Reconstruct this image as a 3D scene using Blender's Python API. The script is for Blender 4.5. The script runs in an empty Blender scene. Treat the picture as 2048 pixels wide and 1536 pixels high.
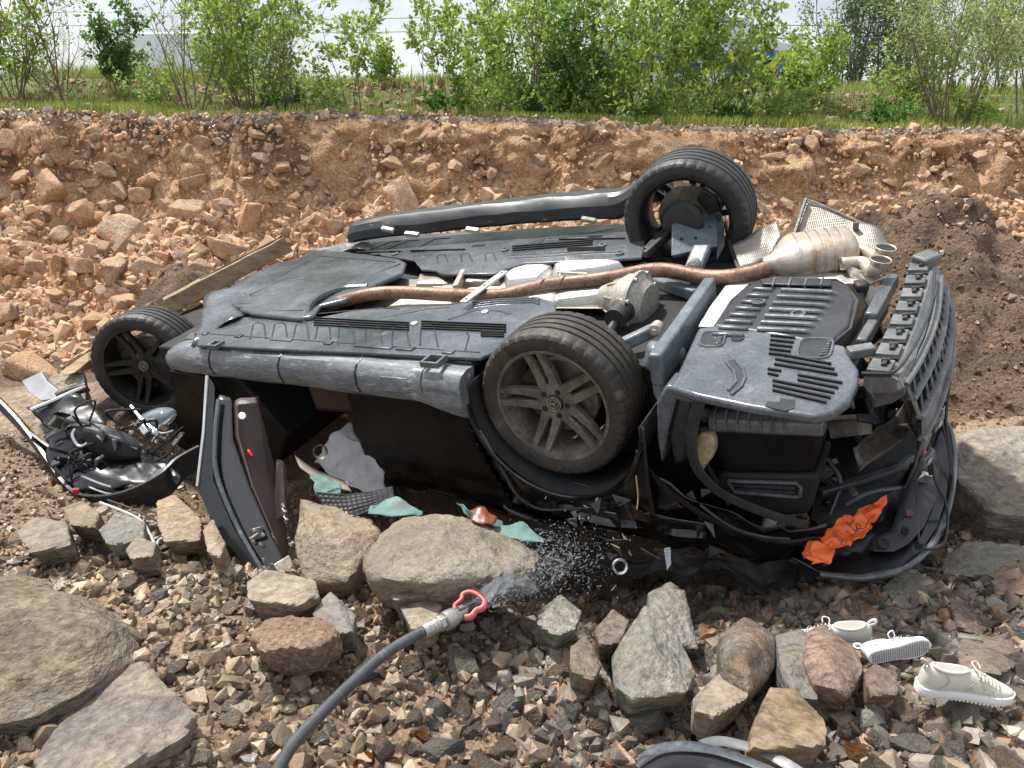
import bpy, bmesh, math, random
import numpy as np
from mathutils import Vector, Matrix, Euler

SC = bpy.context.scene
COL = SC.collection
rnd = random.Random(7)
RNG = np.random.default_rng(11)

# ------------------------------------------------------------------ camera
F_PX, HORIZON = 1538.0, 230.0            # focal length and horizon row of the 2048 x 1536 photograph
PITCH = math.atan((768 - HORIZON) / F_PX)
CAM = np.array([0.0, 0.0, 1.75])
cam_d = bpy.data.cameras.new('camera'); cam_o = bpy.data.objects.new('camera', cam_d); COL.objects.link(cam_o)
cam_d.sensor_width = 36.0; cam_d.lens = 36.0 * F_PX / 2048.0
cam_d.clip_start = 0.05; cam_d.clip_end = 6000
cam_o.location = CAM.tolist(); cam_o.rotation_euler = (math.pi / 2 - PITCH, 0, 0)
SC.camera = cam_o

# ------------------------------------------------------------------ sky and sun
SUN_EL, SUN_AZ = math.radians(61), math.radians(-48)    # azimuth from +Y (away from camera), negative = left
w = bpy.data.worlds.new('World'); SC.world = w; w.use_nodes = True
nt = w.node_tree; nt.nodes.clear()
out = nt.nodes.new('ShaderNodeOutputWorld'); bg = nt.nodes.new('ShaderNodeBackground')
sky = nt.nodes.new('ShaderNodeTexSky'); sky.sky_type = 'NISHITA'; sky.sun_disc = False
sky.sun_elevation = SUN_EL; sky.sun_rotation = SUN_AZ; sky.dust_density = 2.0; sky.air_density = 1.0
tc = nt.nodes.new('ShaderNodeTexCoord'); mp = nt.nodes.new('ShaderNodeMapping'); mp.inputs['Scale'].default_value = (1.0, 1.0, 2.6)
mp.inputs['Location'].default_value = (0.35, 0.2, 0.1)
nz = nt.nodes.new('ShaderNodeTexNoise'); nz.inputs['Scale'].default_value = 2.2; nz.inputs['Detail'].default_value = 7; nz.inputs['Roughness'].default_value = 0.55
rp = nt.nodes.new('ShaderNodeValToRGB'); rp.color_ramp.elements[0].position = 0.38; rp.color_ramp.elements[1].position = 0.66
rp.color_ramp.elements[0].color = (0.25, 0.25, 0.25, 1); rp.color_ramp.elements[1].color = (0.92, 0.92, 0.92, 1)
mx = nt.nodes.new('ShaderNodeMixRGB'); mx.inputs['Color2'].default_value = (11.6, 12.0, 12.6, 1)
for a, b in ((tc.outputs['Generated'], mp.inputs['Vector']), (mp.outputs['Vector'], nz.inputs['Vector']), (nz.outputs['Fac'], rp.inputs['Fac']),
             (rp.outputs['Color'], mx.inputs['Fac']), (sky.outputs['Color'], mx.inputs['Color1']), (mx.outputs['Color'], bg.inputs['Color']), (bg.outputs['Background'], out.inputs['Surface'])):
    nt.links.new(a, b)
bg.inputs['Strength'].default_value = 0.082
sd = bpy.data.lights.new('sun', 'SUN'); so = bpy.data.objects.new('sun', sd); COL.objects.link(so)
sd.energy = 4.3; sd.angle = math.radians(3.5); sd.color = (1.0, 0.96, 0.9)
sun_dir = Vector((math.sin(SUN_AZ) * math.cos(SUN_EL), math.cos(SUN_AZ) * math.cos(SUN_EL), math.sin(SUN_EL)))
so.rotation_euler = sun_dir.to_track_quat('Z', 'Y').to_euler(); so.location = (-6, 2, 9)
vs = SC.view_settings; vs.view_transform = 'Standard'; vs.look = 'None'; vs.exposure = 0.55; vs.gamma = 1.0
try: vs.use_curve_mapping = False
except Exception: pass

# ------------------------------------------------------------------ numeric helpers
FW = np.array([0, math.cos(PITCH), -math.sin(PITCH)]); RT = np.array([1.0, 0, 0]); UP = np.array([0, math.sin(PITCH), math.cos(PITCH)])
def ray(px, py): return FW + RT * ((px - 1024) / F_PX) + UP * ((768 - py) / F_PX)
def at_depth(px, py, d): return CAM + ray(px, py) * d
def at_y(px, py, y): r = ray(px, py); return CAM + r * (y / r[1])
def at_z(px, py, z): r = ray(px, py); return CAM + r * ((z - CAM[2]) / r[2])

def _h(ix, iy, iz, s):
    n = (ix.astype(np.int64) * 374761393 + iy.astype(np.int64) * 668265263 + iz.astype(np.int64) * 1274126177 + s * 974634777) & 0xFFFFFFFF
    n = ((n ^ (n >> 13)) * 1274126177) & 0xFFFFFFFF
    return ((n ^ (n >> 16)) & 0xFFFF) / 32767.5 - 1.0
def vnoise(p, s=0):
    p = np.asarray(p, float); i = np.floor(p).astype(np.int64); f = p - i; f = f * f * (3 - 2 * f); r = 0
    for dx in (0, 1):
        for dy in (0, 1):
            for dz in (0, 1):
                wt = (f[..., 0] if dx else 1 - f[..., 0]) * (f[..., 1] if dy else 1 - f[..., 1]) * (f[..., 2] if dz else 1 - f[..., 2])
                r = r + wt * _h(i[..., 0] + dx, i[..., 1] + dy, i[..., 2] + dz, s)
    return r
def fbm(p, o=4, s=0, g=0.5):
    p = np.asarray(p, float); r = 0; a = 1.0
    for k in range(o): r = r + a * vnoise(p, s + k * 17); p = p * 2.03 + 3.1; a *= g
    return r
def smooth(a, b, x): t = np.clip((x - a) / (b - a), 0, 1); return t * t * (3 - 2 * t)

# ------------------------------------------------------------------ mesh builder
class MB:
    def __init__(s): s.v = []; s.f = []
    def add(s, vs, fs):
        o = len(s.v); s.v += [tuple(map(float, p)) for p in vs]; s.f += [tuple(i + o for i in f) for f in fs]; return s
    def box(s, c, size, R=None, taper=1.0):
        c = np.asarray(c, float); hx, hy, hz = [q / 2 for q in size]
        P = [(-hx, -hy, -hz), (hx, -hy, -hz), (hx, hy, -hz), (-hx, hy, -hz), (-hx * taper, -hy * taper, hz), (hx * taper, -hy * taper, hz), (hx * taper, hy * taper, hz), (-hx * taper, hy * taper, hz)]
        P = np.array(P); P = P @ np.array(R).T if R is not None else P
        return s.add(P + c, [(3, 2, 1, 0), (4, 5, 6, 7), (0, 1, 5, 4), (1, 2, 6, 5), (2, 3, 7, 6), (3, 0, 4, 7)])
    def bar(s, a, b, wd, th, up=(0, 0, 1)):                     # straight bar of rectangular section from a to b
        a = np.asarray(a, float); b = np.asarray(b, float); d = b - a; L = np.linalg.norm(d); x = d / L
        y = np.cross(up, x); y /= np.linalg.norm(y) + 1e-9; z = np.cross(x, y)
        return s.box((a + b) / 2, (L, wd, th), np.stack([x, y, z], 1))
    def tube(s, pts, r, n=10, cap=True, flat=1.0):
        P = np.asarray(pts, float); m = len(P); rr = np.full(m, r) if np.isscalar(r) else np.asarray(r, float)
        T = np.gradient(P, axis=0); T /= np.linalg.norm(T, axis=1)[:, None] + 1e-12
        ref = np.array([0, 0, 1.0]) if abs(T[0][2]) < 0.9 else np.array([1.0, 0, 0]); V = []
        N = np.cross(T[0], ref); N /= np.linalg.norm(N)
        for i in range(m):
            N = N - T[i] * (N @ T[i]); N /= np.linalg.norm(N) + 1e-12; B = np.cross(T[i], N)
            for k in range(n):
                a = 2 * math.pi * k / n; V.append(P[i] + (N * math.cos(a) + B * math.sin(a) * flat) * rr[i])
        Fs = [(i * n + k, i * n + (k + 1) % n, (i + 1) * n + (k + 1) % n, (i + 1) * n + k) for i in range(m - 1) for k in range(n)]
        if cap: Fs += [tuple(range(n - 1, -1, -1)), tuple((m - 1) * n + k for k in range(n))]
        return s.add(V, Fs)
    def lathe(s, prof, n=32, O=(0, 0, 0), ax=(0, 0, 1), xr=None, closed=False):      # prof: (radius, height along axis)
        ax = np.asarray(ax, float); ax /= np.linalg.norm(ax)
        x = np.asarray(xr if xr is not None else ((1, 0, 0) if abs(ax[0]) < 0.9 else (0, 1, 0)), float); x = x - ax * (x @ ax); x /= np.linalg.norm(x); y = np.cross(ax, x)
        m = len(prof); V = []
        for (r, h) in prof:
            for k in range(n):
                a = 2 * math.pi * k / n; V.append(np.asarray(O) + ax * h + (x * math.cos(a) + y * math.sin(a)) * r)
        rng = range(m if closed else m - 1)
        Fs = [(i * n + k, i * n + (k + 1) % n, ((i + 1) % m) * n + (k + 1) % n, ((i + 1) % m) * n + k) for i in rng for k in range(n)]
        if not closed: Fs += [tuple(range(n - 1, -1, -1)), tuple((m - 1) * n + k for k in range(n))]
        return s.add(V, Fs)
    def prism(s, poly, vec):                                     # polygon (3-D points) extruded by vec
        P = np.asarray(poly, float); n = len(P); Q = P + np.asarray(vec, float)
        return s.add(np.vstack([P, Q]), [tuple(range(n - 1, -1, -1)), tuple(range(n, 2 * n))] + [(i, (i + 1) % n, (i + 1) % n + n, i + n) for i in range(n)])
    def loft(s, secs, cap=True, closed=True):                    # equal-length rings of points
        m = len(secs); n = len(secs[0]); V = [p for q in secs for p in q]; kk = n if closed else n - 1
        Fs = [(i * n + k, i * n + (k + 1) % n, (i + 1) * n + (k + 1) % n, (i + 1) * n + k) for i in range(m - 1) for k in range(kk)]
        if cap and closed: Fs += [tuple(range(n - 1, -1, -1)), tuple((m - 1) * n + k for k in range(n))]
        return s.add(V, Fs)
    def grid(s, P, keep=None):                                   # P: (n, m, 3)
        P = np.asarray(P, float); n, m = P.shape[:2]
        return s.add(P.reshape(-1, 3), [(i * m + j, i * m + j + 1, (i + 1) * m + j + 1, (i + 1) * m + j) for i in range(n - 1) for j in range(m - 1) if keep is None or keep[i, j]])
    def build(s, name, mat, parent=None, sm=35, bevel=0, solid=0, sub=0, seg=2, jit=0):
        V = s.v
        if jit:
            A = np.array(V); A = A + jit * np.stack([vnoise(A * 9, 3), vnoise(A * 9, 5), vnoise(A * 9, 8)], 1); V = A.tolist()
        me = bpy.data.meshes.new(name); me.from_pydata(V, [], s.f); me.update()
        bm = bmesh.new(); bm.from_mesh(me); bmesh.ops.recalc_face_normals(bm, faces=bm.faces); bm.to_mesh(me); bm.free()
        if sm: me.shade_smooth(); me.set_sharp_from_angle(angle=math.radians(sm))
        return link(name, me, mat, parent, bevel, solid, sub, seg)

def link(name, me, mat, parent=None, bevel=0, solid=0, sub=0, seg=2):
    o = bpy.data.objects.new(name, me); COL.objects.link(o)
    if mat is not None: me.materials.append(mat) if len(me.materials) == 0 else None
    if parent is not None: o.parent = parent
    if solid: md = o.modifiers.new('Solid', 'SOLIDIFY'); md.thickness = solid; md.offset = 0
    if sub: md = o.modifiers.new('Sub', 'SUBSURF'); md.levels = md.render_levels = sub
    if bevel: md = o.modifiers.new('Bev', 'BEVEL'); md.width = bevel; md.segments = seg; md.limit_method = 'ANGLE'; md.angle_limit = math.radians(35)
    return o
def tag(o, label=None, cat=None, group=None, kind=None):
    if label: o['label'] = label
    if cat: o['category'] = cat
    if group: o['group'] = group
    if kind: o['kind'] = kind
    return o
def empty(name, loc=(0, 0, 0), M=None):
    o = bpy.data.objects.new(name, None); COL.objects.link(o); o.empty_display_size = 0.1
    if M is not None: o.matrix_world = M
    else: o.location = loc
    return o
def np_mesh(name, V, F, mat, parent=None, col=None, sm=0, flat=True):                # quick mesh from numpy arrays (all faces same size)
    V = np.asarray(V, np.float32); F = np.asarray(F, np.int32); k = F.shape[1]
    me = bpy.data.meshes.new(name); me.vertices.add(len(V)); me.vertices.foreach_set('co', V.ravel())
    me.loops.add(F.size); me.loops.foreach_set('vertex_index', F.ravel())
    me.polygons.add(len(F)); me.polygons.foreach_set('loop_start', np.arange(0, F.size, k, dtype=np.int32))
    me.polygons.foreach_set('use_smooth', np.full(len(F), not flat))
    me.update(calc_edges=True)
    if not flat and sm: me.set_sharp_from_angle(angle=math.radians(sm))
    if col is not None:
        c = me.color_attributes.new('tint', 'FLOAT_COLOR', 'POINT'); c.data.foreach_set('color', np.asarray(col, np.float32).ravel())
    return link(name, me, mat, parent)
def rotmat(rx, ry, rz): return np.array(Euler((rx, ry, rz)).to_matrix())

# ------------------------------------------------------------------ materials
def material(name, stops, scale=6, detail=5, rough=(0.5, 0.5), metal=0.0, bump=0.0, bscale=None, bdist=0.02, layer=None, layer2=None, dust=None, rand=0.0, tint=False, coat=0.0, coords='Object', trans=0.0, stretch=None, spec=0.5, fine=None, transl=None, sat=(0.55, 1.35)):
    """noise-driven colour ramp; layer/layer2 = (colour, scale, lo, hi) patches; dust = (colour, amount) settles on upward faces"""
    m = bpy.data.materials.new(name); m.use_nodes = True; nt = m.node_tree; N = nt.nodes; L = nt.links
    b = N['Principled BSDF']; tc = N.new('ShaderNodeTexCoord'); vec = tc.outputs[coords]
    if coords == 'World': pass
    oi = None
    if rand or coords == 'Object' and rand is not False:
        oi = N.new('ShaderNodeObjectInfo'); ad = N.new('ShaderNodeVectorMath'); ad.operation = 'ADD'
        sc = N.new('ShaderNodeVectorMath'); sc.operation = 'SCALE'; sc.inputs[0].default_value = (17.0, 31.0, 23.0)
        if rand: L.new(oi.outputs['Random'], sc.inputs['Scale'])
        else: sc.inputs['Scale'].default_value = 0
        L.new(vec, ad.inputs[0]); L.new(sc.outputs[0], ad.inputs[1]); vec = ad.outputs[0]
    if stretch:
        mp = N.new('ShaderNodeMapping'); mp.inputs['Scale'].default_value = stretch; L.new(vec, mp.inputs['Vector']); vec = mp.outputs['Vector']
    def noise(s, d=5, r=0.6):
        n = N.new('ShaderNodeTexNoise'); n.inputs['Scale'].default_value = s; n.inputs['Detail'].default_value = d; n.inputs['Roughness'].default_value = r; L.new(vec, n.inputs['Vector']); return n.outputs['Fac']
    def ramp(src, st):
        r = N.new('ShaderNodeValToRGB'); e = r.color_ramp.elements
        while len(e) < len(st): e.new(0.5)
        for q, (p, c) in zip(e, st): q.position = p; q.color = (*c, 1) if len(c) == 3 else c
        L.new(src, r.inputs['Fac']); return r.outputs['Color']
    def mixc(f, c1, c2, mode='MIX'):
        x = N.new('ShaderNodeMixRGB'); x.blend_type = mode
        for s_, v in ((0, f), (1, c1), (2, c2)):
            if isinstance(v, (int, float)): x.inputs[s_].default_value = v
            elif isinstance(v, tuple): x.inputs[s_].default_value = (*v, 1)
            else: L.new(v, x.inputs[s_])
        return x.outputs[0]
    n1 = noise(scale, detail); col = ramp(n1, stops) if len(stops) > 1 else None
    if col is None:
        rg = N.new('ShaderNodeRGB'); rg.outputs[0].default_value = (*stops[0][1], 1); col = rg.outputs[0]
    rsrc = n1
    if tint:
        at = N.new('ShaderNodeVertexColor'); at.layer_name = 'tint'; col = mixc(1.0, col, at.outputs['Color'], 'MULTIPLY')
    if rand:
        hv = N.new('ShaderNodeHueSaturation'); mr = N.new('ShaderNodeMapRange'); mr.inputs['To Min'].default_value = 1 - rand; mr.inputs['To Max'].default_value = 1 + rand
        L.new(oi.outputs['Random'], mr.inputs['Value']); L.new(mr.outputs[0], hv.inputs['Value']); L.new(col, hv.inputs['Color'])
        m2 = N.new('ShaderNodeMath'); m2.operation = 'FRACT'; m3 = N.new('ShaderNodeMath'); m3.operation = 'MULTIPLY'; m3.inputs[1].default_value = 7.31
        L.new(oi.outputs['Random'], m3.inputs[0]); L.new(m3.outputs[0], m2.inputs[0]); mr2 = N.new('ShaderNodeMapRange'); mr2.inputs['To Min'].default_value = sat[0]; mr2.inputs['To Max'].default_value = sat[1]
        L.new(m2.outputs[0], mr2.inputs['Value']); L.new(mr2.outputs[0], hv.inputs['Saturation']); col = hv.outputs[0]
    for ly in (layer, layer2):
        if ly:
            k = ramp(noise(ly[1], 6, 0.65), [(ly[2], (0, 0, 0)), (ly[3], (1, 1, 1))]); col = mixc(k, col, ly[0])
    if fine: col = mixc(fine[1], col, ramp(noise(fine[0], 3, 0.7), [(0.36, (0.28, 0.28, 0.28)), (0.64, (1.62, 1.62, 1.62))]), 'MULTIPLY')
    if dust:
        g = N.new('ShaderNodeNewGeometry'); sp = N.new('ShaderNodeSeparateXYZ'); L.new(g.outputs['Normal'], sp.inputs[0])
        mm = N.new('ShaderNodeMath'); mm.operation = 'MULTIPLY'; L.new(sp.outputs['Z'], mm.inputs[0]); L.new(noise(dust[2] if len(dust) > 2 else 9, 6, 0.7), mm.inputs[1])
        k = ramp(mm.outputs[0], [(0.30, (0, 0, 0)), (0.62, (dust[1],) * 3)]); col = mixc(k, col, dust[0])
    L.new(col, b.inputs['Base Color'])
    if rough[0] == rough[1]: b.inputs['Roughness'].default_value = rough[0]
    else:
        mr = N.new('ShaderNodeMapRange'); mr.inputs['From Min'].default_value = 0.3; mr.inputs['From Max'].default_value = 0.7; mr.inputs['To Min'].default_value = rough[0]; mr.inputs['To Max'].default_value = rough[1]
        L.new(noise(scale * 1.7, 4), mr.inputs['Value']); L.new(mr.outputs[0], b.inputs['Roughness'])
    b.inputs['Metallic'].default_value = metal; b.inputs['Coat Weight'].default_value = coat; b.inputs['Coat Roughness'].default_value = 0.08
    b.inputs['Transmission Weight'].default_value = trans; b.inputs['Specular IOR Level'].default_value = spec
    if bump:
        bp = N.new('ShaderNodeBump'); bp.inputs['Strength'].default_value = bump; bp.inputs['Distance'].default_value = bdist
        L.new(noise(bscale or scale * 4, 8, 0.62), bp.inputs['Height']); L.new(bp.outputs['Normal'], b.inputs['Normal'])
    if transl:
        t = N.new('ShaderNodeBsdfTranslucent'); a = N.new('ShaderNodeMixShader'); a.inputs[0].default_value = transl; L.new(col, t.inputs['Color'])
        L.new(b.outputs[0], a.inputs[1]); L.new(t.outputs[0], a.inputs[2]); L.new(a.outputs[0], N['Material Output'].inputs['Surface'])
    return m
# ------------------------------------------------------------------ setting materials
SOIL = [(0.25, (0.11, 0.068, 0.042)), (0.5, (0.25, 0.165, 0.105)), (0.75, (0.39, 0.285, 0.19))]
M_soil = material('soil_rubble', SOIL, scale=1.1, rough=(0.6, 0.95), bump=0.9, bscale=38, bdist=0.03, layer=((0.085, 0.055, 0.04), 1.7, 0.52, 0.66), layer2=((0.40, 0.29, 0.19), 5, 0.58, 0.72), fine=(70, 0.6), rand=False)
M_bank = material('ochre_earth', [(0.25, (0.25, 0.135, 0.072)), (0.45, (0.46, 0.275, 0.145)), (0.6, (0.57, 0.37, 0.21)), (0.8, (0.65, 0.48, 0.32))], scale=2.0, detail=8, rough=(0.85, 1), bump=1.0, bscale=24, bdist=0.05,
                  layer=((0.15, 0.085, 0.05), 3.1, 0.60, 0.72), layer2=((0.55, 0.25, 0.10), 1.3, 0.60, 0.75), fine=(48, 0.55), rand=False)
M_dark = material('dark_clay', [(0.3, (0.075, 0.047, 0.028)), (0.55, (0.165, 0.105, 0.063)), (0.8, (0.26, 0.175, 0.11))], scale=3, detail=8, rough=(0.8, 1), bump=1.0, bscale=26, bdist=0.05, fine=(60, 0.6), rand=False)
M_verge = material('verge_soil', [(0.3, (0.05, 0.06, 0.02)), (0.55, (0.10, 0.12, 0.035)), (0.8, (0.20, 0.17, 0.09))], scale=3, rough=(0.9, 1), bump=0.8, bscale=30, fine=(40, 0.5), rand=False)
OCHRE = [(0.25, (0.31, 0.175, 0.095)), (0.5, (0.51, 0.345, 0.22)), (0.75, (0.63, 0.49, 0.355))]
M_ochre = material('ochre_stone', OCHRE, scale=4.5, rough=(0.75, 0.95), bump=0.9, bscale=16, bdist=0.03, rand=0.18, sat=(0.85, 1.2), layer=((0.50, 0.20, 0.085), 2.3, 0.55, 0.72), fine=(34, 0.5), dust=((0.56, 0.37, 0.21), 0.9, 6))
M_ochre_s = material('ochre_gravel', [(0.3, (0.38, 0.24, 0.145)), (0.7, (0.57, 0.42, 0.285))], scale=9, rough=(0.8, 1), bump=0.5, bscale=40, tint=True, rand=False)
GREY = [(0.22, (0.055, 0.043, 0.034)), (0.45, (0.13, 0.105, 0.08)), (0.62, (0.185, 0.165, 0.13)), (0.8, (0.27, 0.225, 0.17))]
M_wet = material('wet_rock', GREY, scale=3.2, rough=(0.10, 0.42), bump=1.0, bscale=10, bdist=0.05, rand=0.35, layer=((0.20, 0.10, 0.042), 2.2, 0.50, 0.66), layer2=((0.28, 0.205, 0.13), 7, 0.62, 0.76), fine=(34, 0.6), dust=((0.30, 0.21, 0.13), 0.45, 11))
M_grey = material('grey_slate_rock', [(0.25, (0.085, 0.088, 0.078)), (0.5, (0.17, 0.172, 0.15)), (0.75, (0.26, 0.25, 0.215))], scale=3, rough=(0.14, 0.5), bump=1.0, bscale=8, bdist=0.06, rand=0.2, stretch=(1, 1, 2.0), layer=((0.28, 0.18, 0.10), 2.4, 0.58, 0.72), fine=(36, 0.55), dust=((0.36, 0.28, 0.19), 0.4, 8))
M_rust = material('rusty_brown_rock', [(0.25, (0.075, 0.04, 0.022)), (0.5, (0.185, 0.09, 0.042)), (0.78, (0.33, 0.175, 0.08))], scale=3, rough=(0.18, 0.5), bump=1.0, bscale=10, bdist=0.05, rand=0.25, layer=((0.13, 0.11, 0.09), 2, 0.52, 0.68), fine=(34, 0.6))
M_dry = material('dusty_dry_rock', [(0.25, (0.13, 0.092, 0.06)), (0.5, (0.26, 0.20, 0.135)), (0.78, (0.44, 0.35, 0.25))], scale=2.6, rough=(0.6, 0.9), bump=1.0, bscale=7, bdist=0.08, rand=0.2, layer=((0.20, 0.175, 0.14), 2.2, 0.47, 0.64), layer2=((0.13, 0.085, 0.05), 5, 0.57, 0.72), stretch=(1, 1, 2.2), fine=(30, 0.55), dust=((0.48, 0.37, 0.25), 0.35, 7))
M_gravel = material('wet_gravel', [(0.3, (0.10, 0.087, 0.071)), (0.55, (0.20, 0.174, 0.142)), (0.8, (0.35, 0.31, 0.25))], scale=8, rough=(0.12, 0.55), bump=0.4, bscale=40, tint=True, rand=False)

M_crust = material('grey_crust', [(0.3, (0.17, 0.125, 0.08)), (0.5, (0.32, 0.26, 0.19)), (0.75, (0.46, 0.40, 0.32))], scale=9, rough=(0.9, 1), bump=1.0, bscale=40, bdist=0.03, fine=(60, 0.6), rand=False)
# ------------------------------------------------------------------ height field
def lip_y(x): return 8.0 + 0.16 * vnoise(np.stack([x * 0.7, x * 0, x * 0], -1), 5) + 0.08 * vnoise(np.stack([x * 3.1, x * 0, x * 0 + 4], -1), 6)
def lip_z(x): return 1.675 - 0.017 * np.clip(x, -7, 7) + 0.035 * vnoise(np.stack([x * 0.6, x * 0 + 3, x * 0], -1), 9)
def height(x, y):
    x = np.asarray(x, float); y = np.asarray(y, float); x, y = np.broadcast_arrays(x, y)
    q = np.stack([x, y, x * 0], -1); t = lip_y(x) - y; zl = lip_z(x)
    # upper verge: a flat shelf, then a stony slope to a crest, then level ground
    up = zl + 0.02 + 0.38 * smooth(0.9, 3.4, -t) + 0.16 * smooth(3.2, 6.0, -t) - 1.0 * smooth(6.2, 16, -t) + 0.05 * fbm(q * 0.9, 3, 21) * smooth(0.2, 2, -t)
    # cut face, scree and floor
    lo = zl - (zl - 0.86) * smooth(-0.02, 0.62, t) ** 0.8
    sc = 0.86 - 0.50 * np.clip(t - 0.55, 0, 9) - 0.045 * np.clip(t - 0.55, 0, 9) ** 2
    base = 0.02 + 0.035 * fbm(q * 1.3, 4, 31) + 0.012 * fbm(q * 9, 3, 35)
    al = 0.85 * (x + 0.40) - 0.52 * (y - 4.05); ac = 0.52 * (x + 0.40) + 0.85 * (y - 4.05)
    base = base - 0.62 * np.exp(-((al / 1.95) ** 4 + (ac / 1.0) ** 4)) + 0.12 * smooth(2.85, 2.4, y) * smooth(0.5, 1.2, x)
    base = base - 0.13 * np.exp(-(((x + 1.7) / 0.7) ** 2 + ((y - 3.65) / 0.5) ** 2)) + 0.12 * smooth(2.2, 3.2, x) + 0.10 * smooth(-0.3, -1.3, x) * smooth(2.9, 2.2, y)
    face = np.where(t < 0.58, np.maximum(lo, 0.84), sc)
    lump = 0.09 * fbm(q * 2.4 + 3, 4, 41) + 0.05 * fbm(np.stack([x * 9, y * 9, face * 9], -1), 3, 45)
    face = face + lump * smooth(0.02, 0.35, t)
    # dark clay heaps slipped down on the right and behind the plank
    mound = 0.95 * np.exp(-(((x - 3.15) / 1.3) ** 2 + ((y - 6.1) / 0.85) ** 2)) + 0.55 * np.exp(-(((x - 3.6) / 1.1) ** 2 + ((y - 5.0) / 0.75) ** 2)) + 0.4 * np.exp(-(((x - 1.9) / 0.9) ** 2 + ((y - 5.75) / 0.55) ** 2))
    mound = mound + 0.52 * np.exp(-(((x + 2.6) / 0.55) ** 2 + ((y - 6.0) / 0.45) ** 2)) + 0.5 * np.exp(-(((x + 1.1) / 1.0) ** 2 + ((y - 6.3) / 0.4) ** 2))
    mound = mound * (1 + 0.16 * fbm(q * 2.6, 4, 51)) + (0.05 * fbm(q * 6, 4, 57) + 0.05 * np.abs(fbm(q * 3.5, 3, 58))) * smooth(0.05, 0.3, mound)
    low = np.maximum(base, 0) * 0 + base
    k = 0.12; hh = np.clip(0.5 + 0.5 * (face - low) / k, 0, 1); res = low + (face - low) * hh + k * hh * (1 - hh)
    mound = mound - 1.2 * smooth(0.16, 0.02, mound); hm = np.clip(0.5 + 0.5 * (mound + 0.0 - res) / 0.15, 0, 1); res = res + (mound - res) * hm + 0.15 * hm * (1 - hm)
    return np.where(t < 0, up, np.minimum(res, zl + 0.03))
def mound_mask(x, y):
    q = np.stack([x, y, x * 0], -1)
    m = np.maximum.reduce([np.exp(-(((x - 3.15) / 1.25) ** 2 + ((y - 5.9) / 1.0) ** 2)) * 1.12, np.exp(-(((x - 3.5) / 1.35) ** 2 + ((y - 4.9) / 0.95) ** 2)), np.exp(-(((x - 1.9) / 1.0) ** 2 + ((y - 5.75) / 0.55) ** 2)),
                           np.exp(-(((x + 2.55) / 0.65) ** 2 + ((y - 5.9) / 0.55) ** 2)), np.exp(-(((x + 1.1) / 1.1) ** 2 + ((y - 6.2) / 0.42) ** 2)), 0.9 * np.exp(-(((x + 3.4) / 0.7) ** 2 + ((y - 5.2) / 0.3) ** 2))])
    return m + 0.12 * fbm(q * 3, 3, 61) > 0.40
GX = np.arange(-8, 8, 0.025); GY = np.arange(0.4, 12, 0.025); GZ = height(*np.meshgrid(GX, GY))
def hfast(x, y):
    i = np.clip((np.asarray(x) + 8) / 0.025, 0, len(GX) - 2); j = np.clip((np.asarray(y) - 0.4) / 0.025, 0, len(GY) - 2); a = i.astype(int); b = j.astype(int); f = i - a; g = j - b
    return (GZ[b, a] * (1 - f) + GZ[b, a + 1] * f) * (1 - g) + (GZ[b + 1, a] * (1 - f) + GZ[b + 1, a + 1] * f) * g
def hz(x, y): return float(hfast(np.array([x]), np.array([y]))[0])
def ground_at(px, py):
    r = ray(px, py); r = r / np.linalg.norm(r); ts = np.linspace(1.2, 14, 900); P = CAM + ts[:, None] * r; d = P[:, 2] - hfast(P[:, 0], P[:, 1]); k = int(np.argmax(d < 0))
    return P[k] if d.min() < 0 else P[-1]

def terrain(name, xs, ys, mats, chooser=None, warp=False):
    X, Y = np.meshgrid(xs, ys); Z = height(X, Y)
    if warp:                                                    # undercut the crust and roughen the face sideways
        q = np.stack([X, Y, Z], -1); a = smooth(0.9, 1.3, Z) * smooth(0.0, 0.12, lip_y(X) - Y)
        Y = Y + a * (0.13 * fbm(q * 3.2, 4, 71) + 0.06 * fbm(q * 9, 3, 75)); X = X + a * 0.05 * fbm(q * 4, 3, 77)
    n, m = X.shape; V = np.stack([X, Y, Z], -1).reshape(-1, 3); I = np.arange(n * m).reshape(n, m)
    Fc = np.stack([I[:-1, :-1], I[:-1, 1:], I[1:, 1:], I[1:, :-1]], -1).reshape(-1, 4)
    o = np_mesh(name, V, Fc, mats[0], flat=False); tag(o, kind='structure')
    for q in mats[1:]: o.data.materials.append(q)
    if chooser is not None:
        c = V[Fc].mean(1); o.data.polygons.foreach_set('material_index', chooser(c).astype(np.int32))
    return o
ground = terrain('ground', np.concatenate([np.linspace(-14, -4.6, 40), np.arange(-4.55, 4.55, 0.028), np.linspace(4.6, 14, 40)]), np.concatenate([np.linspace(-6, 0.6, 14), np.arange(0.7, 5.7, 0.028)]), [M_soil, M_dark], lambda c: mound_mask(c[:, 0], c[:, 1]))
bank = terrain('earth_bank', np.concatenate([np.linspace(-14, -6.1, 30), np.arange(-6.05, 6.05, 0.032), np.linspace(6.1, 14, 30)]), np.arange(5.672, 7.82, 0.026).tolist() + np.arange(7.83, 8.32, 0.013).tolist(), [M_bank, M_dark, M_crust],
               lambda c: np.where(c[:, 1] > lip_y(c[:, 0]) - 0.03, 2, np.where(mound_mask(c[:, 0], c[:, 1]), 1, 0)), warp=True)
verge = terrain('verge', np.concatenate([np.linspace(-400, -14, 30), np.linspace(-13.5, 13.5, 220), np.linspace(14, 400, 30)]), np.concatenate([np.arange(8.30, 15, 0.1), np.geomspace(15.2, 3000, 50)]), [M_verge])

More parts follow.
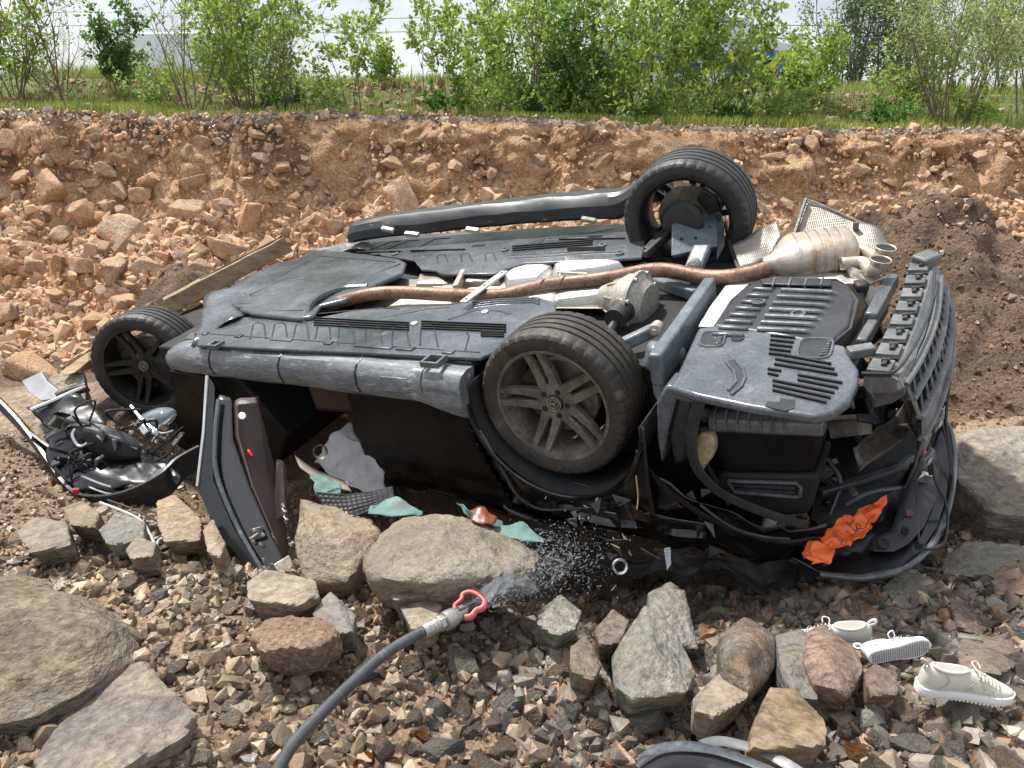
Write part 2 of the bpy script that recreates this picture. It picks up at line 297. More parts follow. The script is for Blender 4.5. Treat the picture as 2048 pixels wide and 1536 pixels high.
# ------------------------------------------------------------------ rocks
def ico(sub):
    bm = bmesh.new(); bmesh.ops.create_icosphere(bm, subdivisions=sub, radius=1.0); bm.verts.ensure_lookup_table()
    V = np.array([v.co[:] for v in bm.verts]); Fc = np.array([[v.index for v in f.verts] for f in bm.faces]); bm.free(); return V, Fc
ICO = {k: ico(k) for k in (3, 4, 5)}
def rock_shape(seed, sub=4, aspect=(1, 0.8, 0.7), nch=9, rough=0.035, sharp=26, box=0.55):
    r_ = np.random.default_rng(seed); D, Fc = ICO[sub]
    nb = np.array([(1, 0, 0), (-1, 0, 0), (0, 1, 0), (0, -1, 0), (0, 0, 1), (0, 0, -1)], float) + r_.normal(0, 0.22, (6, 3))
    nc = r_.normal(0, 1, (nch, 3)); Nn = np.vstack([nb, nc]); Nn /= np.linalg.norm(Nn, axis=1)[:, None]
    H = np.concatenate([r_.uniform(0.55, 0.75, 6), r_.uniform(0.62, 0.95, nch)])
    k = np.clip(D @ Nn.T, 1e-3, None) / H                        # 1/r for each plane
    rr = 1.0 / ((k ** sharp).sum(1) ** (1 / sharp)); rr = np.minimum(rr, 1.25)
    P = D * rr[:, None]
    P = P * (1 + rough * fbm(P * 3.0 + seed, 5, seed % 97, 0.55)[:, None]) ; P = P + 0.35 * rough * np.stack([fbm(P * 7 + seed, 3, 3), fbm(P * 7 + seed, 3, 5), fbm(P * 7 + seed, 3, 7)], 1)
    P = P * np.array(aspect); ext = P.max(0) - P.min(0); P = (P - (P.max(0) + P.min(0)) / 2) / ext.max()
    return P, Fc
def rock_mesh_data(name, seed, **kw):
    P, Fc = rock_shape(seed, **kw); o = np_mesh(name, P, Fc, None, flat=False, sm=38); me = o.data; bpy.data.objects.remove(o); return me
ROCKS = [rock_mesh_data('rock_shape', 100 + i, sub=4, aspect=[(1, .8, .65), (1, .7, .45), (1, .62, .6), (1, .9, .8)][i % 4]) for i in range(28)]
def hull_variant(seed):
    r_ = np.random.default_rng(seed); c = np.array([(a, b, d) for a in (-1, 1) for b in (-1, 1) for d in (-1, 1)], float)
    P = np.vstack([c * r_.uniform(0.55, 1.0, (8, 1)) + r_.normal(0, 0.22, (8, 3)), r_.normal(0, 0.8, (9, 3))]) * np.array([1, r_.uniform(0.55, 0.95), r_.uniform(0.4, 0.8)])
    bm = bmesh.new(); [bm.verts.new(p) for p in P]; g = bmesh.ops.convex_hull(bm, input=bm.verts)
    bmesh.ops.delete(bm, geom=[e for e in g['geom_interior'] if isinstance(e, bmesh.types.BMVert)], context='VERTS')
    bmesh.ops.triangulate(bm, faces=bm.faces); bm.verts.index_update()
    V = np.array([v.co[:] for v in bm.verts]); Fc = np.array([[v.index for v in f.verts] for f in bm.faces]); bm.free()
    return V / np.abs(V).max(), Fc
HULLS = [hull_variant(i) for i in range(96)]
def scatter(name, pts, sizes, mat, tints, parent=None, sink=0.35, seed=1, flatten=1.0):
    """one mesh of many small stones"""
    r_ = np.random.default_rng(seed); pts = np.asarray(pts, float); sizes = np.asarray(sizes, float); tn = np.asarray(tints, float); n = len(pts); which = r_.integers(len(HULLS), size=n)
    a = r_.uniform(0, 6.28, (n, 3)); a[:, :2] *= np.where(r_.random(n) < 0.6, 0.25, 1)[:, None]; cx, sx, cy, sy, cz, sz = np.cos(a[:, 0]), np.sin(a[:, 0]), np.cos(a[:, 1]), np.sin(a[:, 1]), np.cos(a[:, 2]), np.sin(a[:, 2])
    R = np.stack([np.stack([cz * cy, cz * sy * sx - sz * cx, cz * sy * cx + sz * sx], -1), np.stack([sz * cy, sz * sy * sx + cz * cx, sz * sy * cx - cz * sx], -1), np.stack([-sy, cy * sx, cy * cx], -1)], 1)
    VV = []; FF = []; CC = []; off = 0
    for q in range(len(HULLS)):
        i = np.nonzero(which == q)[0]; Vh, Fh = HULLS[q]; k = len(Vh)
        if len(i) == 0: continue
        Q = np.einsum('nij,kj->nki', R[i], Vh * np.array([1, 1, flatten])) * (sizes[i] * 0.5)[:, None, None] + pts[i][:, None]; Q[:, :, 2] += (sizes[i] * (0.35 - sink * 0.5))[:, None]
        VV.append(Q.reshape(-1, 3)); FF.append((Fh[None] + (np.arange(len(i)) * k)[:, None, None] + off).reshape(-1, 3)); CC.append(np.repeat(np.column_stack([tn[i], np.ones(len(i))]), k, 0)); off += len(i) * k
    o = np_mesh(name, np.vstack(VV), np.vstack(FF), mat, parent, col=np.vstack(CC)); return o
def tints(n, seed, pal, var=0.18):
    r_ = np.random.default_rng(seed); P = np.array(pal)[r_.integers(len(pal), size=n)]; return np.clip(P * (1 + r_.normal(0, var, (n, 1))), 0.05, 3)
PAL_WET = [(1.0, 0.95, 0.9), (0.75, 0.72, 0.68), (1.15, 0.95, 0.78), (1.3, 0.85, 0.58), (0.95, 1.0, 0.98), (0.8, 0.82, 0.82), (1.1, 1.05, 1.0), (1.5, 1.3, 1.1), (0.6, 0.5, 0.5)]
PAL_DRY = [(1.9, 1.65, 1.4), (1.5, 1.25, 1.0), (1.2, 1.0, 0.8), (2.1, 1.75, 1.4), (1.0, 0.8, 0.6)]
PAL_OCH = [(1.3, 1.22, 1.15), (1.2, 1.05, 0.95), (1, 1, 1), (1.15, 1.05, 1.0), (0.85, 0.8, 0.75), (1.1, 0.92, 0.8), (0.65, 0.55, 0.47), (1.2, 1.2, 1.2)]
# ------------------------------------------------------------------ placed boulders
def facet_rock(name, pts, mat, label, cat='boulder', sharp=44, rough=0.024, drop=0.45, seed=3, sub=5, group=None):
    """boulder from the corner points seen in the photograph, (px, py, metres along the view axis); its underside is dropped into the ground"""
    P = np.array([at_depth(*p) for p in pts]); low = P.copy(); low[:, 2] = np.minimum(low[:, 2] - drop * 0.55, P[:, 2].min() - 0.1); c0 = P.mean(0)
    low[:, :2] = c0[:2] + (low[:, :2] - c0[:2]) * 0.85; low[:, 1] += 0.05; A = np.vstack([P, low]); c = A.mean(0); A = A - c
    bm = bmesh.new(); [bm.verts.new(p) for p in A]; bmesh.ops.convex_hull(bm, input=bm.verts); bmesh.ops.recalc_face_normals(bm, faces=bm.faces)
    pl = {}
    for f in bm.faces:
        n = np.array(f.normal[:]); h = n @ np.array(f.verts[0].co[:])
        if h > 0.01 and f.calc_area() > 1e-4: pl[tuple((n * 20).round())] = (n, h)
    bm.free(); Nn = np.array([q[0] for q in pl.values()]); H = np.array([q[1] for q in pl.values()])
    D, Fc = ICO[sub]; k = np.clip(D @ Nn.T, 1e-3, None) / H; rr = 1 / ((k ** sharp).sum(1) ** (1 / sharp)); V = D * rr[:, None]; s = np.abs(A).max()
    q = V / s * 3 + seed * 3.7; V = V * (1 + rough * fbm(q, 5, seed, 0.55) + rough * 0.8 * np.abs(fbm(q * 0.8 + 7, 4, seed + 4)))[:, None]
    rid = 1 - np.abs(fbm(q * 1.3 + 11, 4, seed + 9)); V = V * (1 - rough * 1.3 * np.clip(rid - 0.8, 0, 1) * 5 * 0.5)[:, None]
    V = V + s * rough * 0.25 * np.stack([fbm(q * 3, 3, 3), fbm(q * 3, 3, 5), fbm(q * 3, 3, 7)], 1)
    o = np_mesh(name, V, Fc, mat, flat=False, sm=45); o.location = c.tolist(); return tag(o, label, cat, group)
facet_rock('boulder', [(-90, 1150, 2.98), (70, 1147, 2.92), (160, 1185, 2.82), (288, 1252, 2.6), (-90, 1222, 2.5), (200, 1250, 2.4), (284, 1316, 2.44), (182, 1385, 2.22), (60, 1450, 2.12), (-90, 1442, 2.08)], material('streaked_brown_boulder', [(0.25, (0.10, 0.072, 0.045)), (0.5, (0.22, 0.165, 0.105)), (0.78, (0.38, 0.295, 0.195))], scale=2.4, detail=8, rough=(0.55, 0.9), bump=1.0, bscale=5, bdist=0.12, stretch=(1, 1, 2.6), layer=((0.16, 0.145, 0.12), 1.6, 0.48, 0.62), layer2=((0.42, 0.33, 0.21), 4, 0.58, 0.72), fine=(26, 0.65)), 'huge ochre brown boulder with a dirt streak beside a tilted slab', seed=5, rough=0.04, sharp=60)
facet_rock('boulder', [(158, 1372, 2.34), (290, 1320, 2.42), (384, 1428, 2.16), (372, 1472, 2.08), (182, 1490, 2.04), (70, 1515, 2.05), (60, 1600, 1.9), (160, 1580, 1.9)], material('violet_slab_rock', [(0.25, (0.085, 0.07, 0.058)), (0.45, (0.18, 0.15, 0.125)), (0.75, (0.33, 0.27, 0.20))], scale=4.5, detail=8, rough=(0.45, 0.8), bump=1.0, bscale=7, bdist=0.08, layer=((0.42, 0.40, 0.26), 3.1, 0.62, 0.76), layer2=((0.30, 0.21, 0.12), 4, 0.6, 0.7), fine=(34, 0.45)),
           'flat tilted beige and violet slab leaning against a huge boulder', 'slab', sharp=80, seed=9, rough=0.035, drop=0.3)
facet_rock('boulder', [(785, 1033, 2.98), (930, 1023, 3.02), (1010, 1062, 2.95), (1092, 1105, 2.84), (712, 1120, 2.72), (740, 1160, 2.58), (900, 1162, 2.5), (1010, 1150, 2.56), (1082, 1135, 2.68), (860, 1075, 2.68)], material('olive_boulder', [(0.25, (0.155, 0.125, 0.09)), (0.5, (0.27, 0.225, 0.165)), (0.78, (0.40, 0.33, 0.235))], scale=2.2, rough=(0.4, 0.75), bump=1.0, bscale=7, bdist=0.09, layer=((0.17, 0.16, 0.14), 1.9, 0.52, 0.66), layer2=((0.42, 0.30, 0.16), 3, 0.6, 0.74), fine=(50, 0.3)),
           'large smooth olive grey boulder in front of the open car side', sharp=16, seed=12, rough=0.05, drop=0.35)
facet_rock('boulder', [(598, 992, 3.35), (742, 1030, 3.25), (768, 1065, 3.1), (606, 1165, 2.86), (700, 1160, 2.8), (588, 1085, 3.1), (660, 1055, 3.0)], M_dry, 'brown boulder standing under the car between the door and the floor mat', seed=14, sharp=30)
facet_rock('boulder', [(1906, 872, 3.62), (1965, 848, 3.75), (2120, 850, 3.75), (1912, 955, 3.42), (2120, 1030, 3.2), (1985, 1030, 3.25), (1975, 900, 3.46)], M_dry, 'pale ochre boulder beside the dark clay heap', seed=17, sharp=80)
facet_rock('boulder', [(-70, 800, 4.75), (60, 765, 4.85), (150, 800, 4.7), (160, 860, 4.5), (105, 945, 4.25), (-70, 955, 4.2), (30, 880, 4.3)], M_dry, 'rounded beige boulder behind the torn front bumper', seed=21, sharp=26, rough=0.05)
facet_rock('boulder', [(75, 790, 4.85), (100, 748, 5.0), (170, 742, 5.0), (172, 800, 4.8), (120, 812, 4.7)], M_dry, 'small pale flat topped boulder under the crumpled grey plate', seed=23)
facet_rock('boulder', [(1222, 1315, 2.42), (1290, 1205, 2.6), (1352, 1255, 2.52), (1392, 1345, 2.36), (1375, 1385, 2.26), (1262, 1402, 2.2), (1228, 1372, 2.28), (1300, 1290, 2.36)], M_grey, 'large grey green triangular rock with an ochre crust along one edge', seed=27, drop=0.25, sharp=60)
facet_rock('boulder', [(1295, 1185, 2.78), (1340, 1160, 2.84), (1372, 1182, 2.8), (1398, 1300, 2.55), (1330, 1290, 2.55), (1300, 1230, 2.62)], M_grey, 'tall grey rock rising behind the large triangular one', 'rock', seed=29, drop=0.25)
facet_rock('boulder', [(1438, 1268, 2.5), (1490, 1228, 2.62), (1550, 1265, 2.52), (1556, 1330, 2.38), (1500, 1400, 2.2), (1440, 1350, 2.3), (1490, 1300, 2.3)], M_wet, 'rounded shiny wet brown rock with glints between two grey blocks', 'rock', seed=31, drop=0.22, sharp=24)
facet_rock('boulder', [(1386, 1395, 2.24), (1440, 1342, 2.34), (1500, 1368, 2.28), (1498, 1395, 2.2), (1425, 1436, 2.1), (1388, 1420, 2.14)], M_dry, 'pale brown blocky rock at the foot of the shiny brown one', 'rock', seed=33, drop=0.16)
facet_rock('boulder', [(1552, 1270, 2.52), (1600, 1256, 2.56), (1622, 1265, 2.5), (1640, 1395, 2.2), (1585, 1405, 2.18), (1562, 1340, 2.28)], M_grey, 'upright dark grey slate block beside the hidden beige sneaker', 'rock', seed=35, drop=0.2, sharp=70)
facet_rock('boulder', [(1615, 1262, 2.5), (1650, 1244, 2.52), (1712, 1300, 2.4), (1728, 1340, 2.3), (1700, 1395, 2.16), (1628, 1370, 2.2), (1608, 1320, 2.3), (1660, 1330, 2.22)], M_rust, 'glossy wet brown rock with an orange edge in front of the hidden sneaker', 'rock', seed=37, drop=0.18, sharp=70)
facet_rock('boulder', [(1498, 1465, 2.02), (1540, 1372, 2.2), (1590, 1376, 2.2), (1650, 1440, 2.06), (1655, 1490, 1.94), (1500, 1500, 1.94)], material('ochre_slab', [(0.25, (0.11, 0.08, 0.052)), (0.5, (0.20, 0.145, 0.085)), (0.78, (0.33, 0.24, 0.14))], scale=5, rough=(0.3, 0.7), bump=0.9, bscale=10, bdist=0.03, fine=(34, 0.5), layer=((0.18, 0.155, 0.125), 2, 0.54, 0.68)), 'flat ochre slab with a sprig lying on it', 'slab', seed=39, drop=0.16, sharp=80)
facet_rock('boulder', [(1914, 1285, 2.5), (1940, 1268, 2.55), (2030, 1275, 2.5), (2036, 1330, 2.36), (2000, 1352, 2.3), (1920, 1335, 2.34)], M_wet, 'smooth grey brown rock behind the beige sneaker lying on its sole', 'rock', seed=41, drop=0.2)
facet_rock('boulder', [(1762, 1175, 2.85), (1800, 1142, 2.95), (1890, 1160, 2.9), (1885, 1200, 2.78), (1800, 1218, 2.7)], M_grey, 'wide flat grey rock at the edge of the open boot lid', 'rock', seed=43, drop=0.2)
facet_rock('boulder', [(1880, 1120, 3.05), (1930, 1082, 3.15), (2100, 1090, 3.1), (2100, 1165, 2.85), (1960, 1150, 2.85), (1885, 1150, 2.9)], M_grey, 'long flat blue grey slab between the boot lid and the pale boulder', 'slab', seed=45, drop=0.2, sharp=80)
facet_rock('boulder', [(1986, 1150, 2.85), (2010, 1128, 2.88), (2090, 1140, 2.85), (2090, 1190, 2.7), (1990, 1188, 2.72)], M_rust, 'orange brown rock lying on the blue grey slab', 'rock', seed=47, drop=0.12)
facet_rock('boulder', [(1896, 1195, 2.75), (1920, 1178, 2.8), (1978, 1255, 2.58), (1960, 1275, 2.52), (1915, 1250, 2.56)], M_rust, 'long reddish brown rock leaning between grey stones', 'rock', seed=49, drop=0.14)
facet_rock('boulder', [(1728, 1345, 2.28), (1750, 1325, 2.32), (1800, 1345, 2.28), (1800, 1390, 2.18), (1740, 1392, 2.16)], M_rust, 'rounded brown rock under the white sneaker', 'rock', seed=51, drop=0.14, sharp=14)
facet_rock('boulder', [(1072, 1225, 2.66), (1120, 1188, 2.72), (1165, 1222, 2.66), (1150, 1258, 2.54), (1110, 1272, 2.5), (1075, 1248, 2.55)], M_grey, 'five sided grey green rock beside the water jet', 'rock', seed=53, drop=0.14, sharp=70)
facet_rock('boulder', [(1140, 1292, 2.44), (1172, 1268, 2.5), (1205, 1330, 2.36), (1185, 1362, 2.26), (1140, 1340, 2.3)], M_wet, 'olive brown wedge shaped rock between grey green stones', 'rock', seed=55, drop=0.14, sharp=70)
facet_rock('boulder', [(1188, 1262, 2.54), (1226, 1215, 2.66), (1260, 1240, 2.58), (1240, 1285, 2.46), (1200, 1290, 2.44)], M_rust, 'orange brown split rock next to the grey green triangular one', 'rock', seed=57, drop=0.14)
facet_rock('boulder', [(490, 1165, 2.72), (530, 1137, 2.8), (632, 1160, 2.72), (640, 1190, 2.6), (600, 1212, 2.54), (495, 1200, 2.58)], M_dry, 'pale cream rock with a shaded face beside the car door', 'rock', seed=59, drop=0.16)
facet_rock('boulder', [(622, 1225, 2.58), (660, 1180, 2.7), (712, 1232, 2.58), (705, 1265, 2.46), (650, 1268, 2.46)], M_grey, 'jagged pale grey rock with a sharp dark tip', 'rock', seed=61, drop=0.16, sharp=80)
facet_rock('boulder', [(768, 1182, 2.66), (800, 1150, 2.75), (925, 1128, 2.8), (932, 1165, 2.68), (860, 1190, 2.58), (790, 1200, 2.56)], material('purple_slate', [(0.3, (0.11, 0.085, 0.082)), (0.7, (0.235, 0.18, 0.165))], scale=4, rough=(0.35, 0.7), bump=0.6, bscale=12, fine=(50, 0.3), dust=((0.36, 0.27, 0.2), 0.5)), 'flat purple slate slab in front of the olive boulder', 'slab', seed=63, drop=0.14, sharp=80)
facet_rock('boulder', [(800, 1215, 2.58), (838, 1180, 2.68), (885, 1210, 2.58), (870, 1250, 2.44), (822, 1258, 2.42)], M_dry, 'ochre wedge rock beside the hose nozzle', 'rock', seed=65, drop=0.14, sharp=60)
facet_rock('boulder', [(492, 1272, 2.44), (540, 1228, 2.55), (640, 1226, 2.52), (690, 1262, 2.4), (640, 1292, 2.28), (520, 1300, 2.28)], M_soil, 'low rock covered with gravel and dirt beside the cream rock', 'rock', seed=67, drop=0.2, rough=0.09, sharp=10)
facet_rock('boulder', [(312, 1005, 3.3), (345, 982, 3.38), (405, 1040, 3.15), (400, 1080, 3.0), (330, 1088, 2.98), (315, 1050, 3.1)], M_dry, 'blocky brown rock propping the torn bumper end', 'rock', seed=69, drop=0.2)
facet_rock('boulder', [(30, 1062, 3.05), (70, 1030, 3.15), (135, 1045, 3.1), (142, 1090, 2.92), (60, 1105, 2.88)], M_dry, 'grey beige rock beside a small dark wedge on the dry soil', 'rock', seed=71, drop=0.2)
facet_rock('boulder', [(195, 1060, 3.1), (235, 1022, 3.2), (290, 1045, 3.12), (285, 1082, 2.98), (215, 1090, 2.96)], M_grey, 'pale grey rock under the loose wires', 'rock', seed=73, drop=0.18)
facet_rock('boulder', [(125, 1015, 3.25), (165, 1000, 3.3), (200, 1025, 3.2), (190, 1055, 3.06), (140, 1050, 3.08)], M_dry, 'dark edged cream rock below the torn bumper', 'rock', seed=75, drop=0.16)
facet_rock('boulder', [(250, 1100, 2.9), (275, 1070, 3.0), (312, 1085, 2.95), (305, 1112, 2.82), (260, 1118, 2.8)], M_dry, 'small yellowish cube shaped rock by the loose white cable', 'rock', seed=77, drop=0.12)
facet_rock('boulder', [(405, 1060, 3.05), (425, 1035, 3.12), (450, 1090, 2.95), (440, 1115, 2.85), (415, 1105, 2.88)], M_dry, 'upright brown rock against the foot of the open door', 'rock', seed=79, drop=0.15)
HAND = [(140, 1290, 170), (230, 1430, 170), (900, 1095, 190), (670, 1080, 90), (1975, 950, 100), (1305, 1300, 100), (1340, 1220, 60), (1495, 1310, 70), (1445, 1390, 60), (1597, 1330, 60), (1668, 1320, 70), (1580, 1430, 85), (1975, 1310, 65), (1830, 1180, 70), (1980, 1120, 100), (1935, 1225, 50),
        (1765, 1360, 42), (1120, 1230, 50), (1172, 1315, 42), (1225, 1252, 42), (565, 1175, 75), (668, 1225, 50), (850, 1165, 80), (842, 1220, 45), (590, 1255, 100), (355, 1035, 55), (85, 1068, 55), (242, 1056, 48), (163, 1028, 40), (280, 1094, 32), (430, 1075, 40),
        (1925, 1350, 95), (1785, 1280, 70), (1660, 1245, 75), (1440, 1520, 120), (965, 1195, 60), (860, 1260, 40)]
# ------------------------------------------------------------------ loose rocks of the rubble
KINDS = {'wet': (M_wet, 'wet brown rock', 'wet brown rocks in the rubble'), 'grey': (M_grey, 'grey slate rock', 'grey slate rocks in the rubble'), 'rust': (M_rust, 'rusty orange brown rock', 'rusty brown rocks in the rubble'), 'dry': (M_dry, 'dusty beige rock', 'dusty beige rocks on the dry soil')}
LANDMARKS = [(140, 1160, 'behind the huge ochre boulder'), (290, 1260, 'beside the huge ochre boulder'), (330, 1500, 'at the foot of the tilted violet slab'), (430, 1400, 'on dry soil between slab and hose'), (390, 1200, 'on dry soil below the open door'), (160, 1080, 'on dry soil below the torn bumper'), (20, 1480, 'in the gap under the huge boulder'),
             (560, 1230, 'by the cream rock below the open door'), (560, 1450, 'close to the curved hose'), (700, 1480, 'right beside the curved hose'), (720, 1300, 'by the hose behind its bend'), (760, 1220, 'near the purple slate slab'), (900, 1330, 'just below the hose nozzle'), (1000, 1180, 'in the water jet'), (1020, 1270, 'below the water jet'),
             (1000, 1440, 'in the wet gravel below the nozzle'), (1120, 1500, 'in the wet gravel before the triangular rock'), (1130, 1360, 'near the olive wedge rock'), (1250, 1180, 'behind the triangular grey rock'), (1320, 1460, 'at the foot of the triangular grey rock'), (1440, 1470, 'behind the broken trim piece'), (1420, 1210, 'in the shade before the car tail'),
             (1560, 1190, 'in the shade under the boot lid'), (1700, 1440, 'beside the flat ochre slab'), (1720, 1220, 'behind the sneakers'), (1850, 1220, 'between the boot lid and the sneakers'), (1840, 1450, 'in front of the beige sneaker'), (1980, 1460, 'beyond the toe of the beige sneaker'), (1980, 1400, 'below the toe of the beige sneaker'), (1990, 1200, 'by the orange brown rock'), (1960, 1040, 'beside the pale ochre boulder'), (1700, 1520, 'beside the broken trim piece'), (1190, 1130, 'in the shade under the car flank'), (860, 1180, 'below the olive boulder')]
MESH_BY = {}
def loose_rock(px, py, wpx, kind, seed):
    r_ = random.Random(seed); g = ground_at(px, py); d = float((g - CAM) @ FW); s = wpx * d / F_PX
    key = (kind, r_.randrange(len(ROCKS)))
    if key not in MESH_BY:
        me = ROCKS[key[1]].copy(); me.materials.clear(); me.materials.append(KINDS[kind][0]); MESH_BY[key] = me
    o = bpy.data.objects.new('rock', MESH_BY[key]); COL.objects.link(o)
    o.scale = (s * r_.uniform(0.9, 1.2), s * r_.uniform(0.85, 1.1), s * r_.uniform(0.8, 1.15)); o.rotation_euler = (r_.gauss(0, 0.35), r_.gauss(0, 0.35), r_.uniform(0, 6.28))
    o.location = (g[0], g[1], g[2] + s * 0.13); sz_ = 'pebble sized' if s < 0.055 else ('fist sized' if s < 0.11 else 'head sized')
    lm = min(LANDMARKS, key=lambda q: (q[0] - px) ** 2 + (q[1] - py) ** 2); fl = min(o.scale) * 0.55 < s * 0.36
    return tag(o, f"{sz_} {KINDS[kind][1]} {lm[2]}", 'rock', KINDS[kind][2])
r_ = random.Random(5); placed = list(HAND); cnt = {k: 0 for k in KINDS}; tries = 0
while sum(cnt.values()) < 330 and tries < 30000:
    tries += 1; px = r_.uniform(-20, 2070); py = 1020 + 560 * r_.random() ** 0.8; right = px + r_.gauss(0, 90)
    if right < 620: wp = r_.choice([22, 26, 30, 36, 45, 55]); kd = 'dry' if r_.random() < 0.96 else 'grey'
    elif right < 1230: wp = r_.choice([30, 38, 45, 52, 60, 68]); kd = r_.choice(['wet', 'wet', 'grey', 'rust', 'wet'])
    else: wp = r_.choice([36, 46, 56, 66, 80, 92]); kd = r_.choice(['wet', 'wet', 'grey', 'rust', 'grey'])
    wp *= 0.75 + 0.35 * (py - 1020) / 500
    if py < 1150 and 420 < px < 1860: continue
    if any((px - a) ** 2 + ((py - b) * 1.25) ** 2 < (c * 0.8 + wp * 0.42) ** 2 for a, b, c in placed): continue
    if cnt[kd] >= 120: continue
    placed.append((px, py, wp * 0.5)); loose_rock(px, py, wp, kd, tries); cnt[kd] += 1
# rocks in the shade under the tail and along the flank
for i in range(46):
    px = r_.uniform(1010, 1900); py = r_.uniform(1120, 1185) if px > 1150 else r_.uniform(1140, 1190)
    loose_rock(px, py, r_.uniform(40, 95), r_.choice(['wet', 'grey', 'rust', 'wet']), 9000 + i)
# ------------------------------------------------------------------ gravel between them
def gravel_points(n, seed, x0, x1, y0, y1, dens=None):
    g = np.random.default_rng(seed); P = np.stack([g.uniform(x0, x1, n), g.uniform(y0, y1, n)], 1)
    if dens is not None: P = P[g.random(len(P)) < dens(P[:, 0], P[:, 1])]
    return np.column_stack([P, height(P[:, 0], P[:, 1])])
def left_of_hose(x, y): return smooth(0.05, -0.35, x - 0.25 * (2.4 - y))
P = gravel_points(17000, 3, -2.0, 2.6, 1.45, 3.1, lambda x, y: (1 - left_of_hose(x, y)) * 0.95 + 0.05); S = np.random.default_rng(4).lognormal(math.log(0.034), 0.45, len(P)).clip(0.012, 0.085)
tag(scatter('gravel', P, S, M_gravel, tints(len(P), 5, PAL_WET)), 'wet brown and grey angular gravel covering the ground before the car', 'gravel', kind='stuff')
P = gravel_points(9500, 13, -3.2, 2.8, 1.4, 3.5, lambda x, y: np.where(y < 2.95, 0.9, 0.35)); lf = left_of_hose(P[:, 0], P[:, 1]) > np.random.default_rng(15).random(len(P)); S = np.random.default_rng(14).lognormal(math.log(0.056), 0.33, len(P)).clip(0.035, 0.12) * np.where(lf, 0.75, 1.0)
tag(scatter('broken_stone', P, S, M_gravel, np.where(lf[:, None], tints(len(P), 16, PAL_DRY), tints(len(P), 17, PAL_WET, 0.28)), sink=0.5, seed=19), 'broken angular stones covering the ground before the car', 'stones', kind='stuff')
P = gravel_points(26000, 6, -3.4, 2.6, 1.45, 4.6, lambda x, y: left_of_hose(x, y) * 0.85 + 0.15); S = np.random.default_rng(7).lognormal(math.log(0.016), 0.5, len(P)).clip(0.007, 0.06)
tag(scatter('dry_gravel', P, S, M_gravel, tints(len(P), 8, PAL_DRY)), 'dry beige grit and gravel over the soil left of the hose', 'gravel', kind='stuff')
P = gravel_points(3500, 9, 1.5, 5.0, 3.0, 5.7); S = np.random.default_rng(10).lognormal(math.log(0.022), 0.5, len(P)).clip(0.01, 0.09)
tag(scatter('clay_crumbs', P, S, M_gravel, tints(len(P), 11, [(0.9, 0.62, 0.42), (1.2, 0.85, 0.6), (0.7, 0.5, 0.35)])), 'brown crumbs and grit strewn over the dark clay heap', 'clods', kind='stuff')

# ------------------------------------------------------------------ stones of the bank: the largest singly, the rest as one part
OCH_ME = []
for i in range(14):
    me = ROCKS[i].copy(); me.materials.clear(); me.materials.append(M_ochre); OCH_ME.append(me)
r_ = random.Random(31); n = 0; tries = 0; used = []
while n < 290 and tries < 9000:
    tries += 1; px = r_.uniform(-30, 2080); py = r_.uniform(262, 770); wp = r_.choice([26, 30, 36, 42, 50, 60, 78]) * (1.35 if 330 < py and px < 520 else 1.0)
    low = py > 330 + 0.05 * px
    if not low and r_.random() < 0.72: continue
    if px > 560 and py > 470: continue
    if px > 1500 and py > 420: continue
    if px > 1250 and r_.random() < 0.5: continue
    g = ground_at(px, py)
    if mound_mask(np.array([g[0]]), np.array([g[1]]))[0] and r_.random() < 0.9: continue
    if not low: wp *= 0.5
    if any((px - a) ** 2 + (py - b) ** 2 < (0.42 * (wp + c)) ** 2 for a, b, c in used): continue
    used.append((px, py, wp)); d = float((g - CAM) @ FW); s = wp * d / F_PX
    o = bpy.data.objects.new('stone', r_.choice(OCH_ME)); COL.objects.link(o); o.parent = bank
    o.scale = (s * r_.uniform(0.9, 1.25), s * r_.uniform(0.8, 1.1), s * r_.uniform(0.8, 1.1)); o.rotation_euler = (r_.gauss(0, 0.5), r_.gauss(0, 0.5), r_.uniform(0, 6.28)); o.location = (g[0], g[1] - s * 0.03, g[2] + s * 0.04); n += 1
g = np.random.default_rng(41); px = g.uniform(-150, 2200, 15000); py = 255 + 560 * g.random(15000) ** 1.1
PX = []; SZ = []; TI = []
X = g.uniform(-6.0, 6.0, 27000); Y = 8.05 - 2.75 * g.random(27000) ** 1.0
dm = mound_mask(X, Y); keep = ~dm | (g.random(27000) < 0.12); keep &= (Y > 5.7) | (X < -1.2); X = X[keep]; Y = Y[keep]; Z = height(X, Y)
t = lip_y(X) - Y; S = g.lognormal(math.log(0.050), 0.52, len(X)).clip(0.015, 0.19) * np.where(t < 0.5, 0.72, np.where(X < 0, 1.12, 1.0))
tag(scatter('rubble', np.column_stack([X, Y, Z]), S, M_ochre_s, tints(len(X), 43, PAL_OCH), bank, sink=0.6), kind='stuff')
# crust of stones along the broken edge and the stony slope behind it
X = g.uniform(-6.5, 6.5, 1500); cs = np.where(X < -0.5, 1.0, 0.62); Y = lip_y(X) + g.normal(0.0, 0.05, 1500); Z = height(X, Y) + 0.0; Z = np.maximum(Z, lip_z(X) - 0.09); S = g.lognormal(math.log(0.036), 0.5, 1500).clip(0.015, 0.13) * cs
tag(scatter('crust_stones', np.column_stack([X, Y, Z]), S, M_gravel, tints(1500, 47, [(2.2, 1.85, 1.5), (1.6, 1.4, 1.2), (1.9, 1.4, 1.0), (1.2, 1.0, 0.85)]), bank), kind='stuff')
X = np.concatenate([g.normal(c, sd_, 220) for c, sd_ in ((-5.4, .5), (-4.3, .8), (-2.9, .7), (-1.5, .6), (-0.6, .4), (3.6, .9), (5.0, .5))]); Y = g.uniform(8.6, 11.2, len(X)); Z = height(X, Y); S = g.lognormal(math.log(0.06), 0.5, len(X)).clip(0.025, 0.2)
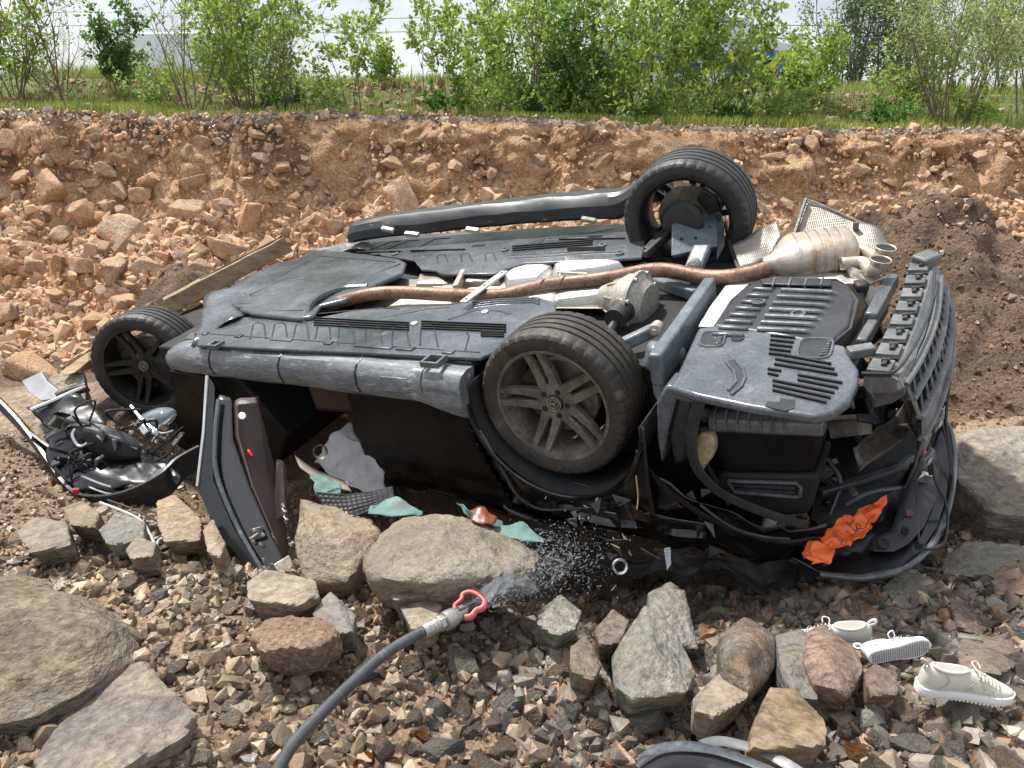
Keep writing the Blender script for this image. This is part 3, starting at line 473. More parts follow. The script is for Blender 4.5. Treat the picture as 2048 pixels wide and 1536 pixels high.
tag(scatter('slope_stones', np.column_stack([X, Y, Z]), S, M_ochre_s, tints(len(X), 49, [(0.9, 0.95, 1.0), (0.75, 0.75, 0.75), (1.0, 0.9, 0.85), (0.5, 0.45, 0.4)]), verge), kind='stuff')
# ------------------------------------------------------------------ car materials
M_plas = material('grey_black_plastic', [(0.3, (0.034, 0.039, 0.046)), (0.5, (0.078, 0.087, 0.098)), (0.75, (0.155, 0.165, 0.177))], scale=2.6, detail=8, rough=(0.13, 0.38), bump=0.3, bscale=10, bdist=0.01, layer=((0.22, 0.21, 0.19), 8, 0.60, 0.80), layer2=((0.13, 0.105, 0.08), 3.3, 0.62, 0.76), fine=(60, 0.35), rand=False)
M_plasd = material('dark_plastic', [(0.3, (0.012, 0.013, 0.015)), (0.7, (0.04, 0.041, 0.044))], scale=4, rough=(0.25, 0.5), bump=0.1, bscale=50, fine=(40, 0.3), rand=False)
M_blk = material('scratched_black_paint', [(0.35, (0.003, 0.003, 0.004)), (0.75, (0.010, 0.010, 0.011))], scale=3, rough=(0.12, 0.4), coat=0.35, layer=((0.05, 0.042, 0.034), 4, 0.66, 0.82), rand=False)
M_dirtblk = material('dirty_black_paint', [(0.35, (0.003, 0.003, 0.004)), (0.75, (0.008, 0.008, 0.008))], scale=5, rough=(0.2, 0.42), coat=0.0, spec=0.22, bump=0.1, bscale=40, layer=((0.028, 0.024, 0.02), 9, 0.64, 0.82), fine=(70, 0.4), rand=False)
M_sill = material('scraped_sill', [(0.3, (0.09, 0.10, 0.11)), (0.55, (0.17, 0.18, 0.19)), (0.8, (0.33, 0.34, 0.34))], scale=9, detail=8, rough=(0.25, 0.55), stretch=(0.5, 2, 2), layer=((0.55, 0.55, 0.53), 16, 0.58, 0.74), fine=(60, 0.4), rand=False)
M_rub = material('tyre_rubber', [(0.3, (0.018, 0.018, 0.019)), (0.7, (0.042, 0.04, 0.038))], scale=8, rough=(0.45, 0.7), bump=0.15, bscale=50, layer=((0.12, 0.095, 0.07), 11, 0.66, 0.80), fine=(60, 0.3), rand=False)
M_rubm = material('muddy_tyre_rubber', [(0.3, (0.022, 0.02, 0.018)), (0.7, (0.055, 0.046, 0.036))], scale=8, rough=(0.5, 0.75), bump=0.2, bscale=50, layer=((0.17, 0.125, 0.08), 6, 0.56, 0.74), fine=(60, 0.35), rand=False)
M_rim = material('muddy_dark_rim', [(0.3, (0.085, 0.075, 0.064)), (0.55, (0.18, 0.162, 0.138)), (0.8, (0.31, 0.28, 0.24))], scale=9, rough=(0.3, 0.6), metal=0.35, bump=0.3, bscale=60, layer=((0.40, 0.33, 0.25), 16, 0.62, 0.74), fine=(60, 0.3), rand=False)
M_rimd = material('dark_rim', [(0.3, (0.025, 0.023, 0.02)), (0.7, (0.065, 0.058, 0.05))], scale=9, rough=(0.28, 0.5), metal=0.6, bump=0.2, bscale=60, layer=((0.14, 0.12, 0.095), 14, 0.64, 0.78), rand=False)
M_exh = material('rusty_exhaust', [(0.25, (0.10, 0.055, 0.038)), (0.5, (0.235, 0.14, 0.098)), (0.7, (0.33, 0.21, 0.14)), (0.85, (0.42, 0.32, 0.22))], scale=5, rough=(0.4, 0.65), metal=0.45, bump=0.15, bscale=50, fine=(60, 0.45), layer=((0.10, 0.065, 0.055), 7, 0.58, 0.72), rand=False)
M_muf = material('stained_muffler_steel', [(0.25, (0.30, 0.235, 0.175)), (0.55, (0.48, 0.41, 0.335)), (0.8, (0.62, 0.57, 0.51))], scale=3, rough=(0.35, 0.55), metal=0.55, bump=0.1, bscale=40, layer=((0.34, 0.20, 0.10), 4, 0.58, 0.74), fine=(50, 0.2), rand=False)
def shield_material(name, c, pitch, b):
    m = material(name, [(0.3, tuple(0.72 * x for x in c)), (0.7, c)], scale=5, rough=(0.32, 0.5), metal=0.75, layer=((0.30, 0.26, 0.20), 5, 0.60, 0.78), rand=False)
    nt = m.node_tree; N = nt.nodes; v = N.new('ShaderNodeTexVoronoi'); v.inputs['Scale'].default_value = pitch; v.inputs['Randomness'].default_value = 0.12; tc = N.new('ShaderNodeTexCoord'); bp = N.new('ShaderNodeBump'); bp.inputs['Strength'].default_value = b; bp.inputs['Distance'].default_value = 0.006
    nt.links.new(tc.outputs['Object'], v.inputs['Vector']); nt.links.new(v.outputs['Distance'], bp.inputs['Height']); nt.links.new(bp.outputs['Normal'], N['Principled BSDF'].inputs['Normal']); return m
M_shield = shield_material('dimpled_heat_shield', (0.72, 0.71, 0.67), 120, 0.4)
M_shield2 = shield_material('dirty_heat_shield', (0.36, 0.33, 0.28), 110, 0.45)
M_cast = material('cast_aluminium', [(0.3, (0.30, 0.275, 0.235)), (0.7, (0.52, 0.49, 0.44))], scale=6, rough=(0.45, 0.65), metal=0.5, bump=0.25, bscale=60, layer=((0.20, 0.155, 0.11), 6, 0.58, 0.74), fine=(60, 0.3), rand=False)
M_frame = material('blue_grey_subframe', [(0.3, (0.065, 0.082, 0.094)), (0.55, (0.135, 0.158, 0.172)), (0.8, (0.23, 0.245, 0.25))], scale=4, rough=(0.3, 0.5), layer=((0.27, 0.24, 0.19), 6, 0.60, 0.78), fine=(50, 0.25), rand=False)
M_alu = material('bright_aluminium', [(0.3, (0.55, 0.54, 0.51)), (0.7, (0.74, 0.73, 0.70))], scale=8, rough=(0.3, 0.5), metal=0.6, fine=(60, 0.2), rand=False)
M_panel = material('bare_beige_panel', [(0.3, (0.26, 0.235, 0.18)), (0.7, (0.44, 0.41, 0.33))], scale=6, rough=(0.3, 0.5), metal=0.2, fine=(50, 0.3), layer=((0.22, 0.20, 0.17), 4, 0.56, 0.72), rand=False)
M_gpl = material('grey_carrier_plastic', [(0.3, (0.07, 0.073, 0.074)), (0.55, (0.13, 0.135, 0.135)), (0.8, (0.22, 0.22, 0.215))], scale=5, rough=(0.35, 0.55), layer=((0.30, 0.27, 0.22), 7, 0.58, 0.76), fine=(50, 0.3), rand=False)
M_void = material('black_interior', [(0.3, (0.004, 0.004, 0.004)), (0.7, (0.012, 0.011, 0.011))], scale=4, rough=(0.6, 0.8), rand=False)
M_leather = material('brown_leather', [(0.3, (0.045, 0.028, 0.025)), (0.7, (0.085, 0.055, 0.05))], scale=5, rough=(0.35, 0.5), bump=0.2, bscale=120, rand=False)
M_steel = material('bent_steel', [(0.3, (0.06, 0.055, 0.05)), (0.55, (0.15, 0.135, 0.115)), (0.8, (0.30, 0.265, 0.21))], scale=6, rough=(0.25, 0.5), metal=0.4, layer=((0.34, 0.28, 0.19), 8, 0.58, 0.72), fine=(50, 0.35), rand=False)
M_chrome = material('worn_chrome', [(0.3, (0.5, 0.5, 0.48)), (0.7, (0.75, 0.75, 0.73))], scale=10, rough=(0.12, 0.3), metal=0.9, rand=False)
M_bottle = material('yellowed_bottle_plastic', [(0.3, (0.30, 0.23, 0.14)), (0.7, (0.52, 0.43, 0.29))], scale=5, rough=(0.35, 0.5), fine=(40, 0.3), rand=False)
M_orange = material('orange_bag_plastic', [(0.3, (0.72, 0.10, 0.02)), (0.7, (0.88, 0.17, 0.04))], scale=4, rough=(0.22, 0.35), rand=False)
M_white = material('white_cloth', [(0.3, (0.34, 0.325, 0.31)), (0.7, (0.52, 0.505, 0.49))], scale=5, rough=(0.8, 0.9), layer=((0.30, 0.26, 0.22), 6, 0.62, 0.78), rand=False)
M_teal = material('teal_cloth', [(0.3, (0.05, 0.12, 0.11)), (0.7, (0.13, 0.24, 0.215))], layer=((0.10, 0.09, 0.07), 9, 0.55, 0.75), scale=5, rough=(0.6, 0.8), rand=False)
M_red = material('red_plastic', [(0.3, (0.30, 0.02, 0.02)), (0.7, (0.45, 0.04, 0.03))], scale=8, rough=(0.35, 0.5), rand=False)
M_glass = material('headlight_lens', [(0.5, (0.75, 0.80, 0.85))], rough=(0.04, 0.04), trans=0.85, rand=False)
M_ink = material('black_print', [(0.5, (0.012, 0.011, 0.01))], rough=(0.5, 0.5), rand=False)
def lit(name, c, e):
    m = material(name, [(0.5, c)], rough=(0.3, 0.3), rand=False); b = m.node_tree.nodes['Principled BSDF']; b.inputs['Emission Color'].default_value = (*c, 1); b.inputs['Emission Strength'].default_value = e; return m

# ------------------------------------------------------------------ car frame: u rearward, v towards the far side, w out of the upturned floor
def euler_zyx(a):
    cx, sx, cy, sy, cz, sz = math.cos(a[0]), math.sin(a[0]), math.cos(a[1]), math.sin(a[1]), math.cos(a[2]), math.sin(a[2])
    return np.array([[cz, -sz, 0], [sz, cz, 0], [0, 0, 1]]) @ np.array([[cy, 0, sy], [0, 1, 0], [-sy, 0, cy]]) @ np.array([[1, 0, 0], [0, cx, -sx], [0, sx, cx]])
CAR_R = euler_zyx((0.2209, -0.0946, -0.5520)); CAR_T = np.array([0.6009, 3.7183, 0.7648])
Mc = Matrix.Identity(4)
for i in range(3):
    for j in range(3): Mc[i][j] = CAR_R[i, j]
    Mc[i][3] = CAR_T[i]
car = empty('overturned_car', M=Mc)
tag(car, 'black saloon car lying wrecked on its roof with wheels in the air', 'car')
def toc(p): return CAR_R.T @ (np.asarray(p) - CAR_T)
def on(px, py, ax, val):
    d = CAR_R.T @ ray(px, py); c = CAR_R.T @ (CAM - CAR_T); return c + d * ((val - c[ax]) / d[ax])
def W(px, py, w=0.2): return on(px, py, 2, w)
def V(px, py, v=-0.85): return on(px, py, 1, v)
def Dp(px, py, d): return toc(at_depth(px, py, d))
def polyW(pts, w): return [W(p[0], p[1], p[2] if len(p) > 2 else w) for p in pts]
def polyV(pts, v): return [V(p[0], p[1], p[2] if len(p) > 2 else v) for p in pts]
def polyD(pts, d=None): return [Dp(p[0], p[1], p[2] if len(p) > 2 else d) for p in pts]
def plate(name, pts, th, mat, parent=car, n=(0, 0, -1), bevel=0.004, jit=0, **k):
    return MB().prism(pts, np.asarray(n, float) * th).build(name, mat, parent, bevel=bevel, jit=jit, **k)
def sheet(name, A, B, mat, parent, n=14, m=10, amp=0.01, sc=9, th=0.004, seed=1, fold=None):
    """crumpled sheet between two polylines A and B (equal length)"""
    A = np.asarray(A, float); B = np.asarray(B, float); ta = np.linspace(0, 1, len(A)); tt = np.linspace(0, 1, n)
    a = np.stack([np.interp(tt, ta, A[:, k]) for k in range(3)], 1); b = np.stack([np.interp(tt, ta, B[:, k]) for k in range(3)], 1); s = np.linspace(0, 1, m)[None, :, None]
    P = a[:, None] * (1 - s) + b[:, None] * s; P = P + amp * np.stack([fbm(P * sc, 3, seed), fbm(P * sc, 3, seed + 3), fbm(P * sc, 3, seed + 6)], -1)
    return MB().grid(P).build(name, mat, parent, sm=50, solid=th)
def smoothpath(P, n=40):
    P = np.asarray(P, float); t = np.linspace(0, len(P) - 1, n); i = np.clip(t.astype(int), 0, len(P) - 2); f = (t - i)[:, None]
    p0 = P[np.maximum(i - 1, 0)]; p1 = P[i]; p2 = P[i + 1]; p3 = P[np.minimum(i + 2, len(P) - 1)]
    return 0.5 * (2 * p1 + (p2 - p0) * f + (2 * p0 - 5 * p1 + 4 * p2 - p3) * f ** 2 + (3 * p1 - p0 - 3 * p2 + p3) * f ** 3)

# ---- body shell
pan = MB().prism([(-2.75, -0.80, 0.10), (-0.48, -0.80, 0.10), (-0.44, -0.58, 0.10), (0.42, -0.58, 0.10), (0.44, -0.70, 0.10), (0.96, -0.66, 0.10), (0.96, 0.72, 0.10), (0.44, 0.78, 0.10), (0.42, 0.58, 0.10), (-0.44, 0.58, 0.10), (-0.48, 0.80, 0.10), (-2.75, 0.80, 0.10)], (0, 0, -0.10)).build('floor_pan', M_void, car, bevel=0.01)
MB().prism([(-2.3, 0.84, 0.05), (0.9, 0.84, 0.05), (1.05, 0.8, -0.4), (0.6, 0.62, -0.78), (-1.7, 0.60, -0.80), (-2.5, 0.80, -0.42)], (0, 0.03, 0)).build('body_side', M_blk, car, bevel=0.01)
gu, gv = np.meshgrid(np.linspace(-2.0, 0.75, 26), np.linspace(-0.62, 0.62, 14), indexing='ij')
MB().grid(np.stack([gu, gv, -0.80 - 0.05 * (1 - (gv / 0.62) ** 2) + 0.05 * fbm(np.stack([gu * 2, gv * 2, gu * 0], -1), 3, 4)], -1)).build('roof', M_blk, car, solid=0.015)
MB().prism([(-2.75, -0.74, 0.0), (-3.5, -0.70, -0.05), (-3.62, 0.0, -0.1), (-3.5, 0.7, -0.05), (-2.75, 0.74, 0.0)], (0.05, 0, -0.42)).build('engine_bay', M_void, car, bevel=0.03, jit=0.05)
MB().prism([(-2.45, -0.74, 0.0), (-2.2, -0.74, -0.1), (-2.0, -0.7, -0.5), (-2.2, -0.7, -0.75), (-2.5, -0.7, -0.5)], (0, 1.45, 0)).build('dashboard', M_void, car, bevel=0.02)
for vv in (-0.40, 0.40):                                         # front seats hanging from the floor
    st = MB().prism([(-1.75, vv - 0.25, -0.12), (-1.25, vv - 0.25, -0.10), (-1.2, vv - 0.25, -0.30), (-1.75, vv - 0.25, -0.34)], (0, 0.5, 0)).build('seat', M_leather, car, bevel=0.04, seg=3)
    MB().prism([(-1.28, vv - 0.24, -0.22), (-1.12, vv - 0.24, -0.24), (-0.98, vv - 0.22, -0.76), (-1.10, vv - 0.22, -0.78)], (0, 0.48, 0)).build('seat_back', M_leather, st, bevel=0.04, seg=3)

# ---- near sill and its scraped cover
us = np.linspace(-2.53, -0.40, 60); prof = [(-0.79, 0.165), (-0.84, 0.175), (-0.895, 0.165), (-0.925, 0.13), (-0.935, 0.08), (-0.925, 0.03), (-0.895, 0.0), (-0.84, 0.0)]
secs = []
for u_ in us:
    e = smooth(-0.75, -0.40, u_); f_ = smooth(-2.40, -2.55, u_)
    secs.append([(u_, v_ - 0.02 * e + 0.02 * f_, w_ * (1 - 0.25 * f_) - 0.05 * e * (w_ < 0.1) + 0.004 * vnoise(np.array([u_ * 7, w_ * 30, 0]), 3)) for v_, w_ in prof])
sill = MB().loft(secs).build('sill_cover', M_sill, car, sm=40)
MB().prism([(u_, -0.925 + dv, w_) for u_, w_, dv in ((-0.86, 0.135, 0), (-0.70, 0.135, 0), (-0.70, 0.065, -.013), (-0.86, 0.065, -.013))], (0, -0.006, 0)).build('jack_cover', M_sill, sill, bevel=0.004)
for u_ in (-2.1, -1.55, -1.02, -0.62): MB().tube([(u_ + 0.002, v_ * 1.003, w_ + 0.002) for v_, w_ in prof[1:6]], 0.004, 5).build('seam', M_plasd, sill)
# flange with clips between sill and undertray
MB().prism([(-2.45, -0.80, 0.172), (-0.42, -0.80, 0.172), (-0.42, -0.74, 0.185), (-2.45, -0.74, 0.185)], (0, 0, -0.05)).build('sill_flange', M_plas, car, bevel=0.006)
for i, u_ in enumerate((-2.30, -1.98, -1.64, -1.30, -1.00, -0.80, -0.55)):
    L_ = (0.10, 0.05, 0.16, 0.05, 0.24, 0.10, 0.06)[i]
    MB().box((u_, -0.775, 0.196), (L_, 0.035, 0.022)).build('clip', M_plasd if i % 2 else M_plas, car, bevel=0.004)
for (x_, y_, q) in ((432, 690, 1), (868, 722, 1.3)):                # jacking point sockets
    c = W(x_, y_, 0.2); b = MB()
    for s_ in (-1, 1): b.box(c + (s_ * 0.032 * q, 0, 0), (0.014, 0.06 * q, 0.03)).box(c + (0, s_ * 0.028 * q, 0), (0.078 * q, 0.012, 0.03))
    b.build('jacking_socket', M_gpl, car, bevel=0.004)

# ---- undertrays
def ribs_px(parent, lines, w, r=0.005, mat=None, name='rib', flat=0.6):
    for ln in lines: MB().tube([W(p[0], p[1], w) for p in ln], r, 6, flat=flat).build(name, mat or M_plas, parent)
def slots_px(parent, lines, w, wd=0.011, mat=None, name='slot'):
    for a, b in lines: MB().bar(W(*a, w), W(*b, w), wd, 0.012).build(name, mat or M_void, parent)
near = [(392, 690), (404, 655), (425, 640), (500, 633), (600, 630), (640, 634), (720, 618), (905, 610), (945, 600), (1075, 592), (1112, 606), (1110, 660), (985, 705), (960, 716)]
tray_n = plate('undertray', polyW(near, 0.2), 0.018, M_plas, bevel=0.006)
ribs_px(tray_n, [[(x0 - 20, 678), (x0 - 14, 650), (x0 - 10, 646), (x0 + 4, 646), (x0 + 8, 650), (x0 + 12, 678)] for x0 in (520, 563, 606, 650)] + [[(x0, 690), (x0 + 2, 655), (x0 + 7, 650), (x0 + 22, 651), (x0 + 28, 656), (x0 + 36, 694)] for x0 in (676, 730, 784, 840)]
        + [[(895, 640), (955, 621), (1000, 622), (1020, 628)], [(630, 628), (760, 616), (800, 618)], [(930, 700), (938, 672), (928, 655)], [(420, 668), (600, 680), (960, 705)], [(760, 637), (860, 618), (900, 615)]], 0.2005, 0.0045, M_plasd)
slots_px(tray_n, [((628, 636 + k * 4.6), (818, 646 + k * 4.6)) for k in range(4)] + [((843, 643 + k * 4.6), (1012, 650 + k * 4.6)) for k in range(4)] + [((962, 664 + k * 4), (1008, 665 + k * 4)) for k in range(3)], 0.203, 0.0045)
ribs_px(tray_n, [[(945, 604 + k * 4.5), (1000, 598 + k * 4), (1068, 596 + k * 4), (1078, 600 + k * 4)] for k in range(3)], 0.202, 0.006)
for x_, y_ in ((829, 648), (610, 641), (970, 625)): MB().lathe([(0.018, 0), (0.018, 0.008), (0.012, 0.010), (0.0, 0.010)], 16, W(x_, y_, 0.2)).build('fastener', M_alu, tray_n)
far = [(700, 500), (722, 486), (752, 473), (980, 461), (1235, 447), (1258, 452), (1262, 468), (1290, 480), (1284, 514), (1215, 519), (1050, 526), (1010, 538), (990, 547), (885, 548), (870, 540), (842, 538), (828, 520)]
tray_f = plate('undertray', polyW(far, 0.2), 0.018, M_plas, bevel=0.006)
ribs_px(tray_f, [[(735, 502), (780, 484), (802, 482)], [(770, 500), (815, 482), (840, 480)], [(836, 496), (870, 478), (900, 476)], [(876, 526), (874, 514), (878, 509), (890, 510), (896, 524)], [(924, 524), (922, 511), (926, 507), (938, 508), (944, 522)], [(972, 522), (970, 509), (974, 505), (986, 506), (992, 520)],
                [(1065, 496), (1090, 478), (1230, 470)], [(1020, 518), (1110, 512), (1200, 505), (1240, 506)], [(1015, 512), (1110, 507), (1200, 500)], [(1150, 470), (1230, 458)]], 0.2005, 0.0045, M_plasd)
slots_px(tray_f, [((690 + 130 * k, 506 - 4 * k), (800 + 130 * k, 503 - 4 * k)) for k in range(2)] + [((1025, 501 - k * 4), (1185, 489 - k * 4)) for k in range(3)] + [((1135, 500 - k * 4), (1210, 500 - k * 4)) for k in range(2)] + [((1118, 479), (1250, 477)), ((700, 511), (760, 510))], 0.203, 0.008)
for x_, y_ in ((1010, 501), (1205, 492), (790, 509), (1240, 508)): MB().lathe([(0.024, 0), (0.024, 0.010), (0.014, 0.012), (0.012, 0.004), (0, 0.004)], 18, W(x_, y_, 0.2)).build('fastener', M_gpl, tray_f)
mid = [(462, 588), (540, 545), (628, 500), (680, 502), (798, 516), (812, 524), (806, 545), (735, 578), (690, 600), (640, 610), (628, 632), (600, 636), (500, 628), (455, 606)]
tray_m = plate('gearbox_cover', polyW(mid, 0.225), 0.03, M_plas, bevel=0.012, jit=0.01)
ribs_px(tray_m, [[(640, 590), (720, 560), (800, 528)], [(620, 520), (560, 552), (490, 588)], [(500, 590), (575, 556), (660, 566), (590, 596), (500, 592)], [(480, 606), (560, 612), (636, 606)], [(640, 512), (790, 524)], [(470, 614), (560, 622), (625, 620)]], 0.227, 0.006, M_plasd)
ribs_px(tray_m, [[(625 + 22 * k, 505 + 3.0 * k), (560 + 22 * k, 545 + 3.0 * k)] for k in range(7)], 0.226, 0.005)
MB().tube(smoothpath([W(612, 640, .2), W(620, 610, .24), W(650, 588, .25), W(690, 578, .23), W(735, 575, .22)], 20), 0.022, 8).build('pipe_tunnel_lip', M_plas, tray_m)
ft = sheet('torn_front_cover', [W(380, 692, .18), W(400, 650, .2), W(408, 615, .22), W(420, 592, .24), W(520, 540, .24), W(625, 498, .22), W(740, 486, .2)], [W(395, 700, .15), W(440, 655, .2), W(480, 636, .22), W(500, 612, .21), W(600, 560, .21), W(660, 520, .2), W(742, 497, .2)], M_plas, car, 30, 10, 0.028, 6, 0.006, 5)
sheet('torn_floor_flap', [W(612, 500, .21), W(640, 492, .23), W(690, 484, .24), W(735, 478, .22)], [W(630, 508, .22), W(700, 500, .23), W(720, 500, .21), W(750, 498, .2)], M_gpl, car, 16, 8, 0.02, 9, 0.004, 8)

# ---- tunnel: heat shields, strap, exhaust
tun = MB().grid(np.array([[W(x_, y_ + 0, 0.2) * np.array([1, 1, 0]) + (0, 0, 0.155 - 0.06 * math.sin(math.pi * k / 6)) for k, y_ in enumerate(np.linspace(ya, yb, 7))] for x_, ya, yb in ((700, 560, 622), (800, 545, 618), (900, 545, 612), (1000, 540, 606), (1100, 526, 600), (1200, 516, 600), (1290, 508, 600))])).build('tunnel_shield', M_shield2, car, solid=0.004)
def bulge(name, pts, w, h, mat, parent=car, k=0.72):
    P = np.array(polyW(pts, w)); c = P.mean(0); T1 = c + (P - c) * (0.5 + k / 2) + (0, 0, h * 0.8); T2 = c + (P - c) * (k * 0.75) + (0, 0, h)
    return MB().loft([P - (0, 0, 0.03), P, T1, T2]).build(name, mat, parent, sm=70, bevel=0.004)
bulge('heat_shield', [(1000, 548), (1060, 528), (1105, 524), (1112, 548), (1080, 572), (1012, 578)], 0.13, 0.06, M_shield)
bulge('heat_shield', [(1098, 528), (1140, 522), (1240, 524), (1254, 542), (1200, 552), (1110, 562)], 0.14, 0.06, M_shield)
bulge('heat_shield', [(900, 598), (1000, 588), (1090, 582), (1130, 590), (1100, 608), (920, 608)], 0.15, 0.03, M_shield)
bulge('heat_shield', [(1090, 600), (1140, 582), (1240, 578), (1258, 590), (1190, 606), (1110, 615)], 0.12, 0.05, M_shield)
bulge('shield_box', [(928, 556), (1000, 552), (1005, 575), (925, 580)], 0.12, 0.055, M_shield2)
bulge('shield_box', [(838, 556), (905, 552), (902, 578), (830, 580)], 0.12, 0.04, M_shield2)
MB().bar(W(912, 578, .18), W(928, 546, .18), 0.035, 0.05).build('tunnel_bracket', M_muf, car, bevel=0.006)
st = MB().bar(W(926, 605, .235), W(1010, 543, .235), 0.045, 0.012).build('tunnel_brace', M_alu, car, bevel=0.003)
for a in (0.08, 0.5, 0.92): MB().lathe([(0.007, 0), (0.007, 0.008), (0, 0.008)], 8, W(926, 605, .235) * (1 - a) + W(1010, 543, .235) * a + (0, 0, .004)).build('bolt', M_cast, st)
path = [W(600, 632, .10), W(640, 618, .16), W(690, 601, .20), W(745, 588, .215), (W(800, 585, .21)), W(880, 589, .2), W(960, 592, .19), W(1010, 590, .185), W(1060, 578, .2), W(1110, 568, .2), W(1180, 561, .2), W(1240, 552, .21), W(1300, 541, .225), W(1345, 542, .225), W(1400, 553, .21), W(1450, 555, .21), W(1500, 547, .22), W(1540, 535, .23)]
pipe = MB().tube(smoothpath(path, 90), 0.037, 18).build('exhaust_pipe', M_exh, car, sm=60)
for x_, y_ in ((1086, 573), (1128, 566)):
    c = W(x_, y_, .2); MB().tube([c + (-0.012, 0.004, 0), c + (0.012, -0.004, 0)], 0.0405, 18).build('clamp', M_exh, pipe, sm=60)
for a, b, w_ in (((1115, 545), (1175, 548), 0.23), ((1118, 535), (1122, 560), 0.225)): MB().tube([W(*a, w_), W(*b, w_)], 0.007, 8).build('hanger_rod', M_cast, car)

# ---- rear axle: final drive, subframe, arms
dc = W(1262, 604, 0.16); dif = MB()
dif.lathe([(0.02, -0.16), (0.055, -0.16), (0.075, -0.12), (0.10, -0.07), (0.135, -0.02), (0.145, 0.03), (0.145, 0.05), (0.125, 0.06), (0.10, 0.10), (0.0, 0.11)], 28, dc, (0.96, -0.1, -0.10)).build('final_drive', M_cast, car, sm=40)
dif_o = car.children[-1]
MB().lathe([(0.158, 0.028), (0.158, 0.046), (0.10, 0.047), (0.10, 0.027)], 28, dc, (0.96, -0.1, -0.10), closed=True).build('flange', M_cast, dif_o, bevel=0.003)
for k in range(8):
    a = k * math.pi / 4 + 0.3; A = np.array([0.96, -0.1, -0.10]); A /= np.linalg.norm(A); x_ = np.cross((0, 0, 1), A); x_ /= np.linalg.norm(x_); y_ = np.cross(A, x_); e = x_ * math.cos(a) + y_ * math.sin(a)
    MB().bar(dc - A * 0.11 + e * 0.08, dc + A * 0.03 + e * 0.142, 0.012, 0.016, e).build('cooling_fin', M_cast, dif_o, bevel=0.003); MB().lathe([(0.010, 0.03), (0.010, 0.06), (0, 0.06)], 8, dc + e * 0.147, A).build('bolt', M_cast, dif_o)
MB().lathe([(0.055, 0), (0.06, 0.02), (0.05, 0.05), (0.05, 0.12), (0, 0.12)], 20, dc + (0.01, -0.10, 0.01), (0, -1, 0)).build('axle_boot', M_rub, dif_o)
MB().tube([dc + (0.01, -0.18, 0), dc + (0, -0.62, -0.10)], 0.022, 12).build('drive_shaft', M_plasd, dif_o)
for sgn, pa, pb in ((1, (1422, 582), (1312, 742)),):
    A = W(*pa, 0.18); B = W(*pb, 0.18); xm = MB().bar(A, B, 0.055, 0.14).build('subframe_crossmember', M_frame, car, bevel=0.012, seg=3)
    dirv = (B - A) / np.linalg.norm(B - A); nrm = np.array([-dirv[1], dirv[0], 0]); nrm = nrm if nrm[0] < 0 else -nrm
    for q in (0.16, 0.56): MB().lathe([(0.034, 0), (0.034, 0.012), (0.028, 0.014), (0.024, 0.008), (0.014, 0.008), (0.012, 0.018), (0, 0.018)], 20, A + (B - A) * q + nrm * 0.027, nrm).build('bushing', M_panel, xm)
    q0 = A + (B - A) * 0.36 + nrm * 0.0275; MB().prism([q0 - dirv * 0.07 + (0, 0, 0.03), q0 + dirv * 0.07 + (0, 0, 0.035), q0 + dirv * 0.045 + (0, 0, -0.035)], nrm * 0.002).build('triangular_hole', M_void, xm, bevel=0)
MB().bar(W(1300, 560, .12), W(1395, 590, .14), 0.05, 0.06).build('subframe_rail', M_frame, car, bevel=0.01)
MB().bar(W(1380, 585, .14), W(1480, 560, .14), 0.06, 0.06).build('subframe_rail', M_frame, car, bevel=0.01)
arm = MB().bar(W(1240, 692, .15), W(1318, 655, .19), 0.045, 0.055).build('control_arm', M_frame, car, bevel=0.01)
MB().lathe([(0.028, 0), (0.028, 0.05), (0.012, 0.055), (0.012, 0.065), (0, 0.065)], 16, W(1316, 652, .2), (0.1, -1, 0)).build('bushing', M_cast, arm)
MB().prism(polyW([(1300, 740), (1335, 715), (1372, 690), (1400, 655), (1395, 720), (1350, 770), (1318, 770)], 0.10), (0, 0, -0.12)).build('wheel_arch_panel', M_frame, car, bevel=0.015)
MB().box(W(1330, 715, .12), (0.16, 0.10, 0.12), rotmat(0, 0.3, 0.5)).build('spring_seat', M_frame, car, bevel=0.03, seg=4)

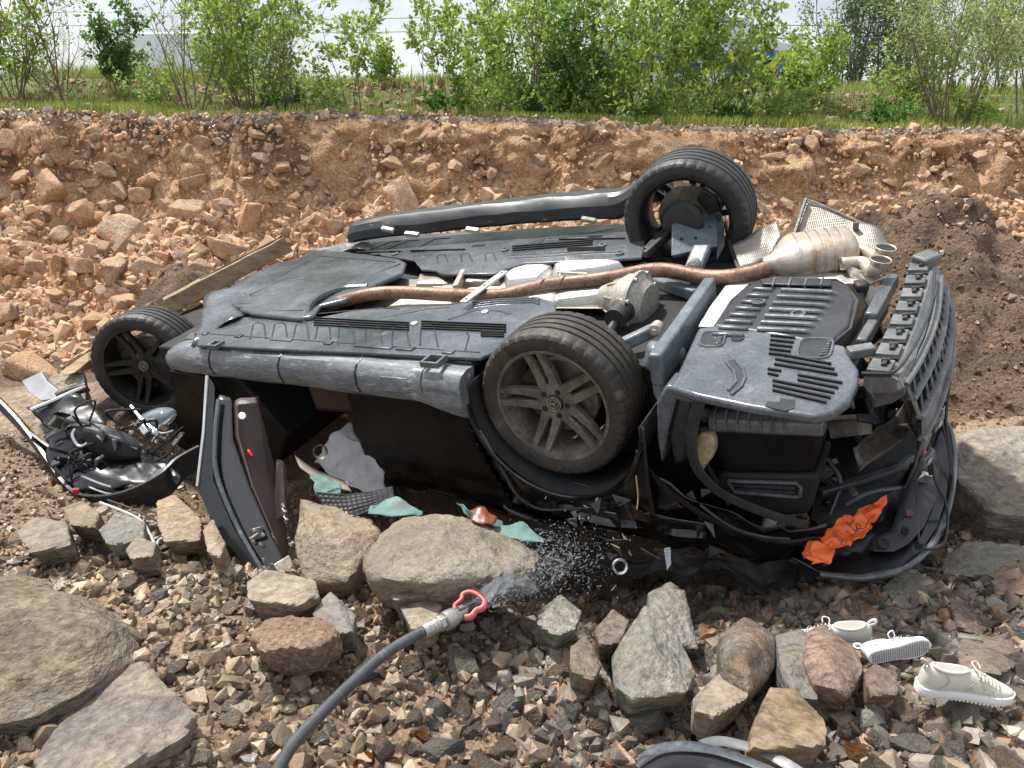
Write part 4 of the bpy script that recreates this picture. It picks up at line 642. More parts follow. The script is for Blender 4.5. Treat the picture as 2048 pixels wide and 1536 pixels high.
# ---- wheels
def wheel(c, side, tyre_m, rim_m, ax=None, spin=0.0):
    """side: +1 outward face towards +v, -1 towards -v"""
    ax = np.array(ax if ax is not None else (0, side, 0), float); ax /= np.linalg.norm(ax); c = np.asarray(c, float)
    ref = np.array([0, 0, 1.0]); x = ref - ax * (ref @ ax); x /= np.linalg.norm(x); y = np.cross(ax, x)
    rim = MB().lathe([(0.268, 0.112), (0.264, 0.122), (0.249, 0.120), (0.243, 0.095), (0.228, 0.055), (0.222, -0.03), (0.236, -0.10), (0.256, -0.118), (0.268, -0.118), (0.268, -0.108), (0.248, -0.095), (0.234, -0.03), (0.242, 0.06), (0.260, 0.10)], 72, c, ax, x, closed=True).build('wheel', rim_m, car, sm=40)
    hw = 0.128; prof = [(0.256, 0.108), (0.263, 0.122), (0.278, 0.131), (0.302, 0.136), (0.323, 0.133), (0.335, 0.124)]
    tread = []; grooves = (-0.066, -0.023, 0.023, 0.066); h = 0.108; tread.append((0.3405, 0.112))
    for g_ in reversed(grooves): crown = 0.345 - 0.18 * g_ ** 2; tread += [(crown, g_ + 0.0075), (crown - 0.009, g_ + 0.004), (crown - 0.009, g_ - 0.004), (crown, g_ - 0.0075)]
    tread.append((0.3405, -0.112)); prof = prof + tread + [(r, -hh) for r, hh in reversed(prof)] + [(0.25, -0.09), (0.25, 0.09)]
    n = 200; b = MB(); b.lathe(prof, n, c, ax, x, closed=True); A = np.array(b.v).reshape(len(prof), n, 3)
    for i in (4, 5, 6, len(prof) - 9, len(prof) - 8, len(prof) - 7):                    # shoulder sipes
        if 0 <= i < len(prof) and prof[i][0] > 0.32:
            for k in range(0, n, 5):
                rad = A[i, k] - c - ax * ((A[i, k] - c) @ ax); A[i, k] -= rad / np.linalg.norm(rad) * 0.0055
    b.v = [tuple(p) for p in A.reshape(-1, 3)]; b.build('tyre', tyre_m, rim, sm=28)
    hub = MB().lathe([(0.0, 0.052), (0.075, 0.052), (0.092, 0.066), (0.090, 0.080), (0.07, 0.088), (0.040, 0.086), (0.036, 0.080), (0.0, 0.080)], 40, c, ax, x).build('hub', rim_m, rim, sm=40)
    P = lambda r, a, h_: c + ax * h_ + (x * math.cos(a) + y * math.sin(a)) * r
    for k in range(5):
        for s_ in (-1, 1):
            a0 = spin + 2 * math.pi * k / 5; ai = a0 + s_ * 0.46; ao = a0 + s_ * 0.125; secs = []
            for t in np.linspace(0, 1, 7):
                r = 0.062 + (0.234 - 0.062) * t; cen = (1 - t) * P(0.062, ai, 0) + t * P(0.252, ao, 0) ; d = P(0.252, ao, 0) - P(0.062, ai, 0); d /= np.linalg.norm(d); tn = np.cross(ax, d)
                wd = 0.024 * (1 - t) + 0.0135 * t; top = 0.088 + 0.029 * t - 0.010 * math.sin(math.pi * t); th = 0.036 * (1 - t) + 0.026 * t
                secs.append([cen + tn * wd + ax * (top - th), cen + tn * wd * 0.95 + ax * (top - 0.006), cen + tn * wd * 0.78 + ax * top, cen - tn * wd * 0.78 + ax * top, cen - tn * wd * 0.95 + ax * (top - 0.006), cen - tn * wd + ax * (top - th)])
            MB().loft(secs).build('spoke', rim_m, rim, sm=25)
        a = spin + 2 * math.pi * (k + 0.5) / 5; MB().lathe([(0.0125, 0.078), (0.0125, 0.0915), (0.010, 0.0925), (0.0, 0.0915)], 14, P(0.060, a, 0), ax).build('lug_hole', M_void, rim)
    cap = MB().lathe([(0.037, 0.078), (0.037, 0.092), (0.034, 0.095), (0.0, 0.096)], 32, c, ax, x).build('hub_cap', M_plasd, rim)
    MB().lathe([(0.030, 0.0955), (0.033, 0.0955), (0.033, 0.0985), (0.030, 0.0985)], 32, c, ax, x, closed=True).build('emblem_ring', M_panel, rim)
    b = MB()
    for k in range(3):
        a = spin + math.pi * (1 + 2 * k / 3) + 0.1; b.prism([P(0.0215, a, 0.0955), P(0.004, a + 1.05, 0.0955), P(0.0, a, 0.0955), P(0.004, a - 1.05, 0.0955)], ax * 0.0035)
    b.lathe([(0.0205, 0.0955), (0.0225, 0.0955), (0.0225, 0.0985), (0.0205, 0.0985)], 28, c, ax, x, closed=True); b.build('star_emblem', M_panel, rim, sm=0)
    MB().lathe([(0.06, 0.02), (0.172, 0.02), (0.172, -0.012), (0.06, -0.012)], 40, c, ax, x, closed=True).build('brake_disc', M_steel, rim, bevel=0.002)
    MB().prism([P(0.11, 0.5, -0.03), P(0.185, 0.55, -0.03), P(0.195, 1.0, -0.03), P(0.185, 1.45, -0.03), P(0.11, 1.5, -0.03)], ax * 0.075).build('brake_caliper', M_rimd, rim, bevel=0.01)
    MB().lathe([(0.0, -0.09), (0.06, -0.09), (0.075, -0.03), (0.075, 0.05), (0, 0.05)], 24, c, ax, x).build('axle_hub', M_plasd, rim)
    return rim
rn = V(1108, 808, -0.80); wheel(rn + (0, 0.09, 0), -1, M_rubm, M_rim, ax=(0.03, -1, 0.03), spin=0.22)
fn = V(280, 735, -0.78); wheel(fn + (0, 0.09, 0), -1, M_rub, M_rimd, ax=(0.42, -0.9, 0.10), spin=0.25)
rf = np.array([0.06, 0.78, 0.30]); wheel(rf, 1, M_rub, M_rimd, ax=(-0.06, 1, 0.10), spin=0.3)
# rear far suspension
MB().prism(polyD([(1343, 448, 4.12), (1430, 418, 4.18), (1437, 470, 4.05), (1434, 492, 4.0), (1342, 512, 3.98)]), CAR_R.T @ np.array([0.02, 0.03, -0.02])).build('spring_link_plate', M_frame, car, bevel=0.006)
for x_, y_, d_ in ((1363, 478, 4.05), (1391, 477, 4.05), (1420, 455, 4.10)): MB().lathe([(0.009, -0.004), (0.009, 0.004)], 12, Dp(x_, y_, d_ - 0.006), CAR_R.T @ np.array([0.1, -0.85, 0.5])).build('plate_hole', M_void, car, sm=0)
MB().prism(polyD([(1430, 418, 4.18), (1448, 440, 4.2), (1450, 490, 4.05), (1434, 520, 3.97), (1436, 470, 4.04)]), CAR_R.T @ np.array([0.01, 0.05, -0.01])).build('spring_link_side', M_frame, car, bevel=0.004)
MB().bar(Dp(1292, 500, 4.1), Dp(1388, 405, 4.4), 0.035, 0.03).build('suspension_link', M_plasd, car, bevel=0.006)
MB().tube(smoothpath([Dp(1368, 425, 4.35), Dp(1378, 400, 4.4), Dp(1398, 405, 4.38), Dp(1410, 440, 4.3)], 16), 0.032, 12).build('wheel_carrier', M_cast, car)
MB().lathe([(0.11, 0), (0.12, 0.03), (0.10, 0.06), (0.0, 0.06)], 28, rf + (0, -0.10, 0), (0, -1, 0)).build('dust_shield', M_plasd, car)
MB().bar(Dp(1385, 545, 3.85), Dp(1405, 495, 3.95), 0.09, 0.05).build('link_bracket', M_frame, car, bevel=0.012)
MB().lathe([(0.03, -0.05), (0.03, 0.05), (0.012, 0.055), (0.012, 0.07), (0, 0.07)], 18, Dp(1388, 530, 3.82), (0.2, -0.9, 0.2)).build('bushing', M_cast, car)
MB().tube(smoothpath([Dp(1448, 432, 4.3), Dp(1455, 470, 4.15), Dp(1465, 505, 4.0), Dp(1478, 540, 3.85)], 20), 0.010, 8).build('brake_hose', M_rub, car)
MB().bar(Dp(1290, 510, 4.05), Dp(1335, 470, 4.15), 0.03, 0.04).build('suspension_link', M_plasd, car, bevel=0.006)

# ---- far sill cover lifted off the body
fs = [Dp(697, 452, 5.3), Dp(760, 438, 5.2), Dp(1000, 408, 4.85), Dp(1180, 392, 4.6), Dp(1240, 385, 4.52), Dp(1290, 352, 4.45), Dp(1330, 340, 4.42)]; fs = smoothpath(fs, 40); secs = []
for i, p in enumerate(fs):
    k = i / 39; hgt = 0.10 + 0.035 * k + 0.03 * smooth(0.75, 1, k); secs.append([p + (0, 0.12, 0.0), p + (0, 0.02, 0.004), p + (0, -0.012, -0.012), p + (0, -0.045, -0.05), p + (0, -0.05, -hgt), p + (0, -0.02, -hgt - 0.02), p + (0, 0.12, -hgt - 0.01)])
fsill = MB().loft(secs).build('far_sill_cover', M_sill, car, sm=22, jit=0.008)
fsill.data.materials[0] = material('scuffed_black_sill', [(0.3, (0.010, 0.012, 0.014)), (0.6, (0.03, 0.036, 0.04)), (0.8, (0.08, 0.09, 0.09))], scale=5, rough=(0.3, 0.55), stretch=(0.6, 2, 2), layer=((0.26, 0.26, 0.25), 12, 0.64, 0.78), rand=False)
for x_, y_, d_ in ((775, 458, 5.1), (825, 470, 5.0), (945, 460, 4.85), (1175, 440, 4.55)): MB().box(Dp(x_, y_, d_), (0.09, 0.03, 0.025), rotmat(0.3, 0.2, 0.1)).build('torn_clip', M_panel, fsill, bevel=0.004, jit=0.01)
# ---- rear end: boot floor tray, muffler, heat shields
tr = [(1338, 772), (1352, 752), (1396, 656), (1432, 650), (1475, 656), (1560, 668), (1640, 682), (1690, 690), (1700, 712), (1718, 738), (1716, 768), (1700, 800), (1668, 824), (1630, 832), (1500, 812), (1395, 790)]
trb = plate('boot_tray', polyW(tr, 0.2), 0.035, M_plas, bevel=0.012, seg=3)
slots_px(trb, [((1542 - 1 * k, 671 + k * 9.0), (1590 - 3 * k, 676 + k * 9.0)) for k in range(5)] + [((1553 - 2 * k, 708 + k * 10.2), (1662 + 6 * min(k, 3) - 7 * max(k - 3, 0), 728 + k * 10.6)) for k in range(3)] + [((1536, 738 + 9 * k), (1562 - 6 * k, 742 + 9 * k)) for k in range(2)]
         + [((1596 - 50 * (k > 1) - 0 * k, 750 + k * 9.6 - 8 * (k > 1)), (1684 - 8 * k, 766 + k * 9.8)) for k in range(5)], 0.203, 0.009)
def ring_pocket(px, py, rx, ry, parent, name='pocket', slats=0):
    c = W(px, py, 0.202); pts = []
    for k in range(24):
        a = 2 * math.pi * k / 24; q = 4; cx_ = math.copysign(abs(math.cos(a)) ** (2 / q), math.cos(a)); sy_ = math.copysign(abs(math.sin(a)) ** (2 / q), math.sin(a)); pts.append(W(px + rx * cx_ + 0.25 * ry * sy_ * -1, py + ry * sy_, 0.202))
    o = MB().prism(pts, (0, 0, -0.0015)).build(name, M_plasd, parent, bevel=0); MB().tube(pts + [pts[0]], 0.006, 6, cap=False).build('rim', M_plas, o)
    for k in range(slats):
        a = W(px + rx * 0.25 + k * rx * 0.12, py + ry * 0.75 - k * ry * 0.26, 0.205); b = W(px + rx * 0.75 + k * rx * 0.03, py + ry * 0.6 - k * ry * 0.26, 0.205); MB().bar(a, b, 0.008, 0.014).build('slat', M_plas, o, bevel=0.002)
    return o
ring_pocket(1425, 678, 24, 15, trb, slats=4); ring_pocket(1630, 697, 34, 20, trb, slats=6)
MB().lathe([(0.024, -0.002), (0.024, 0.002)], 24, W(1475, 677, 0.202)).build('drain_hole', M_void, trb, sm=0)
MB().prism(polyW([(1452, 722), (1470, 718), (1484, 735), (1490, 752), (1484, 768), (1462, 786), (1456, 780), (1472, 762), (1468, 742)], 0.2025), (0, 0, -0.002)).build('curved_recess', M_plasd, trb, bevel=0)
ribs_px(trb, [[(1452, 722), (1468, 742), (1472, 762), (1456, 780)], [(1470, 718), (1486, 738), (1490, 754), (1482, 772), (1462, 788)]], 0.205, 0.006)
# hooked notch at the near edge
MB().prism(polyW([(1530, 812), (1534, 802), (1558, 804), (1562, 796), (1590, 800), (1588, 816), (1570, 822)], 0.2025), (0, 0, -0.002)).build('edge_notch', M_plasd, trb, bevel=0)
# ribbed far half with ribs that wrap over its tail edge
fb = [(1425, 650), (1452, 612), (1484, 578), (1512, 558), (1560, 556), (1682, 560), (1700, 572), (1712, 600), (1700, 650), (1660, 690), (1560, 670), (1475, 656)]
fbo = plate('ribbed_boot_tray', polyW(fb, 0.2), 0.03, M_plasd, bevel=0.014, seg=3)
for k in range(8):
    y0 = 578 + k * 13; xa = 1505 - k * 11.5; xb = 1610 - k * 8; xm = 1545 - 8 * k
    MB().bar(W(xa, y0, .203), W(xm, y0 + 3, .203), 0.020, 0.022).build('rib', M_plas, fbo, bevel=0.008)
    if k < 7:
        p = [W(xm + 18, y0 + 2, .203), W(xb + 40, y0 + 6, .205), W(xb + 62 - k, y0 + 10, .20), W(xb + 85 - k, y0 + 30, .16), W(xb + 95 - 2 * k, y0 + 62, .09)]
        MB().tube(smoothpath(p, 18), 0.013, 8, flat=0.8).build('rib', M_plas, fbo)
for x_, y_ in ((1517, 608), (1596, 632)): MB().lathe([(0.030, 0), (0.030, 0.014), (0.020, 0.016), (0.016, 0.004), (0, 0.004)], 20, W(x_, y_, .2)).build('fastener', M_plas, fbo)
MB().prism(polyW([(1520, 562), (1560, 558), (1660, 562), (1664, 576), (1525, 572)], .203), (0, 0, .012)).build('stiffener', M_plasd, fbo, bevel=0.005)
for k in range(4): MB().bar(W(1550 + 32 * k, 559, .21), W(1545 + 32 * k, 574, .21), 0.008, 0.02).build('web', M_plas, fbo)
MB().prism([W(1690, 565, .2), W(1712, 600, .2), W(1698, 655, .2), W(1660, 692, .2), W(1690, 715, .02), W(1725, 672, .02), W(1748, 615, .02), W(1735, 570, .02)], (-0.03, 0, -0.02)).build('tray_end', M_plasd, car, bevel=0.01)
# pale rim plate and shield along the far half
MB().prism(polyW([(1396, 652), (1420, 612), (1450, 572), (1498, 546), (1560, 543), (1700, 545), (1722, 550), (1718, 566), (1690, 566), (1672, 556), (1545, 554), (1500, 566), (1462, 600), (1428, 652)], 0.19), (0, 0, -0.012)).build('heat_shield_frame', M_shield, car, bevel=0.003)
# rear crossmember strip
MB().prism([W(1738, 572, .06), W(1768, 574, .08), W(1716, 728, .08), W(1690, 716, .06)], (0, 0, -0.06)).build('rear_crossmember', M_panel, car, bevel=0.006)
ribs_px(car, [[(1752, 600), (1700, 716)]], 0.09, 0.006, M_panel, 'weld_seam')
# muffler
A = W(1548, 528, .24); B = W(1716, 505, .24); axm = (B - A) / np.linalg.norm(B - A); side = np.cross((0, 0, 1), axm); side /= np.linalg.norm(side); upm = np.cross(axm, side); Lm = np.linalg.norm(B - A)
def msec(t, a, b, off=0.0): return [A + axm * Lm * t + side * (a * math.copysign(abs(math.cos(q)) ** 0.75, math.cos(q)) + off) + upm * b * math.copysign(abs(math.sin(q)) ** 0.8, math.sin(q)) for q in np.linspace(0, 2 * math.pi, 40, endpoint=False)]
mf = MB().loft([msec(-0.13, 0.034, 0.034, 0), msec(-0.02, 0.045, 0.042, 0.01), msec(0.07, 0.085, 0.06, 0.04), msec(0.18, 0.135, 0.082, 0.06), msec(0.26, 0.148, 0.090, 0.07), msec(0.9, 0.148, 0.090, 0.07), msec(0.96, 0.14, 0.084, 0.07), msec(1.0, 0.10, 0.06, 0.07)]).build('muffler', M_muf, car, sm=50)
for t in (0.30, 0.46, 0.58, 0.70, 0.82): MB().tube(msec(t, 0.149, 0.091, 0.07) + msec(t, 0.149, 0.091, 0.07)[:1], 0.0055, 6, cap=False).build('band', M_muf, mf)
for (xa, ya, xb, yb, xc, yc) in ((1690, 496, 1728, 502, 1772, 494), (1692, 528, 1726, 526, 1762, 518)):
    q0 = W(xc, yc, .29); p = smoothpath([W(xa - 10, ya, .24), W(xb, yb, .235), q0 + (-0.035, 0, -0.055), q0 + (-0.008, 0, -0.025), q0], 18); r = np.interp(np.linspace(0, 1, 18), [0, 0.55, 0.8, 1], [0.026, 0.028, 0.037, 0.043])
    tp = MB().tube(p, r, 24, cap=False).build('tailpipe', M_muf, mf, solid=0.004, sm=60); MB().tube(p[-5:-1], r[-5:-1] * 0.93, 24).build('tailpipe_bore', M_void, mf)
MB().prism([W(1688, 532, .22), W(1722, 545, .22), W(1752, 548, .2), W(1770, 560, .18), W(1740, 572, .17), W(1700, 556, .19)], (0, 0, 0.012)).build('muffler_bracket', M_muf, car, bevel=0.003)
MB().box(W(1722, 572, .18), (0.05, 0.07, 0.04), rotmat(0, 0, 0.4)).build('rubber_hanger', M_rub, car, bevel=0.01)
# standing heat shields behind the muffler
sheet('loose_heat_shield', [Dp(1612, 398, 4.05), Dp(1655, 415, 4.0), Dp(1710, 440, 3.92), Dp(1760, 462, 3.85), Dp(1778, 490, 3.8)], [Dp(1588, 475, 3.95), Dp(1640, 490, 3.88), Dp(1700, 500, 3.8), Dp(1745, 505, 3.76), Dp(1768, 505, 3.75)], M_shield2, car, 24, 14, 0.012, 6, 0.003, 4)
MB().bar(Dp(1612, 398, 4.03), Dp(1586, 478, 3.93), 0.02, 0.012, (1, 0, 0)).build('shield_edge', M_plasd, car)
MB().tube(smoothpath([Dp(1612, 398, 4.04), Dp(1655, 415, 3.99), Dp(1710, 440, 3.91), Dp(1760, 462, 3.84)], 20), 0.005, 6).build('shield_edge', M_panel, car)
for x_, y_, d_ in ((1628, 474, 3.9), (1712, 452, 3.88)): MB().box(Dp(x_, y_, d_ - 0.02), (0.03, 0.015, 0.05), rotmat(0.3, 0, 0.3)).build('embossed_lug', M_shield2, car, bevel=0.008)
sheet('loose_heat_shield', [Dp(1462, 490, 3.98), Dp(1500, 470, 4.0), Dp(1535, 452, 4.02), Dp(1562, 438, 4.05)], [Dp(1478, 535, 3.85), Dp(1510, 528, 3.85), Dp(1540, 510, 3.88), Dp(1562, 470, 3.95)], M_shield2, car, 16, 10, 0.012, 7, 0.003, 14)

# ---- rear bumper carrier: shelf of clip blocks, long rails and cross bars
def car_pt(t, off_u=0.0, w=0.19): # along the tail from far end (t=0) to near end (t=1)
    xs = np.interp(t, [0, 0.2, 0.4, 0.6, 0.8, 1], [1842, 1832, 1820, 1804, 1784, 1758]); ys = np.interp(t, [0, 0.2, 0.4, 0.6, 0.8, 1], [530, 570, 612, 655, 702, 752]); p = W(xs, ys, 0.19); return p + np.array([off_u, 0, w - 0.19])
shelf = MB().loft([[car_pt(t, -0.05, .15), car_pt(t, -0.045, .185), car_pt(t, 0.045, .19), car_pt(t, 0.075, .165), car_pt(t, 0.075, .13), car_pt(t, -0.03, .12)] for t in np.linspace(0, 1, 24)]).build('bumper_carrier', M_gpl, car, sm=40, jit=0.006)
for k in range(8):
    t = 0.05 + k * 0.128; c = car_pt(t, -0.005, .20); e = car_pt(t + 0.05) - car_pt(t - 0.05); a = math.atan2(e[1], e[0])
    MB().box(c, (0.085, 0.075, 0.018), rotmat(0, 0, a)).build('clip_block', M_gpl, shelf, bevel=0.004)
    MB().box(c + (0.01, 0, 0.014), (0.028, 0.016, 0.014), rotmat(0, 0, a)).box(c + (0.012, 0.018, 0.016), (0.012, 0.028, 0.016), rotmat(0, 0, a)).build('clip', M_plasd, shelf, bevel=0.002)
    MB().box(car_pt(t + 0.06, -0.01, .196), (0.014, 0.09, 0.012), rotmat(0, 0, a + 0.2)).build('gap', M_void, shelf)
MB().box(car_pt(-0.02, 0.02, .215), (0.08, 0.10, 0.05), rotmat(0, 0.1, -0.6)).build('end_horn', M_gpl, shelf, bevel=0.01)
rl = []
for off, w_ in ((0.075, .155), (0.10, .10), (0.125, .03), (0.135, -.06)):
    p = smoothpath([car_pt(t, off + 0.018 * math.sin(math.pi * t), w_) for t in np.linspace(0.02, 0.98, 12)], 40); rl.append(p); MB().tube(p, 0.015, 8, flat=0.6).build('rail', M_gpl, shelf)
for k in range(14):
    i = 2 + k * 3 if 2 + k * 3 < 40 else 39
    for a, b in ((0, 1), (1, 2)): MB().bar(rl[a][i], rl[b][min(i + 2, 39)], 0.018, 0.008, (1, 0, 0)).build('crossbar', M_gpl, shelf, bevel=0.002)
MB().grid(np.array([[rl[0][i] + (-0.02, 0, 0), rl[1][i] + (-0.03, 0, 0), rl[2][i] + (-0.03, 0, 0)] for i in range(40)])).build('foam_back', M_plasd, shelf, solid=0.006)
P = np.array([[rl[2][i], rl[3][i], rl[3][i] + (-0.02, 0, -0.12), rl[3][i] + (-0.05, 0.0, -0.22)] for i in range(0, 40, 2)]); MB().grid(P).build('bumper_cover_inside', M_gpl, shelf, solid=0.004, jit=0.012)
for i, dz in ((30, -.05), (36, -0.12), (12, -.06)):
    q = rl[3][i] + (0.004, -0.01, dz); bx = MB().box(q, (0.02, 0.075, 0.05), rotmat(0, 0.1, -0.3)).build('sensor_mount', M_plas, shelf, bevel=0.004); MB().box(q + (0.012, -0.012, 0.002), (0.004, 0.028, 0.016), rotmat(0, 0.1, -0.3)).build('sensor_label', M_white, shelf)
MB().tube(smoothpath([car_pt(0.1, 0.06, .2), car_pt(0.4, 0.075, .2), car_pt(0.7, 0.07, .2), car_pt(0.95, 0.05, .2), car_pt(1.02, 0.0, .19)], 30), 0.006, 6).build('sensor_cable', M_rub, shelf)
# near end of the carrier
MB().prism([W(1732, 742, .19), W(1752, 728, .2), W(1800, 745, .19), W(1812, 775, .17), W(1782, 790, .12), W(1745, 800, .08), W(1728, 770, .12)], (0, 0.03, -0.05)).build('carrier_end', M_gpl, car, bevel=0.008, jit=0.012)
MB().box(W(1722, 702, .2), (0.09, 0.05, 0.035), rotmat(0, 0, 0.5)).build('carrier_foot', M_gpl, car, bevel=0.005)
MB().bar(W(1712, 715, .16), W(1700, 745, .12), 0.07, 0.1).build('carrier_foot', M_plasd, car, bevel=0.005)
MB().bar(W(1742, 640, .17), W(1785, 560, .17), 0.05, 0.06).build('carrier_arm', M_plas, car, bevel=0.008)
MB().bar(W(1722, 690, .15), W(1768, 612, .15), 0.04, 0.05).build('carrier_arm', M_gpl, car, bevel=0.008)

# ---- near rear corner below the tray
tub = MB().prism(polyV([(1426, 858), (1648, 866), (1626, 944), (1600, 950), (1448, 946), (1438, 930)], -0.80), (0, 0.4, 0)).build('storage_tub', M_dirtblk, car, bevel=0.02, seg=3)
sec = [(-0.02, 0.0), (-0.045, 0.02), (-0.04, 0.06), (-0.01, 0.085), (0.05, 0.085), (0.05, 0.0)]
a = V(1424, 858, -0.80); b = V(1650, 868, -0.80); MB().loft([[p + np.array([0, dv, dw]) for dv, dw in sec] for p in (a, a * .5 + b * .5, b)]).build('tub_rim', M_plas, tub, bevel=0.008)
for k in range(7): q = a + (b - a) * (0.06 + k * 0.105); MB().tube([q + (0, -0.046, 0.03), q + (0, -0.045, 0.06), q + (0, -0.015, 0.09), q + (0, 0.03, 0.09)], 0.004, 6).build('rib', M_gpl, tub)
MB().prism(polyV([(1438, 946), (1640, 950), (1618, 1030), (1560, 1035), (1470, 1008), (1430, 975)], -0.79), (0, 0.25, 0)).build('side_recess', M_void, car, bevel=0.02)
fr = polyV([(1456, 962), (1592, 966), (1602, 974), (1600, 992), (1590, 994), (1470, 984)], -0.797); MB().tube(fr + [fr[0]], 0.008, 8, cap=False).build('vent_frame', M_plas, car)
for k in range(2): MB().bar(V(1466, 970 + k * 9, -.795), V(1590, 976 + k * 9, -.795), 0.006, 0.012).build('vent_slat', M_plasd, car)
bt = MB().prism(polyV([(1392, 878), (1400, 868), (1420, 868), (1430, 880), (1431, 900), (1424, 918), (1410, 935), (1400, 952), (1392, 940), (1390, 915)], -0.83), (0, 0.08, 0)).build('washer_bottle', M_bottle, car, bevel=0.02, seg=4)
MB().lathe([(0.022, 0), (0.022, 0.03), (0.026, 0.032), (0.026, 0.045), (0.010, 0.046), (0.010, 0.04), (0, 0.04)], 20, V(1408, 868, -0.79), (0, 0, 1)).build('bottle_neck', M_rub, bt)
MB().prism(polyV([(1312, 806), (1330, 772), (1352, 776), (1396, 786), (1392, 812), (1352, 800), (1336, 860), (1322, 930), (1314, 880)], -0.86), (0, 0.12, 0)).build('corner_bracket', M_plas, car, bevel=0.012)
MB().prism(polyV([(1352, 795), (1384, 790), (1388, 850), (1372, 920), (1350, 935), (1338, 870)], -0.85), (0, 0.10, 0)).build('corner_bracket', M_plasd, car, bevel=0.02, jit=0.01)
MB().lathe([(0.012, 0), (0.012, 0.01), (0, 0.012)], 12, V(1360, 780, -.86) + (0, 0, .01), (0, -.3, 1)).build('bolt', M_alu, car)
def ribbon(name, px, mat, wd, th, parent=car, v=-0.86, n=44, bow=0.0, up=(0, -1, 0)):
    p = smoothpath([V(*q) if len(q) == 3 else V(q[0], q[1], v) for q in px], n); T = np.gradient(p, axis=0); T /= np.linalg.norm(T, axis=1)[:, None]; Nn = np.cross(T, np.array(up)); Nn /= np.linalg.norm(Nn, axis=1)[:, None]; Bn = np.cross(T, Nn)
    return MB().loft([[p[i] + Nn[i] * wd / 2, p[i] + Bn[i] * th, p[i] - Nn[i] * wd / 2, p[i] - Bn[i] * th * .3] for i in range(n)]).build(name, mat, parent, sm=50)
ribbon('wing_edge', [(1402, 792), (1386, 850), (1384, 905), (1400, 945), (1440, 985), (1500, 1014), (1560, 1036), (1612, 1050)], M_plasd, 0.045, 0.016, v=-0.875)
ribbon('wing_edge', [(1288, 928), (1310, 955), (1350, 992), (1420, 1038), (1500, 1070), (1570, 1086), (1640, 1078)], M_blk, 0.03, 0.012, v=-0.885)
ribbon('wing_edge', [(1400, 1010), (1460, 1052), (1520, 1072), (1580, 1078)], M_plas, 0.012, 0.006, v=-0.89)
sheet('crumpled_wing', [V(1290, 925, -.86), V(1360, 990, -.87), V(1440, 1030, -.87), V(1520, 1058, -.86), V(1600, 1058, -.84), V(1650, 1040, -.8)], [V(1230, 1040, -.84), V(1330, 1085, -.80), V(1430, 1110, -.78), V(1520, 1120, -.78), V(1600, 1118, -.78), V(1660, 1100, -.78)], M_blk, car, 30, 14, 0.04, 5, 0.004, 21)
sheet('flank_shade_sheet', [Dp(1085, 1068, 3.2), Dp(1200, 1088, 3.18), Dp(1330, 1098, 3.14), Dp(1460, 1108, 3.1), Dp(1600, 1115, 3.06), Dp(1700, 1120, 3.02)], [Dp(1085, 1118, 3.22), Dp(1200, 1140, 3.18), Dp(1330, 1146, 3.14), Dp(1460, 1152, 3.1), Dp(1600, 1156, 3.04), Dp(1700, 1154, 3.0)], M_void, car, 60, 18, 0.04, 9, 0.004, 25)  # black sheet added to darken the shaded area below the wing
sheet('bent_panel', [Dp(1698, 892, 3.02), Dp(1740, 862, 3.04), Dp(1800, 815, 3.08), Dp(1836, 768, 3.14)], [Dp(1722, 940, 2.98), Dp(1790, 905, 3.02), Dp(1806, 868, 3.06), Dp(1850, 800, 3.12)], M_steel, car, 14, 9, 0.022, 9, 0.004, 31)
MB().bar(Dp(1640, 985, 2.98), Dp(1812, 932, 3.05), 0.035, 0.025).build('cross_brace', M_plasd, car, bevel=0.006)
MB().prism(polyD([(1655, 842, 3.12), (1740, 838, 3.2), (1745, 870, 3.2), (1660, 880, 3.12)]), (0, 0.05, 0)).build('inner_bracket', M_steel, car, bevel=0.006)
MB().prism(polyD([(1640, 835, 3.2), (1720, 800, 3.3), (1800, 770, 3.3), (1872, 700, 3.5), (1888, 850, 3.3), (1850, 960, 3.15), (1790, 1010, 3.1), (1650, 1070, 3.05), (1612, 1040, 3.05)]), (-0.05, 0.1, 0)).build('tail_panel', M_dirtblk, car, bevel=0.02, jit=0.02)
for pts, m_ in (([(1790, 770), (1830, 800), (1850, 850), (1862, 950)], M_rub), ([(1690, 1010), (1740, 985), (1800, 975)], M_plas), ([(1640, 900), (1680, 960), (1660, 1030)], M_plasd)): MB().tube(smoothpath([Dp(x_, y_, 3.0) for x_, y_ in pts], 16), 0.009, 7).build('loose_strip', m_, car)
rr_ = random.Random(77)
for k in range(26):
    x_, y_ = rr_.uniform(1640, 1860), rr_.uniform(780, 1000)
    if x_ + (y_ - 780) * 0.6 > 1900: continue
    q = Dp(x_, y_, rr_.uniform(3.04, 3.14)); L_ = rr_.uniform(0.03, 0.12)
    MB().box(q, (L_, rr_.uniform(0.015, 0.05), rr_.uniform(0.006, 0.03)), rotmat(rr_.uniform(-1, 1), rr_.uniform(-1, 1), rr_.uniform(0, 3))).build('broken_bracket', rr_.choice([M_plasd, M_plas, M_blk, M_steel, M_gpl]), car, bevel=0.004, jit=0.008)

